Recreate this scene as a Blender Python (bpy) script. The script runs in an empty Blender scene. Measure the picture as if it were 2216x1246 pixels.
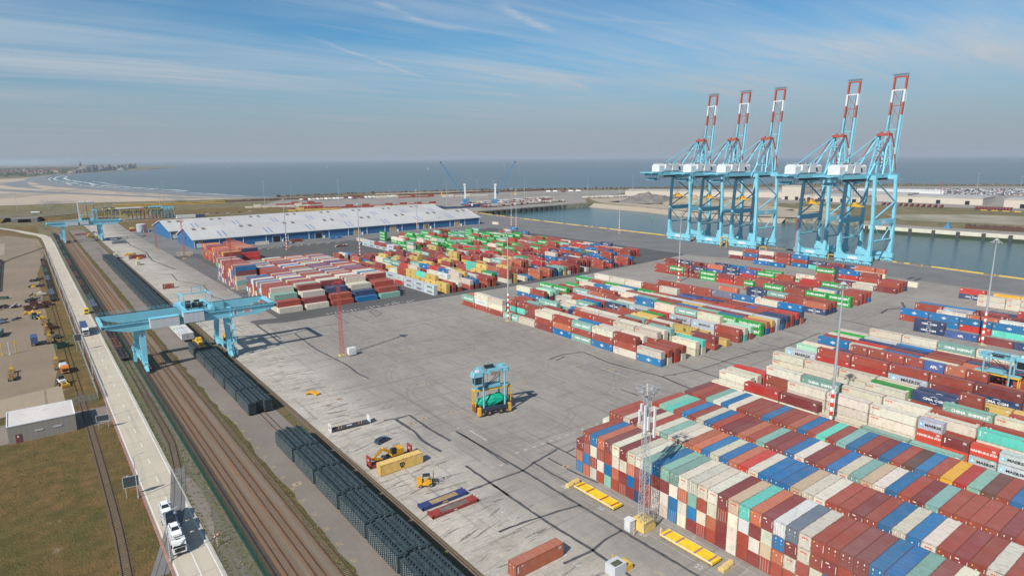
import bpy, math, random
from mathutils import Vector, Matrix
R_=math.radians
C=bpy.context.scene.collection
sc=bpy.context.scene
random.seed(7)
# ---------------- camera
CF,CP,CR,CY,CH=1382.84,0.2004172,-0.0078894,0.654064,78.608
cam_d=bpy.data.cameras.new('camera'); cam=bpy.data.objects.new('camera',cam_d); C.objects.link(cam)
cam_d.sensor_width=36; cam_d.lens=CF/2216*36; cam_d.clip_start=1; cam_d.clip_end=120000
def cam_axes():
    cp,sp,cy,sy=math.cos(CP),math.sin(CP),math.cos(CY),math.sin(CY)
    r=Vector((cy,-sy,0)); f=Vector((sy*cp,cy*cp,-sp)); u=Vector((sy*sp,cy*sp,cp))
    c,s=math.cos(CR),math.sin(CR)
    r2=r*c+u*s; u2=-r*s+u*c
    return r2,u2,f
_r,_u,_f=cam_axes()
M=Matrix.Identity(4)
for i in range(3):
    M[i][0]=_r[i]; M[i][1]=_u[i]; M[i][2]=-_f[i]
M[0][3],M[1][3],M[2][3]=0,0,CH
cam.matrix_world=M
sc.camera=cam
def project(x,y,z):
    d=Vector((x,y,z-CH)); w=d.dot(_f)
    if w<1: return (-9999,-9999)
    return (1108+CF*d.dot(_r)/w, 623-CF*d.dot(_u)/w)
# ---------------- sun, sky, exposure
SUN_EL,SUN_ROT=R_(40.5),R_(251.2)
sd=bpy.data.lights.new('sun','SUN'); sd.energy=5.0; sd.angle=R_(0.53); sd.color=(1,0.95,0.87)
so=bpy.data.objects.new('sun',sd); C.objects.link(so)
tosun=Vector((math.sin(SUN_ROT)*math.cos(SUN_EL),math.cos(SUN_ROT)*math.cos(SUN_EL),math.sin(SUN_EL)))
so.rotation_euler=tosun.to_track_quat('Z','Y').to_euler()
so.location=(-300,-100,400)
w=bpy.data.worlds.new('World'); sc.world=w; w.use_nodes=True
nt=w.node_tree; N=nt.nodes; L=nt.links
bg=N['Background']; bg.inputs['Strength'].default_value=0.07
sky=N.new('ShaderNodeTexSky'); sky.sky_type='NISHITA'; sky.sun_disc=False
sky.sun_elevation=SUN_EL; sky.sun_rotation=SUN_ROT; sky.altitude=50; sky.air_density=1.0; sky.dust_density=0.7; sky.ozone_density=3.0
tc=N.new('ShaderNodeTexCoord'); sep=N.new('ShaderNodeSeparateXYZ'); L.new(tc.outputs['Generated'],sep.inputs[0])
def m_(op,a,b=None,clamp=False):
    n=N.new('ShaderNodeMath'); n.operation=op; n.use_clamp=clamp
    for i,v in enumerate((a,b)):
        if v is None: continue
        if isinstance(v,(int,float)): n.inputs[i].default_value=v
        else: L.new(v,n.inputs[i])
    return n.outputs[0]
zz=m_('ADD',m_('MAXIMUM',sep.outputs[2],0.0),0.05)
cx=m_('DIVIDE',sep.outputs[0],zz); cyy=m_('DIVIDE',sep.outputs[1],zz)
cmb=N.new('ShaderNodeCombineXYZ'); L.new(cx,cmb.inputs[0]); L.new(cyy,cmb.inputs[1])
def cirrus(rot,scl,scale,det,lo,hi,dist):
    mp=N.new('ShaderNodeMapping'); mp.inputs['Rotation'].default_value=(0,0,R_(rot)); mp.inputs['Scale'].default_value=scl
    L.new(cmb.outputs[0],mp.inputs[0])
    nz=N.new('ShaderNodeTexNoise'); nz.inputs['Scale'].default_value=scale; nz.inputs['Detail'].default_value=det; nz.inputs['Roughness'].default_value=0.62; nz.inputs['Distortion'].default_value=dist
    L.new(mp.outputs[0],nz.inputs['Vector'])
    mr=N.new('ShaderNodeMapRange'); mr.inputs[1].default_value=lo; mr.inputs[2].default_value=hi; mr.clamp=True
    L.new(nz.outputs[0],mr.inputs[0]); return mr.outputs[0]
c1=cirrus(48,(0.45,1.0,1),0.42,3,0.38,0.60,0.5)      # broad veils
c2=cirrus(52,(0.22,1.5,1),1.5,12,0.38,0.72,1.1)     # fibres inside them
c3=cirrus(20,(0.3,1.2,1),0.8,10,0.60,0.80,2.2)      # loose wisps
def trail(a,b,w,soft,k):
    ax,ay=a; bx,by=b; ln=math.hypot(bx-ax,by-ay); ux,uy=(bx-ax)/ln,(by-ay)/ln
    wob=cirrus(0,(1,1,1),1.6,4,0.2,0.8,0.0)
    t=m_('ADD',m_('ADD',m_('MULTIPLY',cx,ux),m_('MULTIPLY',cyy,uy)),-(ax*ux+ay*uy))
    d=m_('ABSOLUTE',m_('ADD',m_('ADD',m_('ADD',m_('MULTIPLY',cx,-uy),m_('MULTIPLY',cyy,ux)),ax*uy-ay*ux),m_('MULTIPLY',m_('SUBTRACT',wob,0.5),w*2.2)))
    e=m_('SUBTRACT',1.0,m_('DIVIDE',d,w),True)
    s1=m_('MULTIPLY',t,4.0/ln,True); s2=m_('MULTIPLY',m_('SUBTRACT',ln,t),3.0/ln,True)
    fib=cirrus(30,(1,1,1),5.0,8,0.25,0.65,0.5)
    return m_('MULTIPLY',m_('MULTIPLY',m_('MULTIPLY',e,fib),m_('MULTIPLY',s1,s2)),k)
TR=[trail((1.438,4.123),(3.347,5.408),.045,.5,.42),trail((3.078,4.606),(4.968,5.0),.05,.5,.35),trail((2.109,2.965),(2.919,3.262),.07,.5,.6),trail((3.921,4.409),(4.689,4.818),.06,.5,.55),trail((1.59,3.274),(2.107,3.488),.06,.5,.45),trail((2.7,2.9),(3.4,2.6),.05,.5,.3)]
cl=m_('ADD',m_('MULTIPLY',m_('MULTIPLY',c1,m_('ADD',m_('MULTIPLY',c2,0.85),0.22)),0.80),m_('MULTIPLY',c3,0.30))
def mrz(a,b):
    n=N.new('ShaderNodeMapRange'); n.interpolation_type='SMOOTHSTEP'; n.inputs[1].default_value=a; n.inputs[2].default_value=b; L.new(sep.outputs[2],n.inputs[0]); return n.outputs[0]
c4=cirrus(38,(0.16,1.3,1),1.3,12,0.36,0.66,0.9)
cl=m_('ADD',cl,m_('MULTIPLY',m_('MULTIPLY',m_('MULTIPLY',mrz(0.06,0.12),mrz(0.20,0.12)),c4),0.62))
for q in TR: cl=m_('ADD',cl,q)
cl=m_('MULTIPLY',cl,1.0,True)
mix=N.new('ShaderNodeMix'); mix.data_type='RGBA'
mix.inputs['B'].default_value=(6.8,7.6,8.4,1)
skm=N.new('ShaderNodeMix'); skm.data_type='RGBA'; skm.blend_type='MULTIPLY'; skm.inputs[0].default_value=1; skm.inputs['B'].default_value=(0.60,1.10,1.32,1)
L.new(sky.outputs[0],skm.inputs['A'])
# pale haze band low over the horizon (air outside the box)
hb=N.new('ShaderNodeMapRange'); hb.interpolation_type='SMOOTHSTEP'; hb.inputs[1].default_value=0.0; hb.inputs[2].default_value=0.17; hb.inputs[3].default_value=0.97; hb.inputs[4].default_value=0.0
L.new(sep.outputs[2],hb.inputs[0])
hm=N.new('ShaderNodeMix'); hm.data_type='RGBA'; hm.inputs['B'].default_value=(4.35,4.95,5.7,1)
L.new(cl,mix.inputs[0]); L.new(skm.outputs['Result'],mix.inputs['A'])
L.new(hb.outputs[0],hm.inputs[0]); L.new(mix.outputs['Result'],hm.inputs['A'])
L.new(hm.outputs['Result'],bg.inputs['Color'])
vs=sc.view_settings
vs.view_transform='Standard'; vs.look='None'; vs.exposure=0.13; vs.gamma=1
sc.render.engine='CYCLES'
sc.cycles.volume_bounces=0; sc.cycles.max_bounces=5; sc.cycles.transparent_max_bounces=12
sc.render.resolution_x=1024; sc.render.resolution_y=575
# ---------------- helpers
class MB:
    def __init__(s): s.v=[]; s.f=[]; s.m=[]; s.c=[]
    def add(s,vs,fs,mi=0):
        o=len(s.v); s.v.extend(vs)
        for f in fs: s.f.append(tuple(i+o for i in f)); s.m.append(mi)
    def box(s,x0,y0,z0,x1,y1,z1,mi=0):
        s.add([(x0,y0,z0),(x1,y0,z0),(x1,y1,z0),(x0,y1,z0),(x0,y0,z1),(x1,y0,z1),(x1,y1,z1),(x0,y1,z1)],
              [(0,3,2,1),(4,5,6,7),(0,1,5,4),(1,2,6,5),(2,3,7,6),(3,0,4,7)],mi)
    def cbox(s,cx,cy,cz,sx,sy,sz,mi=0): s.box(cx-sx/2,cy-sy/2,cz-sz/2,cx+sx/2,cy+sy/2,cz+sz/2,mi)
    def bar(s,p,q,w,h=None,mi=0,w2=None,h2=None):
        h=h or w; w2=w2 or w; h2=h2 or (h if w2==w else h*w2/w)
        p=Vector(p); q=Vector(q); d=(q-p).normalized()
        a=d.cross(Vector((0,0,1)))
        if a.length<1e-3: a=Vector((1,0,0))
        a.normalize(); b=a.cross(d)
        vs=[]
        for P,W,H in ((p,w,h),(q,w2,h2)):
            for sa,sb in ((-1,-1),(1,-1),(1,1),(-1,1)): vs.append(tuple(P+a*(sa*W/2)+b*(sb*H/2)))
        s.add(vs,[(0,1,2,3),(7,6,5,4),(0,4,5,1),(1,5,6,2),(2,6,7,3),(3,7,4,0)],mi)
    def tube(s,p,q,r,r2=None,n=8,mi=0):
        r2=r if r2 is None else r2
        p=Vector(p); q=Vector(q); d=(q-p).normalized()
        a=d.cross(Vector((0,0,1)))
        if a.length<1e-3: a=Vector((1,0,0))
        a.normalize(); b=a.cross(d); vs=[]
        for P,rr in ((p,r),(q,r2)):
            for i in range(n):
                t=2*math.pi*i/n; vs.append(tuple(P+a*(math.cos(t)*rr)+b*(math.sin(t)*rr)))
        fs=[(i,(i+1)%n,n+(i+1)%n,n+i) for i in range(n)]+[tuple(range(n))[::-1],tuple(range(n,2*n))]
        s.add(vs,fs,mi)
    def prism(s,pts,z0,z1,mi=0,axis='z'):
        n=len(pts)
        def P(a,b,z):
            if axis=='z': return (a,b,z)
            if axis=='y': return (a,z,b)
            return (z,a,b)
        vs=[P(a,b,z0) for a,b in pts]+[P(a,b,z1) for a,b in pts]
        s.add(vs,[tuple(range(n))[::-1],tuple(range(n,2*n))]+[(i,(i+1)%n,n+(i+1)%n,n+i) for i in range(n)],mi)
    def lattice(s,base,h,w0,w1,seg,t,tb,mi=0,faces=4):
        x,y,z=base
        def cor(zz):
            f=(zz)/h; ww=(w0+(w1-w0)*f)/2
            return [(x-ww,y-ww,z+zz),(x+ww,y-ww,z+zz),(x+ww,y+ww,z+zz),(x-ww,y+ww,z+zz)]
        b,tp=cor(0),cor(h)
        for i in range(4): s.bar(b[i],tp[i],t,mi=mi)
        for k in range(seg):
            a=cor(h*k/seg); c=cor(h*(k+1)/seg)
            for i in range(faces):
                j=(i+1)%4
                s.bar(a[i],c[j],tb,mi=mi) if k%2 else s.bar(a[j],c[i],tb,mi=mi)
                s.bar(c[i],c[j],tb,mi=mi)
    def merge(s,o,off=(0,0,0),rz=0,mmap=None):
        ca,sa=math.cos(rz),math.sin(rz); k=len(s.v)
        for x,y,z in o.v: s.v.append((x*ca-y*sa+off[0],x*sa+y*ca+off[1],z+off[2]))
        for f,mi in zip(o.f,o.m): s.f.append(tuple(i+k for i in f)); s.m.append(mmap[mi] if mmap else mi)
    def mesh(s,name,mats):
        me=bpy.data.meshes.new(name); me.from_pydata(s.v,[],s.f)
        for m in (mats if isinstance(mats,(list,tuple)) else [mats]): me.materials.append(m)
        if any(s.m): me.polygons.foreach_set('material_index',s.m)
        me.update(); return me
    def build(s,name,mats,parent=None,loc=None,rz=0):
        o=bpy.data.objects.new(name,s.mesh(name,mats)); C.objects.link(o)
        if parent: o.parent=parent
        if loc: o.location=loc
        if rz: o.rotation_euler=(0,0,rz)
        return o
def tag(o,label=None,cat=None,group=None,kind=None):
    if label: o['label']=label
    if cat: o['category']=cat
    if group: o['group']=group
    if kind: o['kind']=kind
    return o
def empty(name,loc,rz=0,label=None,cat=None,group=None):
    o=bpy.data.objects.new(name,None); C.objects.link(o); o.location=loc; o.rotation_euler=(0,0,rz); o.empty_display_size=0.5
    return tag(o,label,cat,group)
KIDS={}
def copy_tree(o,parent=None):
    c=o.copy(); C.objects.link(c); c.parent=parent
    for ch in KIDS_OF(o): copy_tree(ch,c)
    return c
def KIDS_OF(o):
    return list(o.children)
def place(o,x,y,z=0,rz=0,label=None,s=None):
    o.location=(x,y,z); o.rotation_euler=(0,0,rz)
    if label: o['label']=label
    if s: o.scale=(s,s,s)
    return o
# ---------------- materials
def mat(name,col,rough=0.7,metal=0.0,var=0.0,scale=1.0,col2=None,bump=0.0,lo=0.35,hi=0.65,detail=6,spec=None):
    m=bpy.data.materials.new(name); m.use_nodes=True; t=m.node_tree; b=t.nodes['Principled BSDF']
    b.inputs['Roughness'].default_value=rough; b.inputs['Metallic'].default_value=metal
    if spec is not None: b.inputs['Specular IOR Level'].default_value=spec
    c=(*col,1)
    if var>0 or col2:
        tc=t.nodes.new('ShaderNodeTexCoord'); nz=t.nodes.new('ShaderNodeTexNoise'); nz.inputs['Scale'].default_value=scale; nz.inputs['Detail'].default_value=detail
        t.links.new(tc.outputs['Object'],nz.inputs['Vector'])
        mr=t.nodes.new('ShaderNodeMapRange'); mr.inputs[1].default_value=lo; mr.inputs[2].default_value=hi
        t.links.new(nz.outputs[0],mr.inputs[0])
        mx=t.nodes.new('ShaderNodeMix'); mx.data_type='RGBA'
        c2=(*col2,1) if col2 else (*[v*(1-var) for v in col],1)
        mx.inputs['A'].default_value=c; mx.inputs['B'].default_value=c2
        t.links.new(mr.outputs[0],mx.inputs[0]); t.links.new(mx.outputs['Result'],b.inputs['Base Color'])
        if bump:
            bp=t.nodes.new('ShaderNodeBump'); bp.inputs['Strength'].default_value=bump; t.links.new(nz.outputs[0],bp.inputs['Height']); t.links.new(bp.outputs[0],b.inputs['Normal'])
    else: b.inputs['Base Color'].default_value=c
    return m
class G:
    """small node-graph builder for layered ground surfaces"""
    def __init__(s,name,rough=0.9):
        s.m=bpy.data.materials.new(name); s.m.use_nodes=True; s.t=s.m.node_tree; s.b=s.t.nodes['Principled BSDF']
        s.b.inputs['Roughness'].default_value=rough; s.b.inputs['Specular IOR Level'].default_value=0.25
        s.tc=s.t.nodes.new('ShaderNodeTexCoord'); s.co=s.tc.outputs['Object']
    def map(s,scl=(1,1,1),rot=0,loc=(0,0,0)):
        n=s.t.nodes.new('ShaderNodeMapping'); n.inputs['Scale'].default_value=scl; n.inputs['Rotation'].default_value=(0,0,rot); n.inputs['Location'].default_value=loc
        s.t.links.new(s.co,n.inputs[0]); return n.outputs[0]
    def noise(s,scale,lo,hi,det=6,rough=0.6,scl=(1,1,1),rot=0,dist=0,loc=(0,0,0)):
        n=s.t.nodes.new('ShaderNodeTexNoise'); n.inputs['Scale'].default_value=scale; n.inputs['Detail'].default_value=det; n.inputs['Roughness'].default_value=rough; n.inputs['Distortion'].default_value=dist
        s.t.links.new(s.map(scl,rot,loc),n.inputs['Vector'])
        r=s.t.nodes.new('ShaderNodeMapRange'); r.inputs[1].default_value=lo; r.inputs[2].default_value=hi
        s.t.links.new(n.outputs[0],r.inputs[0]); return r.outputs[0]
    def grid(s,px,py,wx,off=(0,0)):
        """thin joints of a slab grid"""
        sp=s.t.nodes.new('ShaderNodeSeparateXYZ'); s.t.links.new(s.map(loc=(off[0],off[1],0)),sp.inputs[0]); outs=[]
        for i,p in ((0,px),(1,py)):
            if not p: continue
            a=s.math('PINGPONG',sp.outputs[i],p/2.0); b=s.math('LESS_THAN',a,wx); outs.append(b)
        return outs[0] if len(outs)==1 else s.math('MAXIMUM',outs[0],outs[1])
    def math(s,op,a,b=None):
        n=s.t.nodes.new('ShaderNodeMath'); n.operation=op
        for i,v in enumerate((a,b)):
            if v is None: continue
            if isinstance(v,(int,float)): n.inputs[i].default_value=v
            else: s.t.links.new(v,n.inputs[i])
        return n.outputs[0]
    def mix(s,f,a,b,k=1.0,mode='MIX'):
        n=s.t.nodes.new('ShaderNodeMix'); n.data_type='RGBA'; n.blend_type=mode
        if k!=1.0: f=s.math('MULTIPLY',f,k)
        s.t.links.new(f,n.inputs[0])
        for key,v in (('A',a),('B',b)):
            if isinstance(v,tuple): n.inputs[key].default_value=(*v,1)
            else: s.t.links.new(v,n.inputs[key])
        return n.outputs['Result']
    def done(s,c,bump=None,strength=0.3,dist=0.1):
        s.t.links.new(c,s.b.inputs['Base Color'])
        if bump is not None:
            bp=s.t.nodes.new('ShaderNodeBump'); bp.inputs['Strength'].default_value=strength; bp.inputs['Distance'].default_value=dist
            s.t.links.new(bump,bp.inputs['Height']); s.t.links.new(bp.outputs[0],s.b.inputs['Normal'])
        return s.m
def ground_concrete():
    g=G('yard_concrete'); a=g.noise(0.02,0.35,0.65); b=g.noise(0.35,0.35,0.7,8,0.7); c=g.noise(1.0,0.5,0.75,5,0.7,(1,0.12,1),R_(8)); d=g.noise(0.06,0.55,0.7,8,0.75,(1,0.35,1),R_(-30),1.5)
    x=g.mix(a,(0.30,0.272,0.245),(0.245,0.225,0.206)); x=g.mix(b,x,(0.33,0.31,0.285),0.45); x=g.mix(c,x,(0.15,0.145,0.14),0.5); x=g.mix(d,x,(0.165,0.158,0.15),0.45)
    e=g.noise(2.2,0.62,0.72,4,0.6,(1,1,1)); x=g.mix(e,x,(0.12,0.115,0.11),0.45)
    x=g.mix(g.grid(12.0,12.6,0.035),x,(0.13,0.125,0.12),0.55)
    x=g.mix(g.noise(1.6,0.6,0.64,3,0.5,(6,0.03,1)),x,(0.4,0.385,0.36),0.35)
    return g.done(x,b,0.15)
def ground_yard():
    g=G('yard_concrete')
    a=g.noise(0.02,0.35,0.65); b=g.noise(0.35,0.35,0.7,9,0.75); c=g.noise(1.0,0.5,0.75,5,0.7,(1,0.10,1),R_(5)); d=g.noise(0.06,0.5,0.68,9,0.8,(1,0.35,1),R_(-30),1.5)
    x=g.mix(a,(0.295,0.265,0.235),(0.215,0.195,0.175)); x=g.mix(b,x,(0.37,0.335,0.30),0.5); x=g.mix(c,x,(0.15,0.14,0.13),0.55); x=g.mix(d,x,(0.17,0.155,0.14),0.5)
    a2=g.noise(0.05,0.35,0.65); b2=g.noise(0.5,0.4,0.62,10,0.8,(1,0.5,1)); c2=g.noise(0.9,0.50,0.66,9,0.8,(0.22,1.7,1),R_(0),1.2); d2=g.noise(0.16,0.50,0.66,9,0.8,(0.5,1.2,1))
    y=g.mix(a2,(0.47,0.42,0.36),(0.34,0.305,0.26)); y=g.mix(b2,y,(0.56,0.52,0.46),0.55); y=g.mix(c2,y,(0.13,0.115,0.10),0.62); y=g.mix(d2,y,(0.24,0.21,0.175),0.6)
    y=g.mix(g.grid(0,4.15,0.05,(0,0.3)),y,(0.62,0.59,0.53),0.4)
    sp=g.t.nodes.new('ShaderNodeSeparateXYZ'); g.t.links.new(g.co,sp.inputs[0]); wob=g.noise(0.05,0.3,0.7,8,0.75)
    mr=g.t.nodes.new('ShaderNodeMapRange'); mr.interpolation_type='SMOOTHSTEP'; mr.inputs[1].default_value=76; mr.inputs[2].default_value=98; g.t.links.new(g.math('ADD',sp.outputs[0],g.math('MULTIPLY',wob,8.0)),mr.inputs[0])
    x=g.mix(mr.outputs[0],y,x)
    e=g.noise(2.2,0.60,0.70,5,0.7); x=g.mix(e,x,(0.10,0.095,0.09),0.5)
    ty=g.noise(0.8,0.60,0.66,4,0.5,(1,0.025,1),R_(3),0.4); x=g.mix(ty,x,(0.12,0.115,0.11),0.4)
    tz=g.noise(0.5,0.60,0.65,4,0.5,(0.05,1,1),R_(24),0.8); x=g.mix(tz,x,(0.13,0.12,0.115),0.35)
    x=g.mix(g.grid(12.0,12.6,0.04),x,(0.12,0.115,0.11),0.35); x=g.mix(g.grid(4.25,0,0.06,(1.2,0)),x,(0.48,0.46,0.42),0.12)
    x=g.mix(g.noise(0.25,0.70,0.71,2,0.5,(1,1,1),0,0,(9,4,0)),x,(0.40,0.33,0.24),0.5)
    return g.done(x,b,0.2)
def ground_light():
    g=G('slab_concrete'); a=g.noise(0.05,0.35,0.65); b=g.noise(0.5,0.35,0.65,9,0.75,(1,0.35,1)); c=g.noise(1.1,0.56,0.72,7,0.75,(0.2,1.6,1),R_(0),1.0); d=g.noise(0.22,0.56,0.7,8,0.8,(0.6,1.4,1))
    x=g.mix(a,(0.40,0.375,0.34),(0.31,0.29,0.265)); x=g.mix(b,x,(0.47,0.45,0.42),0.5); x=g.mix(c,x,(0.13,0.12,0.11),0.55); x=g.mix(d,x,(0.19,0.175,0.16),0.5)
    x=g.mix(g.grid(0,4.15,0.05,(0,0.3)),x,(0.5,0.48,0.44),0.4)
    return g.done(x,b,0.15)
def ground_asphalt(name,c0,c1,c2,lines=None):
    g=G(name); a=g.noise(0.04,0.35,0.65); b=g.noise(0.7,0.3,0.7,8,0.75); c=g.noise(0.5,0.55,0.75,6,0.7,(1,0.1,1))
    x=g.mix(a,c0,c1); x=g.mix(b,x,c2,0.4); x=g.mix(c,x,tuple(v*0.6 for v in c0),0.4)
    return g.done(x,b,0.15)
def ground_grass(name,green,brown,bare,tw=1.0):
    g=G(name,1.0); a=g.noise(0.035*tw,0.38,0.62,5,0.6); b=g.noise(0.25*tw,0.4,0.62,8,0.7); c=g.noise(0.09*tw,0.60,0.70,9,0.75,(1,1,1),0,0.8,(31,7,0)); d=g.noise(2.2*tw,0.35,0.7,6,0.7)
    x=g.mix(a,green,brown); e=g.noise(0.12*tw,0.42,0.58,7,0.65,(1,1,1),0,0.6,(3,1,8)); x=g.mix(e,x,(0.30,0.165,0.06),0.55); x=g.mix(b,x,tuple(v*0.6 for v in green),0.75); x=g.mix(d,x,tuple(v*0.40 for v in brown),0.6); x=g.mix(c,x,bare,0.8)
    return g.done(x,d,0.8,0.4)
def ground_ballast(name,c0,c1,c2,green=True):
    g=G(name,1.0); a=g.noise(0.55,0.40,0.6,3,0.6,(1,0.012,1)); b=g.noise(3.0,0.3,0.7,4,0.7); c=g.noise(0.5,0.45,0.68,7,0.7,(1.0,0.06,1)); gr=g.noise(0.25,0.58,0.68,8,0.7,(1,.12,1),0,0,(5,9,2))
    x=g.mix(a,c0,c1); x=g.mix(c,x,c2,0.6); x=g.mix(b,x,tuple(v*0.45 for v in c0),0.5)
    if green: x=g.mix(gr,x,(0.16,0.15,0.05),0.7)
    return g.done(x,b,0.6,0.2)
MT={}
MT['concrete']=MT['light']=ground_yard()
MT['asphalt']=ground_asphalt('stack_asphalt',(0.085,0.083,0.082),(0.115,0.112,0.11),(0.065,0.064,0.064))
MT['apron']=ground_asphalt('quay_asphalt',(0.15,0.147,0.145),(0.20,0.195,0.19),(0.13,0.128,0.126))
MT['service']=ground_asphalt('service_paving',(0.195,0.165,0.14),(0.25,0.215,0.185),(0.14,0.12,0.105))
MT['leftyard']=ground_asphalt('depot_paving',(0.285,0.215,0.15),(0.22,0.17,0.12),(0.14,0.115,0.09))
MT['depotslab']=ground_asphalt('depot_slab',(0.36,0.29,0.205),(0.31,0.25,0.18),(0.26,0.21,0.15))
MT['seal']=mat('crack_seal_bitumen',(0.085,0.085,0.087),0.7,var=0.35,scale=0.8)
MT['grass']=ground_grass('rough_grass',(0.14,0.135,0.04),(0.27,0.16,0.062),(0.42,0.34,0.24))
MT['duneg']=ground_grass('dune_grass',(0.15,0.16,0.075),(0.25,0.22,0.13),(0.42,0.36,0.27),0.25)
MT['ballast']=ground_ballast('rail_ballast',(0.27,0.16,0.09),(0.20,0.14,0.10),(0.32,0.145,0.055))
MT['bedgrey']=ground_ballast('bed_grey',(0.235,0.185,0.14),(0.185,0.14,0.095),(0.26,0.225,0.19),True)
MT['weeds']=ground_grass('weeds',(0.13,0.155,0.03),(0.23,0.16,0.06),(0.26,0.2,0.13),3.0)
MT['gravel']=ground_ballast('grey_gravel',(0.20,0.18,0.145),(0.14,0.14,0.075),(0.12,0.11,0.09))
MT['dirt']=ground_ballast('rusty_soil',(0.17,0.13,0.07),(0.12,0.11,0.045),(0.2,0.13,0.07))
MT['rail']=mat('rusty_rail',(0.13,0.065,0.04),0.6,var=0.5,scale=0.6)
MT['sleeper']=mat('sleeper',(0.20,0.15,0.11),0.9,var=0.3,scale=2)
def road_mat():
    g=G('road_concrete'); a=g.noise(0.06,0.35,0.65); b=g.noise(1.0,0.35,0.7,7,0.7); c=g.noise(0.6,0.5,0.75,5,0.7,(1,0.05,1))
    x=g.mix(a,(0.50,0.44,0.345),(0.44,0.385,0.30)); x=g.mix(b,x,(0.55,0.49,0.40),0.35); x=g.mix(c,x,(0.27,0.235,0.19),0.55); x=g.mix(g.grid(0,12.5,0.07),x,(0.2,0.17,0.13),0.7)
    return g.done(x)
MT['road']=road_mat()
MT['line']=mat('road_marking_white',(0.78,0.78,0.75),0.7,var=0.25,scale=2)
MT['mark']=mat('worn_ground_paint',(0.52,0.51,0.48),0.8,col2=(0.34,0.33,0.31),scale=1.2)
MT['curb']=mat('reddish_kerb',(0.36,0.20,0.16),0.8,var=0.3,scale=1)
def sand_mat():
    g=G('beach_sand',0.9); a=g.noise(0.004,0.35,0.65,6,0.6,(1.0,0.5,1),R_(30)); b=g.noise(0.009,0.50,0.62,7,0.65,(0.5,0.22,1),R_(-55),1.0)
    x=g.mix(a,(0.47,0.38,0.28),(0.39,0.315,0.24)); x=g.mix(b,x,(0.19,0.175,0.165),0.85); return g.done(x)
MT['sand']=sand_mat()
MT['wetsand']=mat('wet_sand',(0.24,0.205,0.17),0.35,col2=(0.17,0.165,0.165),scale=0.01)
MT['sandbank']=ground_ballast('bank_sand',(0.46,0.38,0.29),(0.40,0.34,0.27),(0.34,0.29,0.23))
def water(name,c0,c1,bs,rough,rip):
    g=G(name,rough); g.b.inputs['Specular IOR Level'].default_value=0.5
    a=g.noise(0.0012 if rip>1 else 0.01,0.35,0.65,6,0.6,(1,0.4,1),R_(-30)); n=g.noise(rip*0.05,0.2,0.8,8,0.65,(1,0.45,1),R_(-25)); f=g.noise(0.02,0.78,0.80,10,0.85,(1,0.3,1),R_(-30)) if rip>1 else None
    x=g.mix(a,c0,c1)
    x=g.mix(n,x,tuple(v*0.75 for v in c0),0.4)
    return g.done(x,n,bs,1.0)
MT['sea']=water('sea_water',(0.065,0.09,0.085),(0.085,0.112,0.105),0.5,0.28,2.0)
MT['basin']=water('basin_water',(0.045,0.10,0.098),(0.055,0.11,0.105),0.3,0.15,6.0)
MT['foam']=mat('surf_foam',(0.75,0.76,0.74),0.8,col2=(0.45,0.47,0.45),scale=0.02)
MT['quaywall']=mat('quay_wall_concrete',(0.30,0.27,0.22),0.9,col2=(0.12,0.13,0.09),scale=0.2)
# ---------------- setting: water, land, ground sheets
def sheet(name,pts,z,m,kind='structure',skirt=0,mside=None):
    import bmesh
    bm=bmesh.new(); vs=[bm.verts.new((x,y,z)) for x,y in pts]; f=bm.faces.new(vs)
    if f.normal.z<0: f.normal_flip()
    f.normal_update()
    if f.normal.z<0: f.normal_flip()
    if skirt:
        vb=[bm.verts.new((x,y,z-skirt)) for x,y in pts]; n=len(pts)
        for i in range(n):
            q=bm.faces.new((vs[i],vs[(i+1)%n],vb[(i+1)%n],vb[i])); q.material_index=1
    bmesh.ops.triangulate(bm,faces=[f])
    me=bpy.data.meshes.new(name); bm.to_mesh(me); bm.free(); me.materials.append(m)
    if mside: me.materials.append(mside)
    o=bpy.data.objects.new(name,me); C.objects.link(o); o['kind']=kind; return o
def rect(name,x0,y0,x1,y1,z,m,**k): return sheet(name,[(x0,y0),(x1,y0),(x1,y1),(x0,y1)],z,m,**k)
QUAY=[(478,-260),(492,0),(505,118),(516,197),(519,300),(520.5,415),(523,567),(530,718),(538,800)]
coast=[(2150,300),(2022,507),(1694,960),(1274,1094),(922,1329),(600,1400),(428,1418),(383,1536),(342,1712),(295,1919),(255,2107),(209,2325),(175,2507),(150,2697),(149,2947),(131,3186),(115,3457),(121,3854),(160,4307),(251,4830),(418,5438),(611,5900),(830,6500),(1027,6985),(1390,8100),(1800,9300),(1500,12000),(1200,16000)]
east=[(806,812),(800,756),(799,685),(781,614),(782,535),(781,478),(795,446),(822,372),(822,340),(764,340),(768,260),(775,188),(790,0),(800,-260)]
land=[(-6000,-260)]+QUAY+[(545,822)]+east+[(2150,-260)]+coast+[(-9000,16000),(-9000,-260)]
sheet('land',land,0.0,MT['duneg'],skirt=9,mside=MT['quaywall'])
sheet('sea',[(2120,-4000),(2120,-255)]+[(x-14,y-12) for x,y in coast]+[(1100,62000),(52000,62000),(52000,-4000)],-2.6,MT['sea'])
sheet('dock_water',[(470,-600),(830,-600),(830,840),(520,840)],-6.6,MT['basin'])
es=[(806,812),(800,756),(799,685),(781,614),(782,535),(781,478),(795,446)]; mb=MB(); mb.add([(x+2,y,.04) for x,y in es]+[(x-15,y-2,-6.9) for x,y in es],[(i,i+1,8+i,7+i) for i in range(6)]); o=mb.build('shore_slope',MT['sandbank']); o['kind']='structure'
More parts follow.
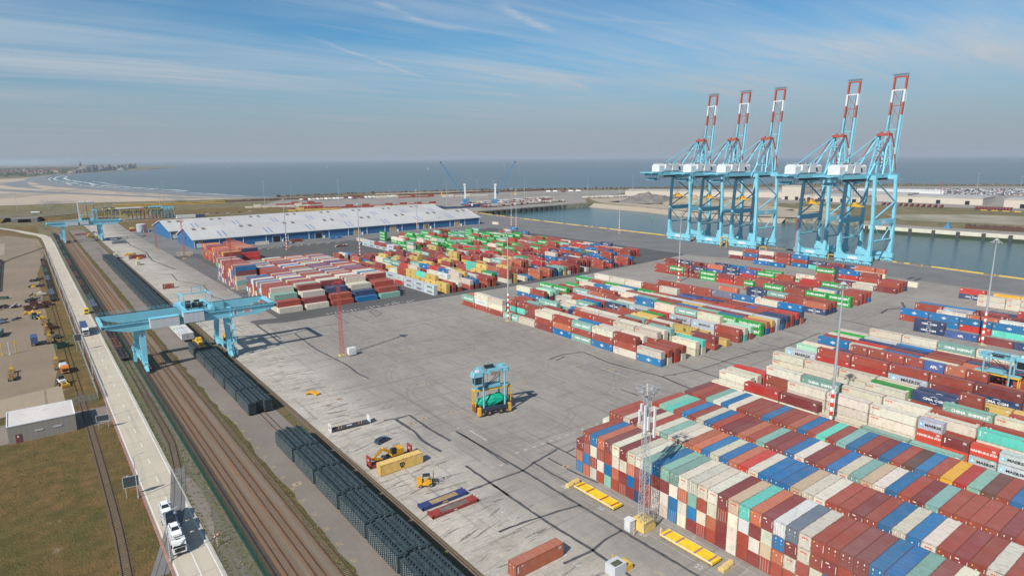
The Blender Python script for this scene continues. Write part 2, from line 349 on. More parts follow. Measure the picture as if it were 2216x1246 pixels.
# beach: dry sand, wet flats, surf
shore=[(922,1329),(600,1400)]+coast[6:25]
inner=[(1800,9000),(1000,7000),(560,5900),(330,5300),(185,4750),(58,4120),(-52,3900),(-600,3300),(-900,2600),(-700,1700),(-26,1500),(100,1480),(392,1385),(900,1295)]
sheet('beach',shore+inner,0.35,MT['sand'])
def ribbon(name,pts,w,z,m,kind='structure'):
    mb=MB(); n=len(pts)
    L_=[];R2=[]
    for i,(x,y) in enumerate(pts):
        a=Vector(pts[max(0,i-1)]); b=Vector(pts[min(n-1,i+1)]); d=(b-a); d=Vector((d.x,d.y)).normalized(); ww=(w[i] if isinstance(w,(list,tuple)) else w)/2
        L_.append((x-d.y*ww,y+d.x*ww,z)); R2.append((x+d.y*ww,y-d.x*ww,z))
    mb.add(L_+R2,[(n+i,n+i+1,i+1,i) for i in range(n-1)])
    o=mb.build(name,m); o['kind']=kind; return o
off=[(x+8,y+10) for x,y in coast[5:24]]
ribbon('wet_sand',[(600,1372),(430,1395),(360,1530),(318,1700),(268,1915),(225,2105),(180,2320),(140,2500),(112,2700),(108,2950),(92,3180),(78,3450),(85,3860),(128,4320),(225,4860),(400,5470)],[20,45,60,70,80,85,85,80,75,80,85,85,80,70,60,50],0.42,MT['wetsand'])
random.seed(3)
ribbon('tide_channel',[(560,1362),(400,1380),(300,1500),(230,1640),(150,1850),(70,2050),(0,2250),(-70,2450),(-100,2700),(-60,2900)],[8,18,22,30,34,50,60,80,60,10],0.45,MT['wetsand'])
ribbon('tide_channel',[(60,2350),(20,2600),(0,2900),(10,3200),(40,3500)],[10,50,80,60,10],0.46,MT['wetsand'])
def foam(pts,w,z=-2.5):
    p=[]
    for i in range(len(pts)-1):
        a,b=Vector(pts[i]),Vector(pts[i+1]); n=max(2,int((b-a).length/25))
        for k in range(n): q=a.lerp(b,k/n); p.append((q.x+random.uniform(-3,3),q.y+random.uniform(-4,4)))
    return ribbon('surf',p,[w*random.uniform(0.15,1.3) for _ in p],z,MT['foam'])
foam(off,13); foam([(x+34,y+22) for x,y in coast[7:22]],9); foam([(x+75,y+20) for x,y in coast[9:19]],14); foam([(x+120,y+5) for x,y in coast[12:16]],7)
foam([(700,1460),(560,1500),(480,1560)],7)
# terminal paving
rect('yard_paving',62,-260,100,1000,0.02,MT['light'])
sheet('yard_paving',[(62,-255),(62,1000)][:0]+[(99.5,-255)]+[(x-0.3,y) for x,y in QUAY[1:8]]+[(531,790),(440,790),(99.5,620)],0.03,MT['concrete'])
sheet('stacking_asphalt',[(97,311),(170,311),(300,311),(430,325),(430,600),(97.5,600)],0.05,MT['asphalt'])
sheet('stacking_asphalt',[(83.8,324),(88.5,324.6),(97,322),(97,311),(89,314),(84.5,314.6)],0.055,MT['asphalt'])
sheet('quay_apron',[(452,-200),(488,0),(500,118),(511,197),(514,300),(515.5,415),(518,567),(525,718),(530,790),(440,780),(430,600),(430,311),(455,260),(447,120)],0.07,MT['apron'])
rect('warehouse_apron',97.5,596,430,633,0.075,MT['apron'])
sheet('warehouse_apron',[(97.5,596),(97.5,860),(124,860),(124,600)],0.08,MT['apron'])
# rail corridor
rect('grass_verge',-400,-260,14.9,1000,0.02,MT['grass'])
rect('gravel_bed',22.5,-260,28.7,860,0.03,MT['gravel'])
rect('gravel_bed',28.7,-260,42.7,900,0.04,MT['bedgrey'])
rect('service_strip',42.7,-260,57.2,900,0.05,MT['service'])
rect('grass_verge',57.2,-260,62,880,0.045,MT['dirt'])
# curved left service track bed and plain soil
sheet('road_shoulder',[(22.4,176),(24.0,174),(25.8,168),(26.6,160),(26.4,150),(25.2,141),(24,136),(22.4,131)],0.06,MT['service'])
# depot
sheet('depot_paving',[(-120,252),(-60,252),(0,252),(4.6,300),(4.6,560),(13.8,700),(12,820),(-10,880),(-120,930)],0.06,MT['leftyard'])
sheet('depot_slab',[(-22,244),(-1.2,251),(-1,270),(-22,265)],0.07,MT['depotslab'])
sheet('depot_slab',[(-0.5,250),(4.2,251),(4.2,272),(-0.5,270)],0.071,MT['depotslab'])
rect('depot_slab',-80,700,-15,800,0.072,MT['depotslab'])
sheet('depot_road',[(-120,222),(15,222),(15,238),(-120,246)],0.065,MT['service'])
# road with markings
def road_side(x):
    return [(x,-260),(x,100),(x,400),(x,620)]
curve=[(18.9,-260),(18.9,100),(18.9,300),(18.9,500),(19.0,640),(19.6,760),(19.0,830),(15.5,862),(7,893),(-4,935),(-20,985),(-60,1100),(-120,1260)]
ribbon('road',curve,7.9,0.10,MT['road'])
ribbon('road_edge_line',[(x-3.45,y) for x,y in curve[:7]]+[(12.3,859),(3.8,889),(-7.3,933)],0.22,0.115,MT['line'])
ribbon('road_edge_line',[(x+3.3,y) for x,y in curve[:7]]+[(18.6,864),(10,897),(-1,938),(-16.8,987)],0.22,0.115,MT['line'])
mb=MB(); y=146
while y<760:
    mb.box(18.93,y,0.11,19.13,y+3.2,0.118); y+=12.4
mb.box(18.93,-100,0.11,19.13,136.5,0.118)
o=mb.build('road_centre_line',MT['line']); o['kind']='structure'
ribbon('road_kerb',[(x-4.1,y) for x,y in curve[:6]],0.55,0.16,MT['curb'])
ribbon('road_kerb',[(x+3.95,y) for x,y in curve[:6]],0.35,0.17,mat('kerb_concrete',(0.42,0.41,0.38),0.9,var=0.2))
# tracks: two rails and sleepers as one setting piece per track
def smooth(pts,step=8):
    out=[]
    for i in range(len(pts)-1):
        p0=Vector(pts[max(0,i-1)]);p1=Vector(pts[i]);p2=Vector(pts[i+1]);p3=Vector(pts[min(len(pts)-1,i+2)])
        n=max(1,int((p2-p1).length/step))
        for k in range(n):
            t=k/n; q=0.5*((2*p1)+(p2-p0)*t+(2*p0-5*p1+4*p2-p3)*t*t+(3*p1-p0-3*p2+p3)*t*t*t); out.append((q.x,q.y))
    out.append(tuple(pts[-1])); return out
def track(pts,sl_to=330,z=0.05):
    p=smooth(pts); mb=MB()
    for s in (-0.76,0.76):
        n=len(p); A=[];B=[]
        for i,(x,y) in enumerate(p):
            d=Vector(p[min(n-1,i+1)])-Vector(p[max(0,i-1)]); d.normalize()
            cx,cy=x-d.y*s,y+d.x*s
            A.append((cx-d.y*0.06,cy+d.x*0.06)); B.append((cx+d.y*0.06,cy-d.x*0.06))
        vs=[(x,y,z+0.2) for x,y in A]+[(x,y,z+0.2) for x,y in B]+[(x,y,z) for x,y in A]+[(x,y,z) for x,y in B]
        fs=[]
        for i in range(n-1):
            fs+=[(n+i,n+i+1,i+1,i),(2*n+i,i,i+1,2*n+i+1),(n+i,3*n+i,3*n+i+1,n+i+1)]
        mb.add(vs,fs,0)
    for i in range(len(p)-1):
        a,b=Vector(p[i]),Vector(p[i+1]); 
        if a.y>sl_to: break
        n=max(1,int((b-a).length/0.65)); d=(b-a).normalized()
        for k in range(n):
            q=a.lerp(b,k/n); mb.bar((q.x-d.y*1.2,q.y+d.x*1.2,z+0.03),(q.x+d.y*1.2,q.y-d.x*1.2,z+0.03),0.25,0.08,mi=1)
    o=mb.build('railway_track',[MT['rail'],MT['sleeper']]); o['kind']='structure'; return o
for x,wd in ((32.85,3.3),(37.15,3.2),(41.4,2.6)):
    random.seed(int(x*7)); q=[(x+random.uniform(-.12,.12),-60+k*6) for k in range(158)]
    ribbon('track_ballast',q,[wd+random.uniform(-.5,.5) for _ in q],0.055,MT['ballast'])
    track([(x,-60),(x,300),(x,640),(x+0.4,880)],300)
random.seed(8); q=[(29.6+random.uniform(-.1,.1),-60+k*6) for k in range(155)]; ribbon('track_ballast',q,2.4,0.05,MT['ballast'])
q=[(42.0+random.uniform(-.5,.35),-60+k*4) for k in range(240)]; ribbon('weed_strip',q,[random.uniform(1.4,3.4) for _ in q],0.058,MT['weeds'])

track([(24.1,175),(24.8,181.5),(25.9,193),(26.1,205),(26.1,300),(26.0,640),(27.5,850),(25,930),(18,1000),(8,1070)],240,0.08)
xing=smooth([(24.3,176),(23.7,172),(20.3,154.5),(16.8,142),(12.6,129)],3)
track(xing,0,-0.055)
track([(12.6,129),(9.2,118),(5,102),(-2,80)],140,0.06)
ribbon('rail_crossing',xing,3.3,0.125,MT['apron'])
track([(6.6,60),(7.2,120),(8.2,150),(8.6,185),(8.7,220),(8.6,260),(8.4,420),(9.4,560),(11.5,700),(9,760)],245)
track([(14.6,740),(2.4,701),(-9.8,668),(-17,635),(-30,590)],0,0.07)
track([(53,-60),(53,300),(53,700)],0,0.06)
for x in (30.3,61.0):
    mb=MB(); mb.box(x-0.05,-100,0.05,x+0.05,900,0.25); mb.box(x-0.55,-100,0.04,x+0.55,900,0.07,1)
    o=mb.build('crane_rail',[MT['rail'],MT['sleeper']]); o['kind']='structure'
# crack seals
cr=[([(84,130),(83.5,99.3),(84.1,83.3),(83.7,60),(84,20)],.5),([(93.7,150),(94.1,118.7),(94,97),(94,84.5),(94.2,65),(94.1,20)],.55),([(77.6,118.9),(86.7,119),(94.1,118.7),(99.1,120.4),(103.5,121.2),(109.2,122.5)],.5),([(109.6,127.4),(109.8,119.3),(109.6,115)],.45),([(109.8,119.3),(113.5,120)],.4),([(99.1,120.4),(98.8,112.9),(99.1,105.9)],.4),([(103.8,120.1),(103.6,110.7),(104.7,102.2)],.45),
([(72.9,100.4),(79.1,100.1),(83.8,99.3),(88.3,98.8),(94.2,97.4)],.45),([(76.4,83.7),(81,83.5),(84.1,83.3),(88.4,84.3),(94,84.5)],.45),([(80.6,170.4),(84.1,169.4),(88.8,169.1),(88.6,163.5),(88.4,154.8),(88.9,145.3)],.6),([(83.9,168.9),(84,156.7),(82.8,151),(83.3,141)],.7),([(94,148.3),(93.2,123.8)],.3),([(83.9,117.9),(83.6,111.1)],.4),
([(93.8,287.9),(92.2,258.3),(93.9,226.9),(92.9,217.2),(93.7,208.9)],.55),([(121.7,308.4),(121.4,290.3),(112,292.1),(105.1,292.2),(93.6,288.1),(82.6,287),(74.6,291)],.4),([(84.5,314.6),(84.3,295.7),(83.5,276.7)],.7),([(139.6,305.2),(137.4,292.4),(142.7,297.7),(143.4,309),(139.6,305.2)],.35),([(159.8,184.5),(167.9,185.8),(175.7,183.7),(177.2,182.5),(175,166.5),(178.4,142.8),(176.3,129.8),(177,60)],.6),([(161,181.6),(167.1,183.5)],.5),
([(157,143.8),(157.2,135.8)],.4),([(178.2,143),(182.1,143.1),(183.9,140.9)],.3),([(194.1,148.3),(193.7,129.7)],.5),([(182,142.5),(194.8,139.7),(203.9,139.5),(217.5,139.8),(233.7,138.8),(245.1,134.9),(258.5,135.5),(269.3,136.4),(281,137)],.4),([(211.1,148.9),(211.4,131.7)],.4),([(232.3,146.3),(232.2,137.9)],.35),([(272.4,154.9),(270.3,138)],.45),([(245.4,146.1),(245.1,134.9)],.4),([(312.7,145.5),(311.1,133.2),(309.6,124.5)],.6),
([(70,515),(80,500),(78,470),(88,440),(84,400),(90,370),(86,345)],.5),([(75,440),(90,441)],.4),([(82,760),(80,700),(84,640),(80,580),(86,520)],.7),([(130,262),(150,266),(151,240)],.18),([(340,136),(352,138),(361,133),(375,140)],.9)]
mb=MB(); random.seed(5)
for pts,wd in cr:
    P=[]
    for i in range(len(pts)-1):
        a,b=Vector(pts[i]),Vector(pts[i+1]); n=max(1,int((b-a).length/1.5))
        for k in range(n):
            q=a.lerp(b,k/n); P.append((q.x+random.uniform(-.09,.09),q.y+random.uniform(-.09,.09)))
    P.append(pts[-1]); n=len(P); A=[];B=[]
    for i,(x,y) in enumerate(P):
        d=Vector(P[min(n-1,i+1)])-Vector(P[max(0,i-1)]); d=d.normalized() if d.length>0 else Vector((1,0)); ww=wd*1.35*random.uniform(.75,1.25)/2
        A.append((x-d.y*ww,y+d.x*ww,0.06)); B.append((x+d.y*ww,y-d.x*ww,0.06))
    mb.add(A+B,[(n+i,n+i+1,i+1,i) for i in range(n-1)])
mb.add([(448.7,167.1,.09),(447.7,164.3,.09),(460,165.1,.09),(459.2,167.8,.09)],[(0,1,2,3)]); mb.add([(446.3,161.8,.09),(446.7,159.7,.09),(460.1,161.3,.09),(459,163.3,.09)],[(0,1,2,3)])
o=mb.build('crack_sealing',MT['seal']); o['kind']='structure'
# oil stains and worn rubber on the slab yard
random.seed(11)
ms=mat('oil_stain',(0.17,0.15,0.13),0.8,col2=(0.28,0.25,0.215),scale=1.5,lo=.4,hi=.6)
for i in range(240):
    x=random.uniform(63,80) if i<190 else random.uniform(66,170); y=(115.1-(26-random.randint(16,75))*4.15+random.uniform(-.8,.8)) if i<190 else random.uniform(90,300); L0=random.uniform(.5,4.2); W0=random.uniform(.08,.45)
    a=random.uniform(-.25,.35); n=14
    pts=[(x+math.cos(a)*math.cos(t)*L0*r-math.sin(a)*math.sin(t)*W0*r,y+math.sin(a)*math.cos(t)*L0*r+math.cos(a)*math.sin(t)*W0*r) for t,r in ((2*math.pi*k/n,random.uniform(.4,1.1)) for k in range(n))]
    if i==0: mb=MB()
    mb.add([(px,py,0.05+i*0.00015) for px,py in pts],[tuple(range(n))])
o=mb.build('stain',ms); o['kind']='structure'
# tyre arcs of the straddle carriers
mb=MB(); tm_=mat('tyre_mark',(.135,.125,.115),.8,col2=(.2,.185,.17),scale=.8)
for i in range(70):
    x,y=random.uniform(98,182),random.uniform(120,305); r=random.uniform(6,26); a0=random.uniform(0,6.28); da=random.uniform(.3,1.5); n=14
    if random.random()<.5: r=200
    if r==200: da=random.uniform(.03,.12); a0=random.choice((0,3.14))+random.uniform(-.05,.05)
    for q in (0,2.2):
        A=[(x+math.cos(a0+da*k/n)*(r+q)-math.cos(a0)*r,y+math.sin(a0+da*k/n)*(r+q)-math.sin(a0)*r,.048) for k in range(n)]; B=[(x+math.cos(a0+da*k/n)*(r+q+.16)-math.cos(a0)*r,y+math.sin(a0+da*k/n)*(r+q+.16)-math.sin(a0)*r,.048) for k in range(n)]
        mb.add([(a,b,c+i*.0001) for a,b,c in A+B],[(k,n+k,n+k+1,k+1) for k in range(n-1)])
o=mb.build('tyre_marks',tm_); o['kind']='structure'
# ---------------- lettering
TXT={}
def text_geo(s,size=1.0,bold=0.0,align='CENTER'):
    k=(s,size,bold,align)
    if k in TXT: return TXT[k]
    cu=bpy.data.curves.new('t','FONT'); cu.body=s; cu.size=size; cu.resolution_u=1; cu.offset=bold; cu.align_x=align; cu.align_y='CENTER'; cu.fill_mode='FRONT'
    o=bpy.data.objects.new('t',cu); C.objects.link(o); bpy.context.view_layer.update()
    dg=bpy.context.evaluated_depsgraph_get(); me=bpy.data.meshes.new_from_object(o.evaluated_get(dg))
    v=[(p.co.x,p.co.y) for p in me.vertices]; f=[tuple(p.vertices) for p in me.polygons]
    bpy.data.objects.remove(o); bpy.data.curves.remove(cu); bpy.data.meshes.remove(me)
    TXT[k]=(v,f); return TXT[k]
def put_text(mb,s,org,ux,uy,size=1.0,bold=0.0,mi=0,align='CENTER',sx=1.0):
    v,f=text_geo(s,size,bold,align); ux=Vector(ux);uy=Vector(uy);org=Vector(org)
    mb.add([tuple(org+ux*(x*sx)+uy*y) for x,y in v],f,mi)
# painted slot numbers
mb=MB()
for n in range(16,56):
    y=115.1-(26-n)*4.15
    if n>=18: put_text(mb,str(n),(78.3,y,0.06),(0,-1,0),(1,0,0),1.9,0.04)
    if n%2==0 or n in(31,): put_text(mb,str(n),(63.6,y,0.06),(0,-1,0),(1,0,0),1.7,0.04)
    if n>=18:
        mb.box(66,y-2.07,0.055,67.2,y-1.95,0.06); mb.box(74,y-2.07,0.055,76,y-1.95,0.06); mb.box(75.9,y-2.0,0.055,76.02,y-1.0,0.06)
for i,n in enumerate(range(86,70,-1)): put_text(mb,str(n),(99.2+i*3.05,127.6,0.06),(1,0,0),(0,1,0),1.3,0.04)
for x,y,s in ((91.5,124.5,'E'),(95,151,'F'),(96.6,106,'34'),(96.6,93.5,'30'),(96.4,80.5,'20'),(96.5,66.5,'22')): put_text(mb,s,(x,y,0.06),(0,-1,0),(1,0,0),1.7,0.04)
for x in (97.4,103.2):
    y=20
    while y<108: mb.box(x,y,0.055,x+0.1,y+9,0.06); y+=9.6
for y in range(24,110,12): mb.box(101.2,y,0.055,103.0,y+0.12,0.06)
for x,y,dx,dy in ((97,148,0.35,-9),(95,290,0.4,14),(160,310,0.3,10),(168,150,.3,14)): mb.box(x,min(y,y+dy),0.055,x+dx,max(y,y+dy),0.061)
for k in range(26):
    for yy in (148.6,318-1.6): mb.box(186.4+4.25*k,yy-0.9,0.06,186.55+4.25*k,yy,0.066)
for k in range(26,58):
    mb.box(186.4+4.25*k,149.5,0.06,186.55+4.25*k,150.5,0.066)
for k in range(24): mb.box(120+2.2*k,311.5+random.uniform(0,4),0.06,120.6+2.2*k,311.6+random.uniform(4,5),0.066)
for k in range(9): mb.box(97.6+1.5*k,395+2*k,0.056,97.75+1.5*k,575,0.062)
o=mb.build('ground_marking',MT['mark']); o['kind']='structure'
mb=MB()
for i,n in enumerate(range(24,42)): put_text(mb,str(n),(44.2,96+i*7.2,0.06),(0,-1,0),(1,0,0),1.5,0.04)
o=mb.build('ground_marking',mat('yellow_worn_paint',(0.42,0.30,0.12),0.8,col2=(0.24,0.19,0.13),scale=1)); o['kind']='structure'

# grass tufts on the near verge: countless, one object
random.seed(61); mb=MB()
GT=[mat('tuft_green',(.12,.15,.035),.9,var=.3,scale=1),mat('tuft_straw',(.30,.23,.10),.9,var=.3,scale=1),mat('tuft_rust',(.22,.12,.045),.9,var=.3,scale=1)]
from mathutils import noise as _ns
for i in range(16000):
    x=random.uniform(-58,14.2); y=random.uniform(70,221)
    if x>14.2 and x<23: continue
    if abs(x-8.5)<2.2 and y>120: continue
    if _ns.noise(Vector((x*.12,y*.12,0)))<-.12: continue
    a=random.uniform(0,6.28); h=random.uniform(.08,.3); r=random.uniform(.08,.24); mi=random.choices((0,1,2),(7,1,2))[0]
    for k in range(3):
        b=a+k*2.09; px,py=x+math.cos(b)*r*.5,y+math.sin(b)*r*.5
        mb.add([(px-math.sin(b)*r*.5,py+math.cos(b)*r*.5,.02),(px+math.sin(b)*r*.5,py-math.cos(b)*r*.5,.02),(px+math.cos(b)*r*.7,py+math.sin(b)*r*.7,h)],[(0,1,2)],mi)
for i in range(5000):
    x=random.choice((random.uniform(22.9,24),random.uniform(24.6,28.4),random.uniform(40.8,43.0),random.uniform(57.5,60))); y=random.uniform(80,330)
    a=random.uniform(0,6.28); h=random.uniform(.12,.4); r=random.uniform(.1,.35); mi=random.choice((0,0,1))
    for k in range(3):
        b=a+k*2.09; px,py=x+math.cos(b)*r*.5,y+math.sin(b)*r*.5
        mb.add([(px-math.sin(b)*r*.5,py+math.cos(b)*r*.5,.04),(px+math.sin(b)*r*.5,py-math.cos(b)*r*.5,.04),(px+math.cos(b)*r*.7,py+math.sin(b)*r*.7,h)],[(0,1,2)],mi)
o=mb.build('grass_tufts',GT); tag(o,'rough grass tufts on the verges beside the road and tracks','grass',None,'stuff')
# drains: tan patch with a dark cover
mb=MB(); DT=mat('drain_patch',(.38,.30,.21),.9,var=.2,scale=1); DC=mat('drain_cover',(.13,.07,.05),.7)
for x,y in ((77,196),(72,193),(91,164),(86,163),(101,163),(96,260),(107,190),(118,176),(135,170),(104,113.5),(76,146),(73,130),(163,172),(170,160),(140,210),(120,230),(150,250),(46,148),(184,163),(205,146),(250,139)):
    mb.box(x-1.1,y-.9,.055,x+1.1,y+.9,.064,0); mb.tube((x,y,.06),(x,y,.075),.38,n=12,mi=1)
o=mb.build('drain_covers',[DT,DC]); o['kind']='structure'
# ---------------- containers
PAL={'r':((.30,.050,.030),'rust red','plain'),'m':((.205,.033,.034),'maroon','tex'),'o':((.44,.125,.065),'orange red','plain'),'R':((.46,.03,.025),'bright red','kl'),'w':((.60,.55,.445),'off-white','oocl'),
'c':((.56,.58,.57),'pale grey white','cosco'),'k':((.43,.46,.49),'light grey','maersk'),'g':((.008,.30,.045),'bright green','ever'),'t':((.19,.37,.31),'teal grey','china'),'T':((.10,.50,.40),'aqua','plain'),
'b':((.002,.14,.34),'blue','emblem'),'n':((.018,.045,.125),'navy','cma'),'y':((.58,.40,.11),'yellow','msc'),'e':((.42,.75,.52),'mint','plain'),'p':((.045,.105,.32),'purple blue','apl'),
's':((.13,.165,.225),'slate blue','tex'),'h':((.56,.055,.03),'scarlet','hamburg'),'Y':((.78,.38,.03),'amber','plain'),'W':((.52,.40,.27),'rust stained white','oocl'),'M':((.11,.045,.035),'dark brown','plain'),'d':((.22,.06,.055),'weathered dark red','tex')}
def paint(name,attr):
    m=bpy.data.materials.new(name); m.use_nodes=True; t=m.node_tree; b=t.nodes['Principled BSDF']; LK=t.links.new
    b.inputs['Roughness'].default_value=0.62; b.inputs['Specular IOR Level'].default_value=0.3
    if attr:
        a=t.nodes.new('ShaderNodeAttribute'); a.attribute_name='tint'; col=a.outputs['Color']; 
    else:
        a=t.nodes.new('ShaderNodeObjectInfo'); col=a.outputs['Color']
    geo=t.nodes.new('ShaderNodeNewGeometry'); sp=t.nodes.new('ShaderNodeSeparateXYZ'); LK(geo.outputs['Normal'],sp.inputs[0])
    up=t.nodes.new('ShaderNodeMapRange'); up.inputs[1].default_value=.7; up.inputs[2].default_value=.95; LK(sp.outputs[2],up.inputs[0])
    def noise(sc_,lo,hi,scl,det=6):
        mp=t.nodes.new('ShaderNodeMapping'); mp.inputs['Scale'].default_value=scl; LK(geo.outputs['Position'],mp.inputs[0])
        n=t.nodes.new('ShaderNodeTexNoise'); n.inputs['Scale'].default_value=sc_; n.inputs['Detail'].default_value=det; n.inputs['Roughness'].default_value=.7; LK(mp.outputs[0],n.inputs['Vector'])
        r=t.nodes.new('ShaderNodeMapRange'); r.inputs[1].default_value=lo; r.inputs[2].default_value=hi; LK(n.outputs[0],r.inputs[0]); return r.outputs[0]
    def mx(f,A,B,k=1.0,mode='MIX'):
        n=t.nodes.new('ShaderNodeMix'); n.data_type='RGBA'; n.blend_type=mode
        if isinstance(f,float): n.inputs[0].default_value=f
        else:
            q=t.nodes.new('ShaderNodeMath'); q.operation='MULTIPLY'; q.inputs[1].default_value=k; LK(f,q.inputs[0]); LK(q.outputs[0],n.inputs[0])
        for key,v in (('A',A),('B',B)):
            if isinstance(v,tuple): n.inputs[key].default_value=(*v,1)
            else: LK(v,n.inputs[key])
        return n.outputs['Result']
    c=mx(noise(.06,.4,.62,(1,1,1),3),col,(.30,.27,.25),.10); c=mx(up.outputs[0],c,(0.60,0.50,0.44),0.05)                       # sun-chalked roofs
    c=mx(noise(0.35,.45,.7,(1,1,1)),c,(0.62,0.60,0.55),0.05)
    dark=noise(0.9,.5,.72,(1,1,.35),8); c=mx(dark,c,(0.10,0.07,0.05),0.34)
    rust=noise(1.3,.57,.68,(1,1,.5),9); c=mx(rust,c,(0.20,0.08,0.035),0.4)
    spots=noise(5.0,.70,.74,(1,1,1),3); c=mx(spots,c,(0.14,0.06,0.03),0.5)
    LK(c,b.inputs['Base Color'])
    if attr:
        w1=t.nodes.new('ShaderNodeTexWave'); w1.bands_direction='Y'; w1.inputs['Scale'].default_value=1.1; LK(geo.outputs['Position'],w1.inputs['Vector'])
        bp=t.nodes.new('ShaderNodeBump'); bp.inputs['Strength'].default_value=.35; bp.inputs['Distance'].default_value=.05; LK(w1.outputs[1],bp.inputs['Height']); LK(bp.outputs[0],b.inputs['Normal'])
    return m
MP=paint('container_paint',False); MPS=paint('container_paint_mass',True)
def frame_mat():
    m=bpy.data.materials.new('container_frame'); m.use_nodes=True; t=m.node_tree; b=t.nodes['Principled BSDF']; b.inputs['Roughness'].default_value=.8
    a=t.nodes.new('ShaderNodeObjectInfo'); geo=t.nodes.new('ShaderNodeNewGeometry'); n=t.nodes.new('ShaderNodeTexNoise'); n.inputs['Scale'].default_value=1.3; n.inputs['Detail'].default_value=6; t.links.new(geo.outputs['Position'],n.inputs['Vector'])
    r=t.nodes.new('ShaderNodeMapRange'); r.inputs[1].default_value=.4; r.inputs[2].default_value=.6; r.inputs[3].default_value=.25; r.inputs[4].default_value=.8; t.links.new(n.outputs[0],r.inputs[0])
    x=t.nodes.new('ShaderNodeMix'); x.data_type='RGBA'; t.links.new(r.outputs[0],x.inputs[0]); t.links.new(a.outputs['Color'],x.inputs['A']); x.inputs['B'].default_value=(.12,.06,.035,1); t.links.new(x.outputs['Result'],b.inputs['Base Color']); return m
MFR=frame_mat()
MW=mat('lettering_white',(.75,.75,.72),.6); MRD=mat('lettering_red',(.62,.05,.03),.6); MBK=mat('lettering_dark',(.02,.025,.03),.6); MSB=mat('lettering_sky_blue',(.13,.55,.75),.6); MYL=mat('placard_yellow',(.75,.45,.05),.6)
MARKM=[MW,MRD,MBK,MSB,MYL]
MST=mat('zinc_steel',(.42,.44,.45),.45,.6,var=.3,scale=3); MDK=mat('dark_steel',(.05,.055,.06),.6,var=.3,scale=2)
H=2.9; W=2.44; PIT=2.45
LEN={40:12.19,20:6.06}
def marks_side(mb,kind,L,far=False):
    """marks on both long sides; local: +y side reads along -x, -y side reads along +x"""
    def both(fn):
        for s in (1,-1):
            y=(W+0.012) if s==1 else -0.012
            fn((L/2 if True else 0),y,s)
    def T(txt,xc,z,size,bold,mi,sx=1.0):
        for s in (1,-1):
            y=(W+0.012) if s==1 else -0.012
            X=(L-xc) if s==1 else xc
            put_text(mb,txt,(X,y,z),(-s,0,0),(0,0,1),size,bold,mi,'CENTER',sx)
    def Q(x0,z0,x1,z1,mi,rot=None):
        for s in (1,-1):
            y=(W+0.011) if s==1 else -0.011
            a,b=(L-x0,L-x1) if s==1 else (x0,x1)
            mb.add([(a,y,z0),(b,y,z0),(b,y,z1),(a,y,z1)],[(0,1,2,3)],mi)
    c=L/2
    if kind=='ever': T('EVERGREEN',c,1.45,1.5 if L>8 else .9,.05,0,1.25)
    elif kind=='china': T('CHINA  SHIPPING',c+.6,1.5,1.15 if L>8 else .6,.05,0,1.0); T('CS',.55,1.6,.5,.02,0)
    elif kind=='maersk':
        T('MAERSK',c+1.1 if L>8 else c+.7,1.45,1.45 if L>8 else .95,.04,2,1.15); q=1.9 if L>8 else .8; k=.75 if L>8 else .45; Q(q-k,1.45-k,q+k,1.45+k,3); 
        for s in (1,-1):
            y=(W+0.014) if s==1 else -0.014; X=L-q if s==1 else q; pts=[]
            for i in range(14):
                r=(.62 if i%2==0 else .3)*(1 if L>8 else .6); t=math.pi*i/7; pts.append((X+math.sin(t)*r,y,1.45+math.cos(t)*r))
            mb.add(pts,[tuple(range(14))],0)
    elif kind=='msc': T('m',c,1.75,1.9,.06,2); T('sc',c,.95,1.1,.05,2)
    elif kind=='cma':
        T('CMA CGM',c,1.45,1.05 if L>8 else .6,.04,0,1.25)
        for s in (1,-1):
            y=(W+0.012) if s==1 else -0.012; X=L-c if s==1 else c; k=1 if L>8 else .6
            for sg in (1,-1):
                P=[];Q2=[]
                for i in range(9):
                    t=R_(50+10*i); 
                    P.append((X-s*sg*math.cos(t)*1.5*k,y,1.45+sg*(.15+math.sin(t)*1.0*k))); Q2.append((X-s*sg*math.cos(t)*1.5*k,y,1.45+sg*(.15+math.sin(t)*.86*k)))
                mb.add(P+Q2,[(i,i+1,9+i+1,9+i) for i in range(8)],0)
    elif kind=='cosco': T('C O S C O',c,1.45,1.2,.03,2)
    elif kind=='oocl': T('OOCL',1.55,2.2,.62,.04,1,1.2)
    elif kind=='apl': T('APL',c,1.45,1.3,.06,0); Q(c-1,.75,c+1,.85,1)
    elif kind=='hamburg':
        T('HAMBURG SÜD',c,1.35,.82,.03,0); 
    elif kind=='kl': T('HM',.9,2.3,.6,.05,0)
    elif kind=='emblem':
        for s in (1,-1):
            y=(W+0.012) if s==1 else -0.012; X=L-c if s==1 else c
            A=[(X-1.1,y,1.5),(X,y,2.15),(X+1.1,y,1.5),(X,y,.85)]; B=[(X-.78,y,1.5),(X,y,1.95),(X+.78,y,1.5),(X,y,1.05)]
            mb.add(A+B,[(i,(i+1)%4,4+(i+1)%4,4+i) for i in range(4)],0); mb.add([(X-.45,y,1.5),(X,y,1.8),(X+.45,y,1.5),(X,y,1.2)],[(0,1,2,3)],0)
        T('CSCL',.6,1.6,.4,.02,0)
    elif kind in('plain','tex'):
        Q(.5,1.1,.72,2.5,0)
        if not far: T('tex' if kind=='tex' else '40',1.6,2.35,.42,.03,0)
    if not far:
        for i in range(3): Q(L-1.4,2.5-.22*i,L-.6,2.6-.22*i,0)
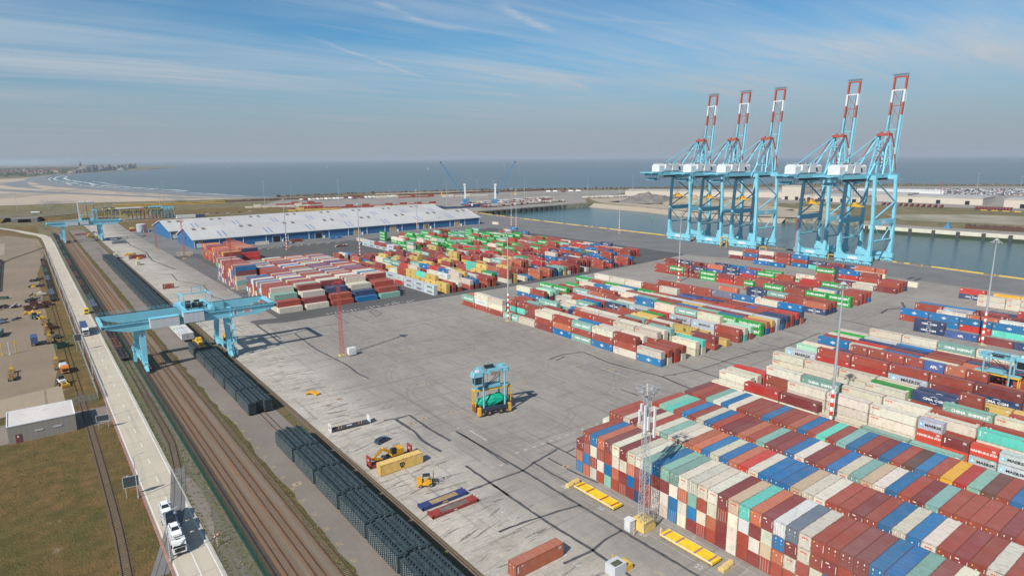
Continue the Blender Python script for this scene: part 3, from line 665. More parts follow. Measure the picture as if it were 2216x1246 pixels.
def marks_end(mb,x,sgn,kind):
    """front wall / door marks; sgn=-1 wall faces -x"""
    e=x+sgn*.03
    def q(y0,z0,y1,z1,mi): mb.add([(e,y0,z0),(e,y1,z0),(e,y1,z1),(e,y0,z1)],[(0,1,2,3)],mi)
    # small number plates beside the left post
    q(.24,1.0,.32,2.4,0); q(1.28,1.75,1.5,1.97,0)
    q(1.9,2.25,2.1,2.5,4) if kind in('plain','tex','china','kl') else None
    if kind=='oocl': put_text(mb,'OOCL',(e,1.22,2.15),(0,-1,0),(0,0,1),.42,.03,1)
    if kind=='tex': put_text(mb,'tex',(e,1.8,2.45),(0,-1,0),(0,0,1),.42,.03,0)
def shell_mb(L,detail=True,ends=(True,True),front_only=False):
    mb=MB(); t=.02
    # corrugated sides
    n=int((L-.3)/.278); x0=.15; p=(L-.3)/n
    for s in (0,1):
        yo=W-.02 if s else .02; yi=W-.062 if s else .062
        pr=[]
        for i in range(n):
            a=x0+i*p; pr+=[(a,yo),(a+p*.28,yo),(a+p*.46,yi),(a+p*.78,yi)]
        pr.append((L-.15,yo)); k=len(pr)
        vs=[(a,b,.12) for a,b in pr]+[(a,b,H-.1) for a,b in pr]
        fs=[(i,i+1,k+i+1,k+i) if s==0 else (i+1,i,k+i,k+i+1) for i in range(k-1)]
        mb.add(vs,fs,0)
    # roof of shallow transverse ribs
    m=int(L/.62); vs=[];fs=[]
    for i in range(m+1):
        a=.1+(L-.2)*i/m; z=H-.035 if i%2 else H-.012; vs+=[(a,.08,z),(a,W-.08,z)]
    fs=[(2*i,2*i+2,2*i+3,2*i+1) for i in range(m)]; mb.add(vs,fs,0)
    mb.box(.1,.1,.1,L-.1,W-.1,.14,0)
    # front wall (far end x=L) corrugated vertically
    nn=8; q=(W-.3)/nn
    def endwall(x,sg):
        pr=[]
        for i in range(nn):
            a=.15+i*q; pr+=[(a,x),(a+q*.28,x),(a+q*.46,x-sg*.04),(a+q*.78,x-sg*.04)]
        pr.append((W-.15,x)); k=len(pr)
        vs=[(b,a,.15) for a,b in pr]+[(b,a,H-.12) for a,b in pr]
        mb.add(vs,[(i,i+1,k+i+1,k+i) if sg>0 else (i+1,i,k+i,k+i+1) for i in range(k-1)],0)
    endwall(L-.02,1)
    return mb,endwall
def frame_mb(L):
    mb=MB(); c=.15
    for x in (0,L-c):
        for y in (0,W-c): mb.box(x,y,.0,x+c,y+c,H,0)
    for y in (0,W-.1):
        mb.box(c,y+.005,H-.11,L-c,y+.095,H-.005,0); mb.box(c,y+.005,.02,L-c,y+.095,.16,0)
    for x in (0,L-.11):
        mb.box(x+.01,c,H-.13,x+.1,W-c,H-.004,0); mb.box(x+.01,c,.02,x+.1,W-c,.17,0)
    return mb
def door_mb(side):
    mb=MB(); y0=.15 if side==0 else W/2+.01; y1=W/2-.01 if side==0 else W-.15
    mb.box(.03,y0,.17,.07,y1,H-.13,0)
    for i in range(5):
        z=.45+i*.5; mb.box(.015,y0+.05,z,.03,y1-.05,z+.16,0)
    return mb
def bars_mb(side,kind):
    mb=MB(); y0=.15 if side==0 else W/2; 
    for a in (.28,.78):
        mb.tube((-.015,y0+a,.1),(-.015,y0+a,H-.08),.03,n=6,mi=0); mb.box(-.03,y0+a-.05,1.1,-.01,y0+a+.12,1.2,0)
    for z,zz_ in ((1.55,.1),(2.2,.34)):
        mb.add([(-.02,y0+.46,z),(-.02,y0+.60,z),(-.02,y0+.60,z+zz_),(-.02,y0+.46,z+zz_)],[(0,1,2,3)],1)
    return mb
MC={}
def get(k,fn):
    if k not in MC: MC[k]=fn()
    return MC[k]
def cmesh(kind,ln,doors,end_mark):
    """(shell,frame,door0,door1,bars0,bars1) meshes shared by all copies"""
    L=LEN[ln]
    def sh():
        mb,ew=shell_mb(L)
        if not doors: ew(.02,-1)
        mm=MB(); marks_side(mm,kind,L)
        if not doors: marks_end(mm,-.0,-1,kind)
        mb.merge(mm,mmap={0:1,1:2,2:3,3:4,4:5}); return mb.mesh('shell',[MP]+MARKM)
    shell=get(('s',kind,ln,doors),sh); fr=get(('f',ln),lambda: frame_mb(L).mesh('frame',MFR))
    if not doors: return shell,fr,None,None,None,None
    return shell,fr,get(('d',0),lambda: door_mb(0).mesh('door',MP)),get(('d',1),lambda: door_mb(1).mesh('door',MP)),get(('b',0),lambda: bars_mb(0,kind).mesh('locking_bars',[MFR,MW])),get(('b',1),lambda: bars_mb(1,kind).mesh('locking_bars',[MFR,MW]))
def jit(c,a=.17):
    k=1+random.uniform(-a,a); return tuple(max(0,v*k*(1+random.uniform(-.05,.05))) for v in c)
CONT=[]   # dict(x,y,z,rz code,len,type,block,row,slot,tier,tiers,door)
def add_c(t,x,y,z,orient,ln,door,info,vis): CONT.append(dict(t=t,x=x,y=y,z=z,o=orient,ln=ln,door=door,info=info,vis=vis))
ORD=['','first','second','third','fourth','fifth','sixth','seventh','eighth','ninth','tenth']
def od(n): return ORD[n] if n<len(ORD) else ('%d%s'%(n,{1:'st',2:'nd',3:'rd'}.get(n%10 if not 10<n%100<14 else 0,'th')))
def tierw(t,n):
    if n==1: return 'single on the ground'
    if t==n-1: return 'top of %d high stack'%n
    if t==0: return 'on the ground under others'
    return ('second' if t==1 else 'third' if t==2 else 'fourth')+' tier up'
# --- lengthways blocks: rows along Y. Slot text bottom to top, 40 ft; "a:b" = two 20 ft stacks (left then right)
def block(name,X0,Yl,p,rows,rev=False,nslots=11,pX=4.25,fill=None):
    occ={}
    for k,txt in rows.items():
        sl=txt.split(',')
        if rev: sl=sl[::-1]; 
        base=nslots-len(sl) if rev else 0
        for i,s in enumerate(sl): occ[(k,i+base)]=s
    if fill:
        for k in range(fill['k'][0],fill['k'][1]+1):
            for i in range(nslots):
                if (k,i) in occ or k in rows and not fill.get('inrow'): continue
                if random.random()<fill['dens']: 
                    n=random.choice(fill['h']); occ[(k,i)]=''.join(random.choice(fill['pal']) for _ in range(n))
    def hh(k,i): s=occ.get((k,i),'').replace('.',''); return max(len(q) for q in s.split(':')) if s else 0
    for (k,i),s in sorted(occ.items()):
        s=s.replace('.','')
        if not s: continue
        x=X0+pX*k
        if k==int(k): pass
        parts=s.split(':')
        for h_,st in enumerate(parts):
            ln=40 if len(parts)==1 else 20
            ytop=Yl-p*i-(0 if h_==0 else 6.2)
            y=ytop-LEN[ln]
            for t,cc in enumerate(st):
                top=(t==len(st)-1); front=hh(k-1,i); side=1.0 if front<=t-1 or front==0 else (.55 if front==t else .25)
                endv=hh(k,i+1)<=t and h_==len(parts)-1
                vis=(1.0 if top else 0)*.9, side, 1.0 if endv else 0
                row='nearest row' if k==min(rows) else '%s row from the front'%od(int(k-min(rows))+1)
                cw='%s from its far end'%od(i+1) if len(parts)==1 else ('%s short slot from its far end'%od(2*i+1+h_))
                add_c(cc,x,y,t*H,90,ln,True,(name,row,cw,tierw(t,len(st))),vis)
def column_block(name,X0,bays,Y0,pX,info_bay,mats_low=None,hs=4,stagger=None,lowpal='rrrwwbmot'):
    """widthways blocks: containers lie along X, side by side down Y"""
    for bi,cols in enumerate(bays):
        for i,st in enumerate(cols):
            if not st: continue
            X=X0+pX*bi; y=Y0[bi]-PIT*(i+1)
            for t,cc in enumerate(st):
                top=t==len(st)-1
                lh=len(bays[bi-1][max(0,min(len(bays[bi-1])-1,i-int(round((Y0[bi]-Y0[bi-1])/PIT)) ))]) if bi else 0
                endv=1.0 if t>=lh else (.2 if t==lh-1 else 0)
                nx=cols[i+1] if i+1<len(cols) else ''
                sidev=1.0 if len(nx)<=t else 0
                door=random.random()<.35 if not cc.isupper() else False
                add_c(cc,X,y,t*H,0,40,door,(name,info_bay[min(bi,len(info_bay)-1)],'%s from its far end'%od(i+1),tierw(t,len(st))),(1.0 if top else 0,sidev,endv))
random.seed(21)
fgpal='rrrrmmwwwwbbotTd'
bay1='bom,obrr,wrwb,rwro,tbrd,roww,rmwm,mbow,nmmw,rrnt,wwrb,wwmt,bbwt,wwow,mbtw,rwrw,roww,mmrm,wwwW,rrcT,mwmo,rWwm,robc,rwms,wrww,rwrr,wbmr,rbrd,ormd,rbrb,wrob,rwrt,bmrd,wrmw,rmrr,wrbw,rrmr,mwrb,wrrr,rrbm'.split(',')
def top(s,extra=0,pal=fgpal): return [''.join(random.choice(pal) for _ in range(3))+c for c in s]+[''.join(random.choice(pal) for _ in range(4)) for _ in range(extra)]
bay2=['wrw']+top('rrwmwrwtwwoobwboRwbbbWwwrrmrbwbwrmrwrrbw')
bay3=top('rtTrbrwbrmmortmmbwmrbwtWwbrmtrrrrmrmwbrr')
bay4=top('mrrtwbwrrrbrrobrTrtbrmbrMbrYRtMrbrmwrr')
FGN='big block beside the lattice tower'
column_block(FGN,105.2,[bay1,bay2,bay3,bay4],[110.7,115.45,110.3,110.2],14.25,['front bay','second bay','third bay','rear bay'])
# far left widthways block
p2='rrrrrmmwwwwbbtod'
def stair(n,fronts,depth,pal=p2):
    cols=[''.join(random.choice(pal) for _ in range(4)) for _ in range(n)]
    k=0
    for h in range(4):
        for _ in range(depth[h]):
            idx=n-1-k
            if idx>=0: cols[idx]=cols[idx][:h]+fronts[h]; 
            if idx>=0: cols[idx]=(fronts[:h]+fronts[h]) if True else cols[idx]
            k+=1
    return cols
LBN='block beyond the railway gantry'
lb=[stair(24,'wrtw',(1,2,2,1)),stair(50,'wmwm',(1,1,2,1)),stair(51,'rrnm',(1,2,3,1)),stair(51,'bnww',(1,2,3,1)),stair(51,'trrm',(1,2,4,1))]
column_block(LBN,100.8,lb,[388.8,452.5,455,455,455],14.4,['nearest bay to the railway','second bay from the railway','third bay from the railway','fourth bay from the railway','bay furthest from the railway'])
column_block('low stacks behind the railway gantry block',100.8,[[''.join(random.choice(p2) for _ in range(5)) for _ in range(20)]],[459],14.4,['single bay'])
pO='ooooRRdYrpmo'
column_block('orange and red block beside the warehouse',116.0,[stair(32,'rrnr',(1,1,1,1),pO)],[571],14.4,['bay nearest the railway'])
column_block('orange and red block beside the warehouse',132.3,[stair(26,'RRRn',(1,1,1,1),pO)],[571.5],14.4,['bay towards the warehouse'])
mid={0:'bw,wrr,brw,trt,bor,mrw,w,t,rww,rcw,rt',1:'wr,rrw,wrw,rwb,rww,row,rmr,rTr:mTr,m,r,ro',2:'Rr,r,r,wr,rw,rm,rr,nb,m,bb,.',3:'wr,trw,rww,rmr,wrr,or,rr,bb,n,b,.',4:'.,rww,wrw,wrw,wrw,o,rr,r,n,.,.',5:'ww,rwt,tr,rb,wm,nn,r,T,.,.,.',6:'wT,rt,rr,wo,rn,oo,r,rt,t,r,.',
7:'.,w,r,mr,rw,rw,t,t,.,r,.',8:'rm,.,wr,wt,rr,rm,b,.,t,.,.',9:'.,yy,rw,ry,r,g,wt,w,.,br,bw',10:'y,n,rm,ny,rr,w,rb,w,.,me,.',11:'.,y,.,rg,.,rn,rr,wr,w,tt,.',12:'rr,kk,mk,rR,mk,wt,rk,rk,w,r,.',13:'Tw,rww,wrt,rww,rtb,ww,b,g,r,rg,Rg',14:'re,r,wr,gb,rr,ro,rr,ro,rt,rr,g',15:'.,m,r,rr,bb,rr,g,g,r,.,.',
16:'gg,rg,wR,mo,rg,rb,m,rr,rr,.,.',17:'bo,wb,rt,rb,wr,wt,rw,r,R,r,.',18:'ry,mm,rm,my,rr,rr,rr,rc,rb,rw,g',19:'kk,mk,mk,mk,mk,rw,w,ww,.,.,.',20:'bn,rr,rR,ro,rm,rr,bg,rb,rg,rr,rg',21:'rn,mr,pr,rm,wp,rww,rmr,rww,www,rww,rt',22:'rr,rp:rr,nr:nr,pp:nn,rn:rn,.,.,.,.,.,.',23:'nR,rr,bm,rm,.,.,.,.,.,.,.',24:'onb,rbw,rwb,mrs,mrr,wrr,rmr,n,.,.,.'}
block('middle block',186.4,150.1+12.62*11-.25,12.62,mid,rev=True)
rb={1:'w,wR,wm,w,t,t,.,.',2:'ww,w,www,www,www,hhk:hm,kh:kk,kk:ww',3:'ww,.,.,.,r,rrw,rwT,www',4:'rR,rrw,wrt,www,rww,rrr,rrr,rww',5:'r,r,wr,rm,rr,rr,rw,ww',6:'R,rr,rr,rm,rr,rrt,rww,www',8:'.,w,w,rw,r,rm,m,w',9:'.,w,w,wg,rn,rrr:w,mr,ww',10:'ww,ww,ww,ww,nn,my,yy,yy',12:'kk,wRr,rRr,rkr,rmr,rnm,rm,ww',13:'n,nn,rr,rr,w,rr,t,w',14:'re,rn,nn,rn,rt,r,tt,r',15:'rw,nn:rnr,nnr:pnr,rpr:npp,rno:nnr,rr,tt,w',16:'.,r,r,w,r,b,t,w',17:'w,k,rm,rw,rr,r,b,b',18:'rb,rw,rb,rw,ro,rr,ww,r',19:'rr,rR,rm,rr,ro,rr,r,r',20:'rw,mn,rn,rr,rn,rn,nn,b',21:'rg,wk,rb,mm,wm,rr,rr,t',22:'ww,www,www,wwt,www,www,rr,r',24:'o,.,.,.,.,.,.,.'}
block('right hand block',178,124.8,12.5,rb,nslots=8)
rb2={0:'.,nn,p,m,n,r,r',4:'rb,bb,Rb,Tb,bb,rr,b',6:'b,bw,ro,rc,rr,wr,r',8:'rr,rk,rm,mm,rr,rr,r',9:'rb,rb,rr,n,.,r,.',12:'.,b:.,n,rR,ww,r,r',13:'.,.,n,n,wr,rr,t',19:'.,ww,ww:ww,tn,rr,tt,w',22:'nR,.,.,.,rr,w,.',25:'.,Y,Y,Y,.,.,.'}
block('far right block',316.5,124.8,12.5,rb2,nslots=8)
nb={0:'no,.,.,.,ro,.,.,.,.,.,.,.',1:'nr,rr,r,.,.,.,.,.,.,.,.,.',2:'nr,rr,rt,nn,.,.,.,.,.,.,.,.',6:'gg,rg,rr,rg,rg:n,.,.,.,.,.,.,.',8:'r,bw,mm,wm,rr,rr,Rm,gg,rm:m,rg,rr,.',9:'rr,rb,rR,rr,rm,.,.,R,r,g,r,.',10:'rr,rrg,rrR,rr,w,.,.,.,.,.,.,.',11:'br,w,rb,r,.,.,.,.,.,.,.,.',14:'.,.,.,.,rr,rg,Rp,nn,po,nm,rn,rm',16:'.,.,.,.,g,rg,rr,rb,rn,g,g,.',19:'m,w,m,.,.,.,.,.,.,.,.,.',20:'rr,w,n,rrg,w:w,.,.,.,.,.,.,.',21:'rr,wrr,wRb,g,.,.,.,.,.,.,.,.',22:'nr,.,w,n,.,.,.,.,.,.,.,.',26:'w,.,wwo,nn,tm,.,.,.,.,.,.,.',27:'.,.,.,r,rn,.,.,b,b,.,.,.'}
block('block in front of the ship cranes',313.5,150.6+12.6*12,12.6,nb,rev=True,nslots=12)
block('row nearest the ship cranes',440,292.4,13.0,{0:'mw,rbr,cmw,rrm,brb,Tn,rm,nn,wo'},nslots=10)
# far field of lengthways rows
far={}
random.seed(5)
def fpal(k,j):
    if k>=18 and j>=12: return 'ggggrrtw'
    if k>=22 and 7<=j<12: return 'ggrrrrwtR'
    if 7<=k<=17 and j>=2: return 'yyyrrrmTw'
    if k>=26 and j<6: return 'rrrmnngwRb'
    return 'rrrrmmwwbytRo'
anchor={(0,0):'kk',(0,1):'kk',(0,2):'kk',(0,3):'Rc',(0,4):'kk',(2,0):'yy',(2,1):'yyy',(2,2):'yyT',(2,3):'yyy',(2,4):'rrr',(2,5):'rw',(4,0):'rw',(4,1):'rwc',(4,2):'rrw',(4,3):'rw',(4,4):'rww',(4,5):'rrR',(4,6):'rbt',(4,7):'wwt',(4,8):'rww',(6,0):'rw',(6,1):'rww',(6,2):'rrb',(6,3):'rrR',(6,4):'rrb',(6,5):'rrt',(9,1):'rc',(14,0):'yy',(15,1):'ryy',(12,1):'rg',(15,13):'kr',(15,14):'kk',(15,15):'kr',(15,16):'kr',(15,17):'kk',(15,18):'kc',(15,19):'nw',(16,14):'wk',(16,15):'ss',(16,16):'yk',(21,0):'ro',(22,0):'nn',(22,1):'TnR',(37,5):'rr:rR',(37,6):'rr:Rr',(37,7):'rr:rm',(36,4):'rR:rr',(36,3):'rr:rr'}
for k in range(0,49):
    js=range(0,12) if k<12 else (range(0,11) if k<18 else (range(0,16) if k<22 else range(0,21)))
    if k>40: js=range(2,20)
    for j in js:
        if (k,j) in anchor: far[(k,j)]=anchor[(k,j)]; continue
        d=.74 if k not in (1,11,20,31) else .2
        if j>=len(js)-2: d=.4
        if 4<j<9 and k<3: d=.8
        if random.random()<d:
            n=random.choices((1,2,3),(3,6,2 if k<24 else .6))[0]; pl=fpal(k,j); c=random.choice(pl)
            far[(k,j)]=''.join(random.choice(pl) if random.random()<.6 else c for _ in range(n))
for kk in [q for q in anchor if q not in far]: far[kk]=anchor[kk]
rows={}
for k in range(49):
    mxj=max([j for (a,j) in far if a==k] or [0]); rows[k]=','.join(far.get((k,j),'.') for j in range(mxj+1))
    rows[k]+=',.'*(21-(mxj+1)) if mxj<20 else ''
block('far block before the warehouse',186.6,318.5+12.5*21-.3,12.5,rows,rev=True,nslots=21)
# ---- choose the 300 that show largest
def parea(c):
    L=LEN[c['ln']]; 
    if c['o']==90: dx,dy=W,L
    else: dx,dy=L,W
    x,y,z=c['x'],c['y'],c['z']
    def poly(ps):
        q=[project(*p) for p in ps]
        if any(a[0]<-9000 for a in q): return 0
        inside=sum(1 for a in q if -5<a[0]<2221 and -5<a[1]<1251)/len(q)
        if inside==0: return 0
        cl=[(min(max(a,0),2216),min(max(b,0),1246)) for a,b in q]
        return abs(sum(cl[i][0]*cl[(i+1)%4][1]-cl[(i+1)%4][0]*cl[i][1] for i in range(4)))/2
    tp=poly([(x,y,z+H),(x+dx,y,z+H),(x+dx,y+dy,z+H),(x,y+dy,z+H)]); fx=poly([(x,y,z),(x,y,z+H),(x,y+dy,z+H),(x,y+dy,z)]); fy=poly([(x,y,z),(x,y,z+H),(x+dx,y,z+H),(x+dx,y,z)])
    v=c['vis']
    return v[0]*tp+(v[1]*fx+v[2]*fy if c['o']==90 else v[2]*fx+v[1]*fy)
for c in CONT: c['a']=parea(c)
# extra individuals placed alone on the yard take part in the same count
EXTRA=[('y',64.0,138.5,.02,0,40,'yellow container lying beside the excavator, black letters on its side'),('o',66.0,85.6,.02,0,40,'lone orange red container on the slab at the bottom of the picture'),
('r',65.4,443,.02,0,20,'short rust red container alone on the slab left of the big blocks'),('w',66.5,560,.02,90,20,'short white container standing alone near the yellow beams'),('m',66.5,600,.02,0,40,'maroon container beside the yellow machine parts on the far slab'),
('n',66,757,.02,0,40,'dark blue container lying on the far slab nearest the far gantry'),('s',67.5,723,.02,0,40,'slate coloured container lying on the far slab'),('c',49.6,303,1.2,90,40,'a'),('c',52.1,303,1.2,90,40,'a'),('c',49.6,315.6,1.2,90,40,'a'),('c',52.1,315.6,1.2,90,40,'a'),('c',49.6,328.2,1.2,90,40,'a'),('c',52.1,328.2,1.2,90,40,'a'),('w',57.5,612,1.0,90,20,'short white container at the far end of the flatrack line'),
('b',245,619,.02,0,40,'blue container parked along the warehouse front'),('w',128,617,.02,0,40,'grey white container parked before the warehouse left end'),('w',173,621,.02,0,40,'off-white container beside the second warehouse door'),('m',205,620,.02,0,40,'maroon container parked before the warehouse between two doors'),('w',100.5,592,.02,0,40,'white container against the left end of the warehouse'),
('w',455,620,.02,90,40,'white container on the quay beyond the far block, on top'),('b',436,560,.02,90,40,'blue container on the quay side road'),('w',416,545,.02,90,40,'white container in the far quay row'),('b',420,520,.02,90,40,'blue container in the far quay row')]
ex=[]
for t,x,y,z,o,ln,lab in EXTRA:
    c=dict(t=t,x=x,y=y,z=z,o=o,ln=ln,door=True,info=None,lab=lab,vis=(1,1,1)); c['a']=parea(c)+3000; ex.append(c)
    if lab=='a':
        i=len(ex)-8; c['lab']='white container on the track under the gantry, %s pair, %s side'%({0:'nearest',1:'nearest',2:'middle',3:'middle',4:'furthest',5:'furthest'}[i],'road' if i%2==0 else 'yard')
ranked=sorted(CONT,key=lambda c:-c['a']); NI=300-len(ex)
SEL=ranked[:NI]+ex; REST=[c for c in ranked[NI:]]
print('containers',len(CONT),'cut area',ranked[NI]['a'])
used={}
for idx,c in enumerate(SEL):
    rgb,word,kind=PAL[c['t']]; L=LEN[c['ln']]
    e=empty('shipping_container',(0,0,0)); 
    if c['o']==90: e.location=(c['x']+W,c['y'],c['z']); e.rotation_euler=(0,0,R_(90))
    else: e.location=(c['x'],c['y'],c['z'])
    col=(*jit(rgb),1)
    big=c['a']>900
    dr=c['door'] if c['info'] else True
    ms=cmesh(kind,c['ln'],dr,True)
    def part(n,me,par):
        o=bpy.data.objects.new(n,me); C.objects.link(o); o.parent=par; o.color=col; return o
    part('shell',ms[0],e); part('frame',ms[1],e)
    if ms[2]:
        for di in (0,1):
            d=part('door',ms[2+di],e); part('locking_bars',ms[4+di],d)
    if c['info']:
        a,b,s,t=c['info']
        t={'single on the ground':'single','on the ground under others':'bottom'}.get(t,t.replace(' high stack','').replace(' tier up',' up'))
        s=s.replace(' from its far end','').replace(' short slot','')
        a={'big block beside the lattice tower':'lattice tower block','block beyond the railway gantry':'railway gantry block','block in front of the ship cranes':'ship crane block','far block before the warehouse':'warehouse side block','orange and red block beside the warehouse':'orange red block','row nearest the ship cranes':'ship crane row'}.get(a,a)
        def mk(b,a): return '%s%s container, %s, %s from far end, %s, %s'%('short ' if c['ln']==20 else '',word,t,s,b,a)
        lab=mk(b,a)
        if len(lab.split())>16: lab=mk(b.replace(' from the front',''),a)
        if len(lab.split())>16: lab=lab.replace('from far end','along')
    else: lab=c['lab']
    lab=' '.join(lab.split()[:16])
    tag(e,lab,'container','shipping containers stacked in the yard'); used.setdefault(lab,[]).append(e)
dups=[k for k,v in used.items() if len(v)>1]; print('duplicate labels',len(dups),dups[:5])
for k in dups:
    for i,o in enumerate(used[k]): o['label']=' '.join(k.split()[:13])+' '+('upper','lower','third','fourth')[min(i,3)]+' twin'
# remaining containers: one mass
mb=MB(); cols=[]; 
def addq(v,f,mi,col):
    n0=len(mb.f); mb.add(v,f,mi); cols.extend([col]*(len(mb.f)-n0))
for c in REST:
    rgb,word,kind=PAL[c['t']]; L=LEN[c['ln']]; col=jit(rgb)
    dx,dy=(W,L) if c['o']==90 else (L,W); x,y,z=c['x'],c['y'],c['z']; g=.012
    x0,y0,x1,y1=x+g,y+g,x+dx-g,y+dy-g; z0,z1=z+.03,z+H-.02
    addq([(x0,y0,z0),(x1,y0,z0),(x1,y1,z0),(x0,y1,z0),(x0,y0,z1),(x1,y0,z1),(x1,y1,z1),(x0,y1,z1)],[(0,3,2,1),(4,5,6,7),(0,1,5,4),(1,2,6,5),(2,3,7,6),(3,0,4,7)],0,col)
    if c['a']>25 and c['o']==90 and c['vis'][1]>.3:
        def mk():
            m2=MB(); marks_side(m2,kind,L,far=c['a']<130); 
            # keep the camera side and the other side alike
            return m2
        m2=MC.setdefault(('m',kind,c['ln'],c['a']<130),None) or MC.__setitem__(('m',kind,c['ln'],c['a']<130),mk()) or MC[('m',kind,c['ln'],c['a']<130)]
        n0=len(mb.f); mb.merge(m2,(x+W,y,z),R_(90),{0:1,1:2,2:3,3:4,4:5}); cols.extend([(1,1,1)]*(len(mb.f)-n0))
    # door ends: posts and bars
    if c['a']>60 and c['o']==90 and c['vis'][2]>.3:
        for q in (.04,.62,1.2,1.82,2.3): addq([(x+q,y-.01,z+.1),(x+q+.09,y-.01,z+.1),(x+q+.09,y-.01,z+H-.1),(x+q,y-.01,z+H-.1)],[(0,1,2,3)],0,tuple(v*.55+.03 for v in col))
    if c['a']>60 and c['o']==0 and c['vis'][2]>.3:
        for q in (.02,2.33): addq([(x-.01,y+q,z+.1),(x-.01,y+q,z+H-.1),(x-.01,y+q+.09,z+H-.1),(x-.01,y+q+.09,z+.1)],[(0,1,2,3)],0,(.12,.07,.045))
        if c['door']:
            for q in (.4,.95,1.45,2.0): addq([(x-.01,y+q,z+.2),(x-.01,y+q,z+H-.2),(x-.01,y+q+.06,z+H-.2),(x-.01,y+q+.06,z+.2)],[(0,1,2,3)],0,(.5,.48,.45))
me=mb.mesh('container_stacks',[MPS]+MARKM)
ca=me.color_attributes.new('tint','FLOAT_COLOR','CORNER'); buf=[]
for p,col in zip(me.polygons,cols): buf.extend([col[0],col[1],col[2],1.0]*len(p.vertices))
ca.data.foreach_set('color',buf)
o=bpy.data.objects.new('container_stacks',me); C.objects.link(o)
tag(o,'all the smaller and further shipping containers of many colours in the terminal stacks','containers',None,'stuff')
# ---------------- ship-to-shore cranes
CB=mat('crane_light_blue',(.21,.56,.69),.5,var=.12,scale=.25); CB2=mat('crane_blue_shade',(.19,.43,.52),.5,var=.15,scale=.4)  # second blue is darker: painted shade on far parts, plain colour elsewhere
CWH=mat('house_white',(.64,.65,.65),.5,var=.1,scale=.3); CRD=mat('boom_red',(.42,.085,.05),.55,var=.25,scale=.4); CDK=mat('machine_black',(.03,.032,.035),.6); CYL=mat('spreader_yellow',(.72,.42,.04),.55,var=.2,scale=1)
GLS=mat('cab_glass',(.02,.03,.035),.08,0.0,spec=.8); RUB=mat('rubber',(.02,.02,.02),.85); CGR=mat('panel_grey',(.5,.51,.53),.6)
def rail(mb,p,q,h=1.1,step=3.0,t=.07,mi=0):
    p=Vector(p);q=Vector(q); L_=(q-p).length; n=max(1,int(L_/step))
    for z in (h,h*.5): mb.bar(p+Vector((0,0,z)),q+Vector((0,0,z)),t,mi=mi)
    for i in range(n+1): a=p.lerp(q,i/n); mb.bar(a,a+Vector((0,0,h)),t,mi=mi)
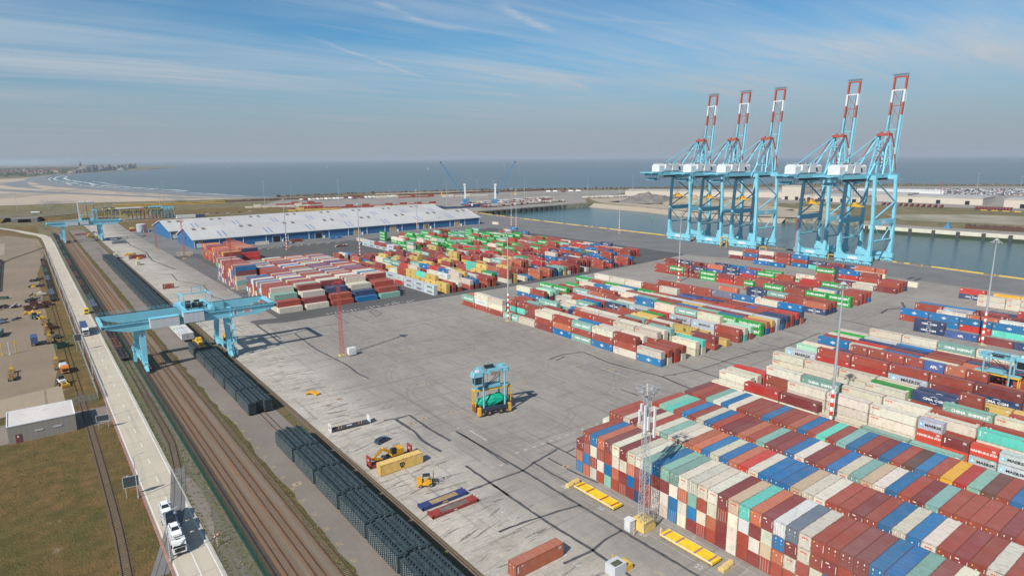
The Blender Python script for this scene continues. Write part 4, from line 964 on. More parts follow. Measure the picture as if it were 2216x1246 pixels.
def make_crane():
    root=empty('ship_to_shore_crane',(0,0,0))
    S=30.5; D=11.5; # rail span, half spacing along the quay
    for x in (0,S):
        for sy in (-1,1):
            mb=MB(); y=sy*D
            # flared foot, lower leg, upper leg leaning slightly inwards
            mb.bar((x,y,5.0),(x,y,31),2.6,2.3,0,w2=2.3,h2=2.0); mb.bar((x,y,31),(x+(.0 if x else 0),y-sy*1.6,64),2.1,1.9,0)
            # curved web joining sill
            pts=[(y,4.2),(y-sy*5.0,4.2),(y-sy*5.0,6.7),(y-sy*3.4,7.3),(y-sy*2.3,8.8),(y-sy*1.6,11.4),(y-sy*1.3,14.5),(y,14.5)]
            if sy>0: pts=pts[::-1]
            mb.prism([(a,b) for a,b in pts],x-1.0,x+1.0,0,'x')
            if x==0:
                for zz in (16,30,44): mb.box(x-1.6,y-1.25,zz,x-1.15,y-.2,zz+.1)
                rail(mb,(x-1.6,y-1.2,5),(x-1.6,y-1.2,31),1,26)
            mb.build('leg',CB,root)
        mb=MB(); mb.box(x-1.15,-D-2.2,3.2,x+1.15,D+2.2,6.6); rail(mb,(x-1.1,-D,6.6),(x-1.1,D,6.6)); b=mb.build('sill_beam',CB,root)
        if x==0:
            m2=MB(); m2.box(x-1.19,-3.4,3.8,x-1.16,3.4,5.6); m2.build('name_plate',CWH,b)
        for sy in (-1,1):
            for k in (0,1):
                mb=MB(); yc=sy*(D-1.2)-sy*k*7.2
                mb.prism([(yc-3.2,1.4),(yc+3.2,1.4),(yc+1,3.2),(yc-1,3.2)],x-.7,x+.7,0,'x')
                for q in (-2.6,-.9,.9,2.6): mb.tube((x-.55,yc+q,.75),(x+.55,yc+q,.75),.62,n=10,mi=1); mb.prism([(yc+q-.8,1.1),(yc+q+.8,1.1),(yc+q,1.9)],x-.75,x+.75,0,'x')
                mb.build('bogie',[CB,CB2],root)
    for sy in (-1,1):
        y=sy*D
        mb=MB(); mb.box(1.2,y-.9,29,S-1.2,y+.9,32.6); rail(mb,(1.2,y+sy*.9,32.6),(S-1.2,y+sy*.9,32.6)); o=mb.build('portal_beam',CB,root)
        if sy<0: m2=MB(); m2.box(11,y-.94,29.6,17,y-.92,32); m2.build('lettered_panel',CWH,o)
        mb=MB(); mb.tube((1.2,y,17.5),(S-1.2,y,17.5),.55,n=8); mb.tube((1.2,y,29.5),(S/2,y,17.8),.35); mb.tube((S-1.2,y,29.5),(S/2,y,17.8),.35)
        yy=y-sy*.8
        mb.tube((1.2,yy,60.5),(S-1.2,y,45),.55); mb.tube((S-1.2,y,45),(1.2,y,33.5),.55); mb.build('brace',CB2 if sy>0 else CB,root)  # far-side braces take the darker blue, their shade painted in
    for x in (0,S):
        mb=MB(); mb.box(x-1.1,-D+.4,61.2,x+1.1,D-.4,64.2); rail(mb,(x,-D,64.2),(x,D,64.2)); mb.build('cross_beam',CB,root)
    # main girder pair, walkways, back platform
    mb=MB()
    for y in (-4.2,4.2): mb.box(-46,y-.7,62.2,38,y+.7,65.0)
    for x in (-46,-38,-28,-16,-6,6,18,34): mb.box(x-.35,-4.2,62.6,x+.35,4.2,63.6)
    for y in (-7.2,7.2): mb.box(-46,y-.6,64.4,14,y+.6,64.6); rail(mb,(-46,y*1.07,64.6),(14,y*1.07,64.6),1.1,3)
    mb.box(-50,-7.5,64.3,-41,7.5,64.7); rail(mb,(-50,-7.5,64.7),(-50,7.5,64.7)); rail(mb,(-50,-7.5,64.7),(-41,-7.5,64.7)); rail(mb,(-50,7.5,64.7),(-41,7.5,64.7))
    mb.build('girder',CB,root)
    mb=MB(); mb.box(-30,-3.5,60.6,34,-3.2,62.2,0); 
    for i in range(26): mb.box(-26+i*2.2,3.0,58.5+abs(i%5-2)*.5,-25.6+i*2.2,3.3,62.3,0)
    mb.build('festoon_cables',CDK,root)
    mb=MB(); mb.box(-44,-4,58.0,-36,4,58.3)
    for x in (-44,-40,-36):
        for y in (-4,4): mb.bar((x,y,58.2),(x,y,62.4),.3)
    rail(mb,(-44,-4,58.3),(-36,-4,58.3),1.2,1.2,.12); rail(mb,(-44,4,58.3),(-36,4,58.3),1.2,1.2,.12); mb.box(-43,-3,58.3,-38,3,60.2,1); mb.build('rear_service_platform',[CB,CB2],root)
    # machinery house
    mb=MB(); mb.prism([(-4.3,65.6),(4.3,65.6),(4.3,70.6),(2.6,72.2),(-2.6,72.2),(-4.3,70.6)],-37,-2,0,'x')
    mb.box(-37.5,-4.6,65.3,-1.8,4.6,65.6)
    mb.prism([(-30,66.2),(-22.5,66.2),(-23.2,71.9),(-29.4,71.9)],-5.4,-4.3,0,'y'); mb.prism([(-20,66.2),(-11.5,66.2),(-12.2,72.4),(-19.4,72.4)],-5.4,-4.3,0,'y')
    h=mb.build('machine_house',CWH,root)
    mb=MB(); rail(mb,(-37,-2.6,72.2),(-2,-2.6,72.2),1.1,3); rail(mb,(-37,2.6,72.2),(-2,2.6,72.2),1.1,3); mb.build('roof_rail',CWH,h)
    mb=MB()
    for x in (-28,-18,-24): mb.box(x,-2.4,72.2,x+1.4,-1.2,73.2)
    mb.prism([(-10,69.6),(-8.2,69.6),(-7,66.8),(-8.8,66.8)],-4.5,-4.32,0,'y'); mb.box(-6.6,-4.35,66.6,-3.4,-4.32,70.4,1); mb.build('vent',[CDK,CGR],h)
    # apex frame
    ax,az=27.5,92.5
    mb=MB()
    for sy in (-1,1):
        mb.bar((31,sy*5.2,64.5),(ax+.5,sy*3.2,az),1.1,1.0); mb.bar((20,sy*5.2,64.5),(ax-1,sy*3.2,az),.9,.8)
        for z in (71,78,85): f=(z-64.5)/(az-64.5); mb.bar((31-3*f,sy*(5.2-2*f),z),(20+6.5*f,sy*(5.2-2*f),z),.45)
        mb.bar((20.5,sy*5,66),(29,sy*4.3,78),.4); mb.bar((23,sy*4.3,78),(28,sy*3.6,88),.4)
    for z in (71,78,85): f=(z-64.5)/(az-64.5); mb.bar((31-3*f,-5.2+2*f,z),(31-3*f,5.2-2*f,z),.5); mb.bar((20+6.5*f,-5.2+2*f,z),(20+6.5*f,5.2-2*f,z),.4)
    mb.build('apex_frame',CB,root)
    mb=MB(); mb.box(ax-2.6,-4.6,az-.2,ax+2.6,4.6,az+1.6); mb.box(ax-1,-3.4,az+1.6,ax+1,-1.4,az+3,0); mb.box(ax-1,1.4,az+1.6,ax+1,3.4,az+3,0); mb.build('apex_head',CRD,root)
    mb=MB(); rail(mb,(ax-3,-5,az+1.6),(ax-3,5,az+1.6),1.2,2); rail(mb,(ax+3,-5,az+1.6),(ax+3,5,az+1.6),1.2,2); mb.build('apex_rail',CB,root)
    for sy in (-1,1):
        mb=MB(); mb.bar((ax,sy*4,az+.5),(-36,sy*5.2,65),.55,.6); mb.bar((-14,sy*4.9,75),(-14,sy*5,65),.3); mb.bar((ax,sy*3.8,az),(0,sy*5.6,64.5),1.0,.95); mb.build('backstay',CB,root)
        mb=MB(); pts=[(ax+2,sy*4.6,az),(33.5,sy*5,84),(35,sy*5.2,79),(38,sy*5.4,67)]
        for i in range(3): mb.bar(pts[i],pts[i+1],.7,.6,i%2)
        mb.bar((ax-2,sy*4.4,az),(6,sy*5.8,74),.45,.5,0) if sy<0 else mb.bar((ax-2,sy*4.4,az),(2,sy*5.8,70),.45,.5,0)
        mb.build('forestay_link',[CRD,CWH],root)
    # raised boom
    hx,hz,tx,tz=36.5,66,43.5,135
    def bp(f,y,d=0): return (hx+(tx-hx)*f+d,y,hz+(tz-hz)*f)
    bm_=MB()
    bands=[(0,.60,0),(.60,.735,1),(.735,.865,2),(.865,1.0,1)]
    for sy in (-1,1):
        for a,b,mi in bands: bm_.bar(bp(a,sy*4.2),bp(b,sy*4.2),1.1,1.8,mi)
    for f,mi in ((.998,1),(.86,2)): bm_.bar(bp(f,-4.8),bp(f,4.8),1.0,1.0,mi)
    for f in (.12,.3,.45): bm_.bar(bp(f,-4.2),bp(f,4.2),.5,.6,0)
    bm_.bar(bp(.7,-3.8),bp(.7,3.8),.5,.5,1)
    boom=bm_.build('boom',[CB,CRD,CWH],root)
    m2=MB()
    for f0,f1 in ((.05,.3),(.3,.55),(.55,.7),(.7,.85)): m2.bar(bp(f0,-3.8),bp(f1,3.8),.25,.25,0 if f0<.5 else 1)
    for sy in (-1,1):
        m2.bar(bp(.02,sy*5.3,.8),bp(.85,sy*5.3,.8),.22,.22,0)
        m2.bar(bp(.02,sy*2.9,-1.0),bp(.86,sy*2.9,-1.0),.2,.2,2)
        for i in range(24): f=.03+i*.034; m2.bar(bp(f,sy*4.9,.2),bp(f,sy*5.6,.9),.15,.15,0)
    m2.build('boom_bracing',[CB,CRD,CDK],boom)
    m2=MB(); rail(m2,bp(1.005,-5.2,-.9),bp(1.005,5.2,-.9),1.6,1.2,.12); rail(m2,bp(1.005,-5.2,1),bp(1.005,5.2,1),1.6,1.2,.12); m2.build('tip_platform',CDK,boom)
    m2=MB()
    for y in (-1.5,0,1.5): m2.bar((ax+1,y,az+2),bp(.86,y,-1),.09,.09)
    m2.build('hoist_ropes',MDK,root)
    # trolley and cab, spreader hanging low
    mb=MB(); mb.box(-8,-3.2,59.6,-1,3.2,62.0); mb.box(-11,-3.4,58,-8.2,-.6,61.2,1); mb.build('trolley',[CB2,CB],root)
    mb=MB()
    for dx in (-2,2):
        for dy in (-1,1): mb.bar((-4.5+dx,dy,60),(-4.5+dx*.5,dy,45),.1)
    sp=mb.build('spreader',[MDK],root); m2=MB(); m2.box(-6,-4.2,42.6,-3,4.2,43.6); m2.box(-6.6,-6,42.2,-6,6,42.8); m2.box(-3,-6,42.2,-2.4,6,42.8); m2.box(-6.2,-1.5,43.6,-2.8,1.5,45.2,1); m2.build('spreader_frame',[CYL,CYL],sp)
    return root
cr0=make_crane()
crs=[(497.5,386,0,'leftmost blue ship to shore crane of the row of five, red and white boom raised'),(495.5,350,0,'second blue ship to shore crane from the left, in the group of three'),(496.5,317,0,'third blue ship to shore crane from the left, beside the gap in the row'),(491,253,-.04,'fourth blue ship to shore crane from the left, just right of the gap'),(484,217,-.05,'rightmost blue ship to shore crane with the tallest looking raised boom')]
for i,(x,y,rz,lab) in enumerate(crs):
    o=cr0 if i==0 else copy_tree(cr0); place(o,x,y,0.08,rz,lab); tag(o,None,'crane','ship to shore cranes on the quay')
# ---------------- railway gantries
def make_gantry():
    root=empty('rail_gantry_crane',(0,0,0)); S=30.2
    HB=19.8
    for y,nm in ((0,'g'),(17.5,'h')):
        mb=MB(); mb.prism([(-12.6,HB-1.2),(-12.6,HB),(50,HB),(50,HB-1.2),(43,HB-3.4),(-4,HB-3.4)],y-.8,y+.8,0,'y')
        rail(mb,(-12,y+(1.1 if y else -1.1),HB),(49.5,y+(1.1 if y else -1.1),HB),1.2,1.6,.06)
        mb.box(-12.4,y-1.3 if y==0 else y+.8,HB-.25,49.8,y-.8 if y==0 else y+1.3,HB-.15)
        for s in (-.5,.5): mb.box(-12,y+s-.06,HB,49.5,y+s+.06,HB+.15,1)
        g=mb.build('girder',[CB,CDK],root)
        if y==0:
            m2=MB(); m2.box(32.6,y-.83,17.2,34.4,y-.81,19.2,0); m2.box(36.3,y-.83,17.6,40,y-.81,19,0); put_text(m2,'2',(33.5,y-.85,18.2),(1,0,0),(0,0,1),1.8,.05,1); put_text(m2,'PORT',(38.1,y-.85,18.5),(1,0,0),(0,0,1),.6,.03,2); put_text(m2,'TERMINAL',(38.1,y-.85,17.9),(1,0,0),(0,0,1),.5,.03,2); m2.build('sign_board',[CWH,CDK,MRD],g)
            m2=MB(); m2.box(5.2,y-.84,16.9,10.6,y-.81,18.6,0); put_text(m2,'SWL50t',(7.9,y-.87,17.75),(1,0,0),(0,0,1),1.5,.04,1); m2.build('load_plate',[CWH,CDK],g)
    mb=MB()
    for x in (-12.2,49.6): mb.box(x-.5,-.8,HB-1.3,x+.5,18.3,HB-.1)
    mb.build('end_tie',CB,root)
    for x in (0,S):
        for y,sy in ((-1.2,1),(22.5,-1)):
            mb=MB(); ty=1.0 if y<5 else 17; mb.bar((x,ty,HB-3.2),(x,y+sy*1.2,3.2),2.4 if x==0 else 2.2,1.6,0,w2=1.5,h2=1.3)
            l=mb.build('leg',CB,root)
            if x==0 and y<5: m2=MB(); m2.box(-.8,.0,13.2,.8,.05,15.2,0); put_text(m2,'2',(0,-.04,14.2),(1,0,0),(0,0,1),1.7,.05,1); o=m2.build('number_plate',[CWH,CDK],l); o.location=(0,.05,0)
        mb=MB(); mb.box(x-.7,-1.5,2.6,x+.7,23.6,4.0); rail(mb,(x-.8,0,4),(x-.8,22,4),1.1,2.2); mb.build('bottom_beam',CB,root)
        for y in (-.5,22.2):
            mb=MB(); mb.prism([(y-3.4,1.2),(y+3.4,1.2),(y+1,2.7),(y-1,2.7)],x-.45,x+.45,0,'x')
            for q in (-2.7,-1,1,2.7): mb.tube((x-.35,y+q,.75),(x+.35,y+q,.75),.5,n=10,mi=1)
            mb.build('bogie',[CB,CB2],root)
    # stair tower on the yard side leg
    mb=MB(); x=S+1.6
    for k in range(7):
        z=1+k*2.7; mb.bar((x,-1.5,z),(x,2.2,z+2.7),.5,.15) if k%2==0 else mb.bar((x,2.2,z),(x,-1.5,z+2.7),.5,.15); mb.box(x-.8,-2.6 if k%2 else 2,z+2.6,x+.8,-1.4 if k%2 else 3.2,z+2.75)
        rail(mb,(x+.6,-1.5,z),(x+.6,2.2,z+2.7),1,2.0,.06)
    for y in (-2.5,3.1):
        for dx in (-.7,.7): mb.bar((x+dx,y,1),(x+dx,y,HB),.16)
    mb.build('stair',CB,root)
    mb=MB(); mb.box(-3.4,3,8,-1.4,5.6,8.2); rail(mb,(-3.4,3,8.2),(-3.4,5.6,8.2)); mb.box(-3.2,3.6,3.6,-2.2,4.8,8,0); mb.box(-3.1,3.3,8.2,-1.6,5.2,10.4,0); mb.build('driver_platform',CB,root)
    mb=MB(); mb.box(2.6,-4.2,HB-2.6,12.4,-1.2,HB+.9,0); mb.box(2.5,-4.3,HB+.9,12.5,-1.0,HB+1.1,1)
    for x in (4.5,7,9.8): mb.box(x,-4.23,HB-2.5,x+.06,-4.2,HB+.8,1)
    mb.build('electric_house',[CGR,CB],root)
    mb=MB(); mb.box(14,-4.2,HB-2.3,21.2,-1.2,HB+1.6,0); mb.box(13.9,-4.3,HB+1.6,21.3,-1.0,HB+1.8,1)
    for x in (15.6,17.2,19): mb.box(x,-4.23,HB-2.2,x+.06,-4.2,HB+1.5,1)
    mb.build('electric_house',[CGR,CB],root)
    tr=empty('trolley',(0,0,0)); tr.parent=root
    mb=MB(); mb.box(14.5,-.8,HB+.2,26,1.0,HB+1); mb.box(14.5,16.8,HB+.2,26,18.4,HB+1); mb.box(15,0,HB+.6,16.2,18,HB+1.8); mb.box(24.5,0,HB+.6,25.7,18,HB+1.8); mb.box(15,7,HB+.8,26,12,HB+1.2)
    rail(mb,(14.5,-1,HB+1),(26,-1,HB+1),1.1,1.3,.07); rail(mb,(14.5,18.6,HB+1),(26,18.6,HB+1),1.1,1.3,.07); rail(mb,(14.5,-1,HB+1),(14.5,18.6,HB+1),1.1,1.3,.07); rail(mb,(26,-1,HB+1),(26,18.6,HB+1),1.1,1.3,.07); mb.build('trolley_frame',CB,tr)
    mb=MB(); 
    for x in (16,26): mb.bar((x,4,HB+1),(x,4,HB+6.4),.35); mb.bar((x,14,HB+1),(x,14,HB+6.4),.35); mb.bar((x,4,HB+6.4),(x,14,HB+6.4),.35)
    mb.bar((16,9,HB+6.4),(26,9,HB+6.4),.4); mb.bar((20,9,HB+6.4),(20,9,HB+8.8),.35); mb.bar((23.4,9,HB+6.4),(23.4,9,HB+8.8),.35); mb.bar((20,9,HB+8.8),(23.4,9,HB+8.8),.35); mb.build('service_hoist',CB,tr)
    mb=MB()
    for x,y in ((17.6,6),(20,6),(22.4,6),(18.6,11),(21.8,11)): mb.tube((x-.9,y,HB+2.3),(x+.9,y,HB+2.3),1.0,n=12,mi=0)
    mb.box(17,8,HB+1.2,23,10,HB+2.6,1); mb.tube((23.6,5,HB+2.2),(23.6,7.2,HB+2.2),.7,n=10,mi=2); mb.tube((16.6,12,HB+2.2),(16.6,14,HB+2.2),.7,n=10,mi=2); mb.build('winch',[CDK,CB2,CB],tr)
    sp=empty('spreader',(0,0,0)); sp.parent=root
    mb=MB(); 
    for dx in (-1,1):
        for dy in (-2.4,2.4): mb.bar((20.8+dx,9+dy,HB+1),(20.8+dx*.9,9+dy,7.2),.09)
    mb.build('rope',MDK,sp)
    mb=MB(); mb.box(20,5.5,5.6,21.6,12.5,6.5); mb.box(19.5,3,5.1,22.1,3.5,5.7); mb.box(19.5,14.6,5.1,22.1,15.1,5.7); mb.box(20,3,5.3,20.3,15,5.7); mb.box(21.3,3,5.3,21.6,15,5.7); mb.box(19.8,8,6.5,21.8,10.5,7.6); mb.build('spreader_beam',[CYL],sp)
    return root
g0=make_gantry(); place(g0,30.8,269,.1,0,'near light blue gantry crane over the railway, numbered 2'); tag(g0,None,'gantry crane')
g1=copy_tree(g0); place(g1,32,760,.1,0,'far light blue gantry crane over the railway, near the tunnel mouth'); tag(g1,None,'gantry crane')
# ---------------- straddle carriers
GRN=mat('green_tarpaulin',(.0,.40,.25),.55,var=.3,scale=1.5,bump=.3); SDK=mat('carrier_dark_blue',(.035,.05,.08),.5,var=.2,scale=1); BRW=mat('radiator_brown',(.26,.18,.13),.7)
CBC=mat('carrier_blue',(.20,.47,.56),.5,var=.2,scale=1)
def make_carrier(big=True,body=None,tarp=True):
    B=body or CBC
    root=empty('straddle_carrier',(0,0,0)); Hh=13.7
    for y in (-2.3,2.3):
        mb=MB(); mb.box(-4.8,y-.35,1.75,4.8,y+.35,2.6,0); mb.box(-4.8,y-.45,2.6,4.8,y+.45,2.8,0)
        mb.build('sill',SDK if body is None else B,root)
        for x in (-4.1,-1.9,2.0,4.1):
            mb=MB(); mb.tube((x,y-.38,.95),(x,y+.38,.95),.95,n=16,mi=0); mb.tube((x,y-.4,.95),(x,y+.4,.95),.4,n=10,mi=1); mb.build('wheel',[RUB,BRW],root)
        for x in (-3.7,3.5):
            mb=MB(); mb.tube((x,y,2.6),(x,y,Hh),.28,n=10); mb.build('leg',B if y<0 else CB2,root)  # legs on the far side get painted-in shade through the darker blue
        for x in (-5.2,5.0):
            mb=MB(); mb.box(x-.45,y-.5,.5,x+.45,y+.5,3.0); mb.build('bumper',CYL,root)
        mb=MB(); mb.box(-4.6,y-.35,Hh,4.6,y+.35,Hh+.6); rail(mb,(-4.5,y,Hh+.6),(4.5,y,Hh+.6),.9,2.2,.07); mb.build('top_beam',B,root)
    mb=MB()
    for x in (-3.7,3.5): mb.box(x-.5,-2.3,Hh+.1,x+.5,2.3,Hh+.9)
    mb.build('cross_beam',B,root)
    mb=MB(); mb.box(-2.2,-2.8,Hh-.3,2.4,-1.6,Hh+1.2,0); mb.box(-1.5,-2.85,Hh-.6,1.8,-2.75,Hh+.5,1); mb.box(3.9,-2.0,Hh-.2,5.3,-.6,Hh+1.0,0); mb.box(3.9,.8,Hh-.2,5.3,2.0,Hh+1.2,0); mb.box(-2.4,-1.5,Hh+.6,2.6,-1.2,Hh+.9,2); mb.box(-1.6,1.4,Hh+.5,1.4,2.4,Hh+1.3,2); mb.build('engine_house',[B,BRW,CDK],root)
    cab=empty('cab',(0,0,0)); cab.parent=root
    mb=MB(); mb.prism([(-7.6,Hh-.4),(-4.2,Hh-.4),(-4.2,Hh+1.0),(-7.0,Hh+1.0)],-3.4,-.8,0,'y'); mb.box(-7,-3.2,Hh-3.0,-4.3,-1,Hh-2.8,0); 
    for px in (-6.9,-4.4):
        for py in (-3.1,-1.1): mb.bar((px,py,Hh-3),(px,py,Hh-.3),.14)
    mb.build('cab_frame',B,cab); mb=MB(); mb.box(-6.85,-3.05,Hh-2.8,-4.45,-1.15,Hh-.4); mb.build('cab_glass',GLS,cab); mb=MB(); mb.box(-6.2,-2.8,Hh+1,-5.2,-1.6,Hh+1.5); mb.build('air_conditioner',CWH,cab)
    sp=empty('spreader',(0,0,0)); sp.parent=root
    mb=MB(); z=7.9
    for y in (-1.15,1.15): mb.box(-6.1,y-.2,z,6.1,y+.2,z+.45)
    for x in (-6,6):
        mb.box(x-.3,-1.3,z,x+.3,1.3,z+.5)
        for y in (-1.1,1.1): mb.box(x-.16,y-.16,3.2,x+.16,y+.16,z)
    mb.build('spreader_frame',CYL,sp)
    mb=MB()
    for x in (-6,6):
        for y in (-1.1,1.1): mb.box(x-.18,y-.18,1.0,x+.18,y+.18,3.2)
    mb.build('corner_arm',CRD,sp)
    mb=MB(); mb.box(-6.1,-1.0,z+.5,6.1,1.0,z+.8,0); mb.box(-2,-1.6,z+.8,2.4,1.6,z+1.6,0); mb.bar((-3,-1.4,z+1),(2.2,-1.4,Hh),.14,mi=1); mb.bar((2.4,-1.4,z+4.6),(-2.6,-1.4,Hh),.16,mi=1); mb.bar((2.4,-1.4,z+4.6),(-2.8,-1.4,z+1.2),.16,mi=1)
    for x in (-2,2.2):
        for y in (-1.5,1.5): mb.bar((x,y,z+1.5),(x,y,Hh),.07,mi=1)
    mb.build('head_block',[CB2,CDK],sp)
    if tarp:
        import bmesh
        bm=bmesh.new(); bmesh.ops.create_icosphere(bm,subdivisions=4,radius=1); rnd=random.Random(4)
        from mathutils import noise
        for v in bm.verts:
            n=noise.noise(v.co*2.2)*.22+noise.noise(v.co*6)*.06
            v.co=Vector((v.co.x*5.3*(1+n*.6),v.co.y*1.75*(1+n),max(-.8,v.co.z)*(1.9+n*2.4)+.25*math.sin(v.co.x*4)))
            v.co.z+=4.0
        me=bpy.data.meshes.new('tarpaulin'); bm.to_mesh(me); bm.free(); me.materials.append(GRN); o=bpy.data.objects.new('tarpaulin_cover',me); C.objects.link(o); o.parent=root
    return root
s0=make_carrier(); place(s0,110.6,155.2,.04,R_(-12),'light blue straddle carrier with green tarpaulin alone on the open yard'); tag(s0,None,'straddle carrier')
s1=make_carrier(tarp=False); place(s1,247,61.5,.04,R_(90),'light blue straddle carrier at the right edge among the stacks'); tag(s1,None,'straddle carrier')
YMET=mat('carrier_yellow',(.50,.40,.08),.6,var=.3,scale=1)
def make_parked(B):
    root=empty('straddle_carrier',(0,0,0)); Hh=13.2
    for y in (-2.4,2.4):
        mb=MB(); mb.box(-4.8,y-.35,.9,4.8,y+.35,2.0); mb.box(-4.8,y-.5,Hh,4.8,y+.5,Hh+1.1); mb.build('side_frame',B,root)
        for x in (-4,4): mb=MB(); mb.box(x-.42,y-.42,2,x+.42,y+.42,Hh); mb.build('leg',B,root)
        for x in (-4,-1.4,1.4,4): mb=MB(); mb.tube((x,y-.3,.7),(x,y+.3,.7),.7,n=10); mb.build('wheel',RUB,root)
    mb=MB(); mb.box(-4.4,-2.4,Hh+.1,-3.4,2.4,Hh+1); mb.box(3.4,-2.4,Hh+.1,4.4,2.4,Hh+1); mb.build('cross_beam',B,root)
    mb=MB(); mb.box(-2,-2.6,Hh+.4,2,2.6,Hh+1.9); mb.box(-5.6,-2.6,Hh-2.4,-4.5,-1,Hh); mb.build('engine_house',[CDK if B is not CB2 else CB],root)
    return root
pk=make_parked(YMET); pb=make_parked(CB2)
xs=[(96,1055),(104,1050)]+[(110+4.9*i,1006+1.2*(i%3)) for i in range(10)]
for i,(x,y) in enumerate(xs):
    o=pk if i==0 else copy_tree(pk); place(o,x,y,.03,R_(90),'yellow straddle carrier, %s from the left in the parked row by the shed'%od(i+1)); tag(o,None,'straddle carrier','parked yellow straddle carriers')
for i,(x,y) in enumerate([(161,1012),(166,1016),(171,1014),(150,1040),(156,1042),(162,1044),(80.5,1030)]):
    o=pb if i==0 else copy_tree(pb); place(o,x,y,.03,R_(90),'blue straddle carrier, %s parked near the yellow row'%od(i+1) if i<6 else 'blue straddle carrier standing in front of the tall hall doors'); tag(o,None,'straddle carrier','parked blue straddle carriers')
# ---------------- warehouse
WBL=bpy.data.materials.new('warehouse_blue')
def clad(name,c,band='X',scale=1.2,var=.12):
    g=G(name,.55); a=g.noise(.05,.35,.65); 
    w1=g.t.nodes.new('ShaderNodeTexWave'); w1.bands_direction=band; w1.inputs['Scale'].default_value=scale; g.t.links.new(g.co,w1.inputs['Vector'])
    x=g.mix(a,c,tuple(v*(1-var) for v in c)); x=g.mix(w1.outputs[1],x,tuple(v*.82 for v in c),.5)
    return g.done(x)
WBL=clad('warehouse_blue',(.03,.14,.31)); 
def roofm():
    g=G('warehouse_roof',.6); a=g.noise(.03,.35,.65,6,.6,(1,.3,1)); b=g.noise(.3,.45,.7,7,.7,(.6,.06,1)); x=g.mix(a,(.50,.49,.48),(.43,.42,.41)); x=g.mix(b,x,(.27,.26,.26),.2); x=g.mix(g.grid(6.2,0,.09),x,(.34,.34,.35),.5)
    return g.done(x)
WRF=roofm(); WWH=mat('trim_white',(.68,.69,.70),.6); WTN=mat('door_tan',(.45,.32,.16),.7,var=.15,scale=.5); WST=mat('rooflight_blue',(.10,.17,.38),.5); WDK=mat('open_door_dark',(.008,.012,.02),.9)
def hall(Lh,Wd,eave,ridge,doors,vents,left_sign,label,loc,rz,plain=False):
    root=empty('warehouse',loc,rz,label,'warehouse')
    mb=MB()
    # gable ends and side walls
    mb.add([(0,0,0),(Lh,0,0),(Lh,0,eave),(0,0,eave)],[(0,1,2,3)]); mb.add([(Lh,Wd,0),(0,Wd,0),(0,Wd,eave),(Lh,Wd,eave)],[(0,1,2,3)])
    for x,fl in ((0,0),(Lh,1)):
        f=(0,1,2,3,4) if fl else (4,3,2,1,0); mb.add([(x,0,0),(x,Wd,0),(x,Wd,eave),(x,Wd/2,ridge),(x,0,eave)],[f])
    mb.build('wall',WBL,root)
    rf=MB(); t=.35; sl=(ridge-eave)/(Wd/2)
    for y0,y1 in ((-1.0,Wd/2),(Wd+1.0,Wd/2)):
        za=eave-sl*1.0+.25; zb=ridge+.25
        vs=[(-1,y0,za),(Lh+1,y0,za),(Lh+1,y1,zb),(-1,y1,zb)]; vs+=[(a,b,c-t) for a,b,c in vs]
        f=[(0,1,2,3),(7,6,5,4),(0,4,5,1),(2,6,7,3),(0,3,7,4),(1,5,6,2)]
        rf.add(vs,f)
    r=rf.build('roof',WRF,root)
    mb=MB(); za=eave-sl*1.0
    mb.box(-1.05,-1.25,za-.35,Lh+1.05,-1.02,za+.3)
    for x in (-1.12,Lh+1.02): mb.bar((x,-1.1,za+.1),(x,Wd/2,ridge+.15),.12,.6); mb.bar((x,Wd/2,ridge+.15),(x,Wd+1.1,za+.1),.12,.6)
    mb.build('gutter',WWH,r)
    n=int(Lh/20.2)
    for i in range(n+1):
        x=.6+i*(Lh-1.2)/n; mb=MB(); mb.box(x-.25,-.4,0,x+.25,-.03,eave-.2); mb.build('downpipe',WWH,root)
        if i<n and i%2==1 and doors:
            m=x+(Lh/n)*.30; op=i in (3,5,17); 
            mb=MB(); mb.box(m-.4,-.12,0,m+7.6,-.02,6.0,1); mb.box(m,-.16,0,m+7.2,-.12,5.7,0); d=mb.build('door',[WDK if op else WTN,WWH],root)
            mb=MB(); mb.box(m+8.6,-1.6,0,m+9.8,-.2,2.4); mb.build('porch',WWH,root)
    if vents:
        for i in range(n):
            x=.6+i*(Lh-1.2)/n+6
            for k,yy in (((0,Wd*.40),(8.5,Wd*.40)) if i%2==0 else ()):
                mb=MB(); z=eave+sl*yy+.3
                mb.prism([(0,-.1),(3.4,-.1),(3.4,1.0),(0,1.0)],0,1) if False else None
                mb.bar((x+k,yy-2.2,z-sl*2.2+.25),(x+k,yy+2.2,z+sl*2.2+.25),3.0,.5); mb.build('roof_vent',[mat_vent],r)
            for k in ((-3,1.6) if i%2 else ()):
                mb=MB(); a,b=Wd*.04,Wd*.27
                mb.bar((x+k,a,eave+sl*a+.32),(x+k,b,eave+sl*b+.32),.9,.12); mb.build('rooflight_strip',WST,r)
    if left_sign:
        mb=MB(); mb.box(2.2,-.1,.8,8.4,-.03,4.6,0); mb.box(2.8,-.1,5.2,7.6,-.03,6.6,1); put_text(mb,'A1',(3.9,-.13,5.9),(1,0,0),(0,0,1),1.2,.05,2); put_text(mb,'B1',(6.3,-.13,5.9),(1,0,0),(0,0,1),1.2,.05,2)
        for k in range(4): mb.box(2.8,-.13,1.3+k*.75,7.6,-.11,1.6+k*.75,3)
        mb.build('sign_board',[WWH,MYL,MDK,CGR],root)
    return root
mat_vent=mat('roof_vent_grey',(.20,.18,.16),.8,var=.3,scale=1)
w1=hall(322,60,8.5,16.8,True,True,True,'long blue warehouse, near hall, with grey roof and tan doors',(121.5,631,0),R_(2.0))
w2=hall(338,78,8.5,16.6,False,True,True,'long blue warehouse hall behind the near one, its gable showing at left',(118.8,726,0),R_(2.2))
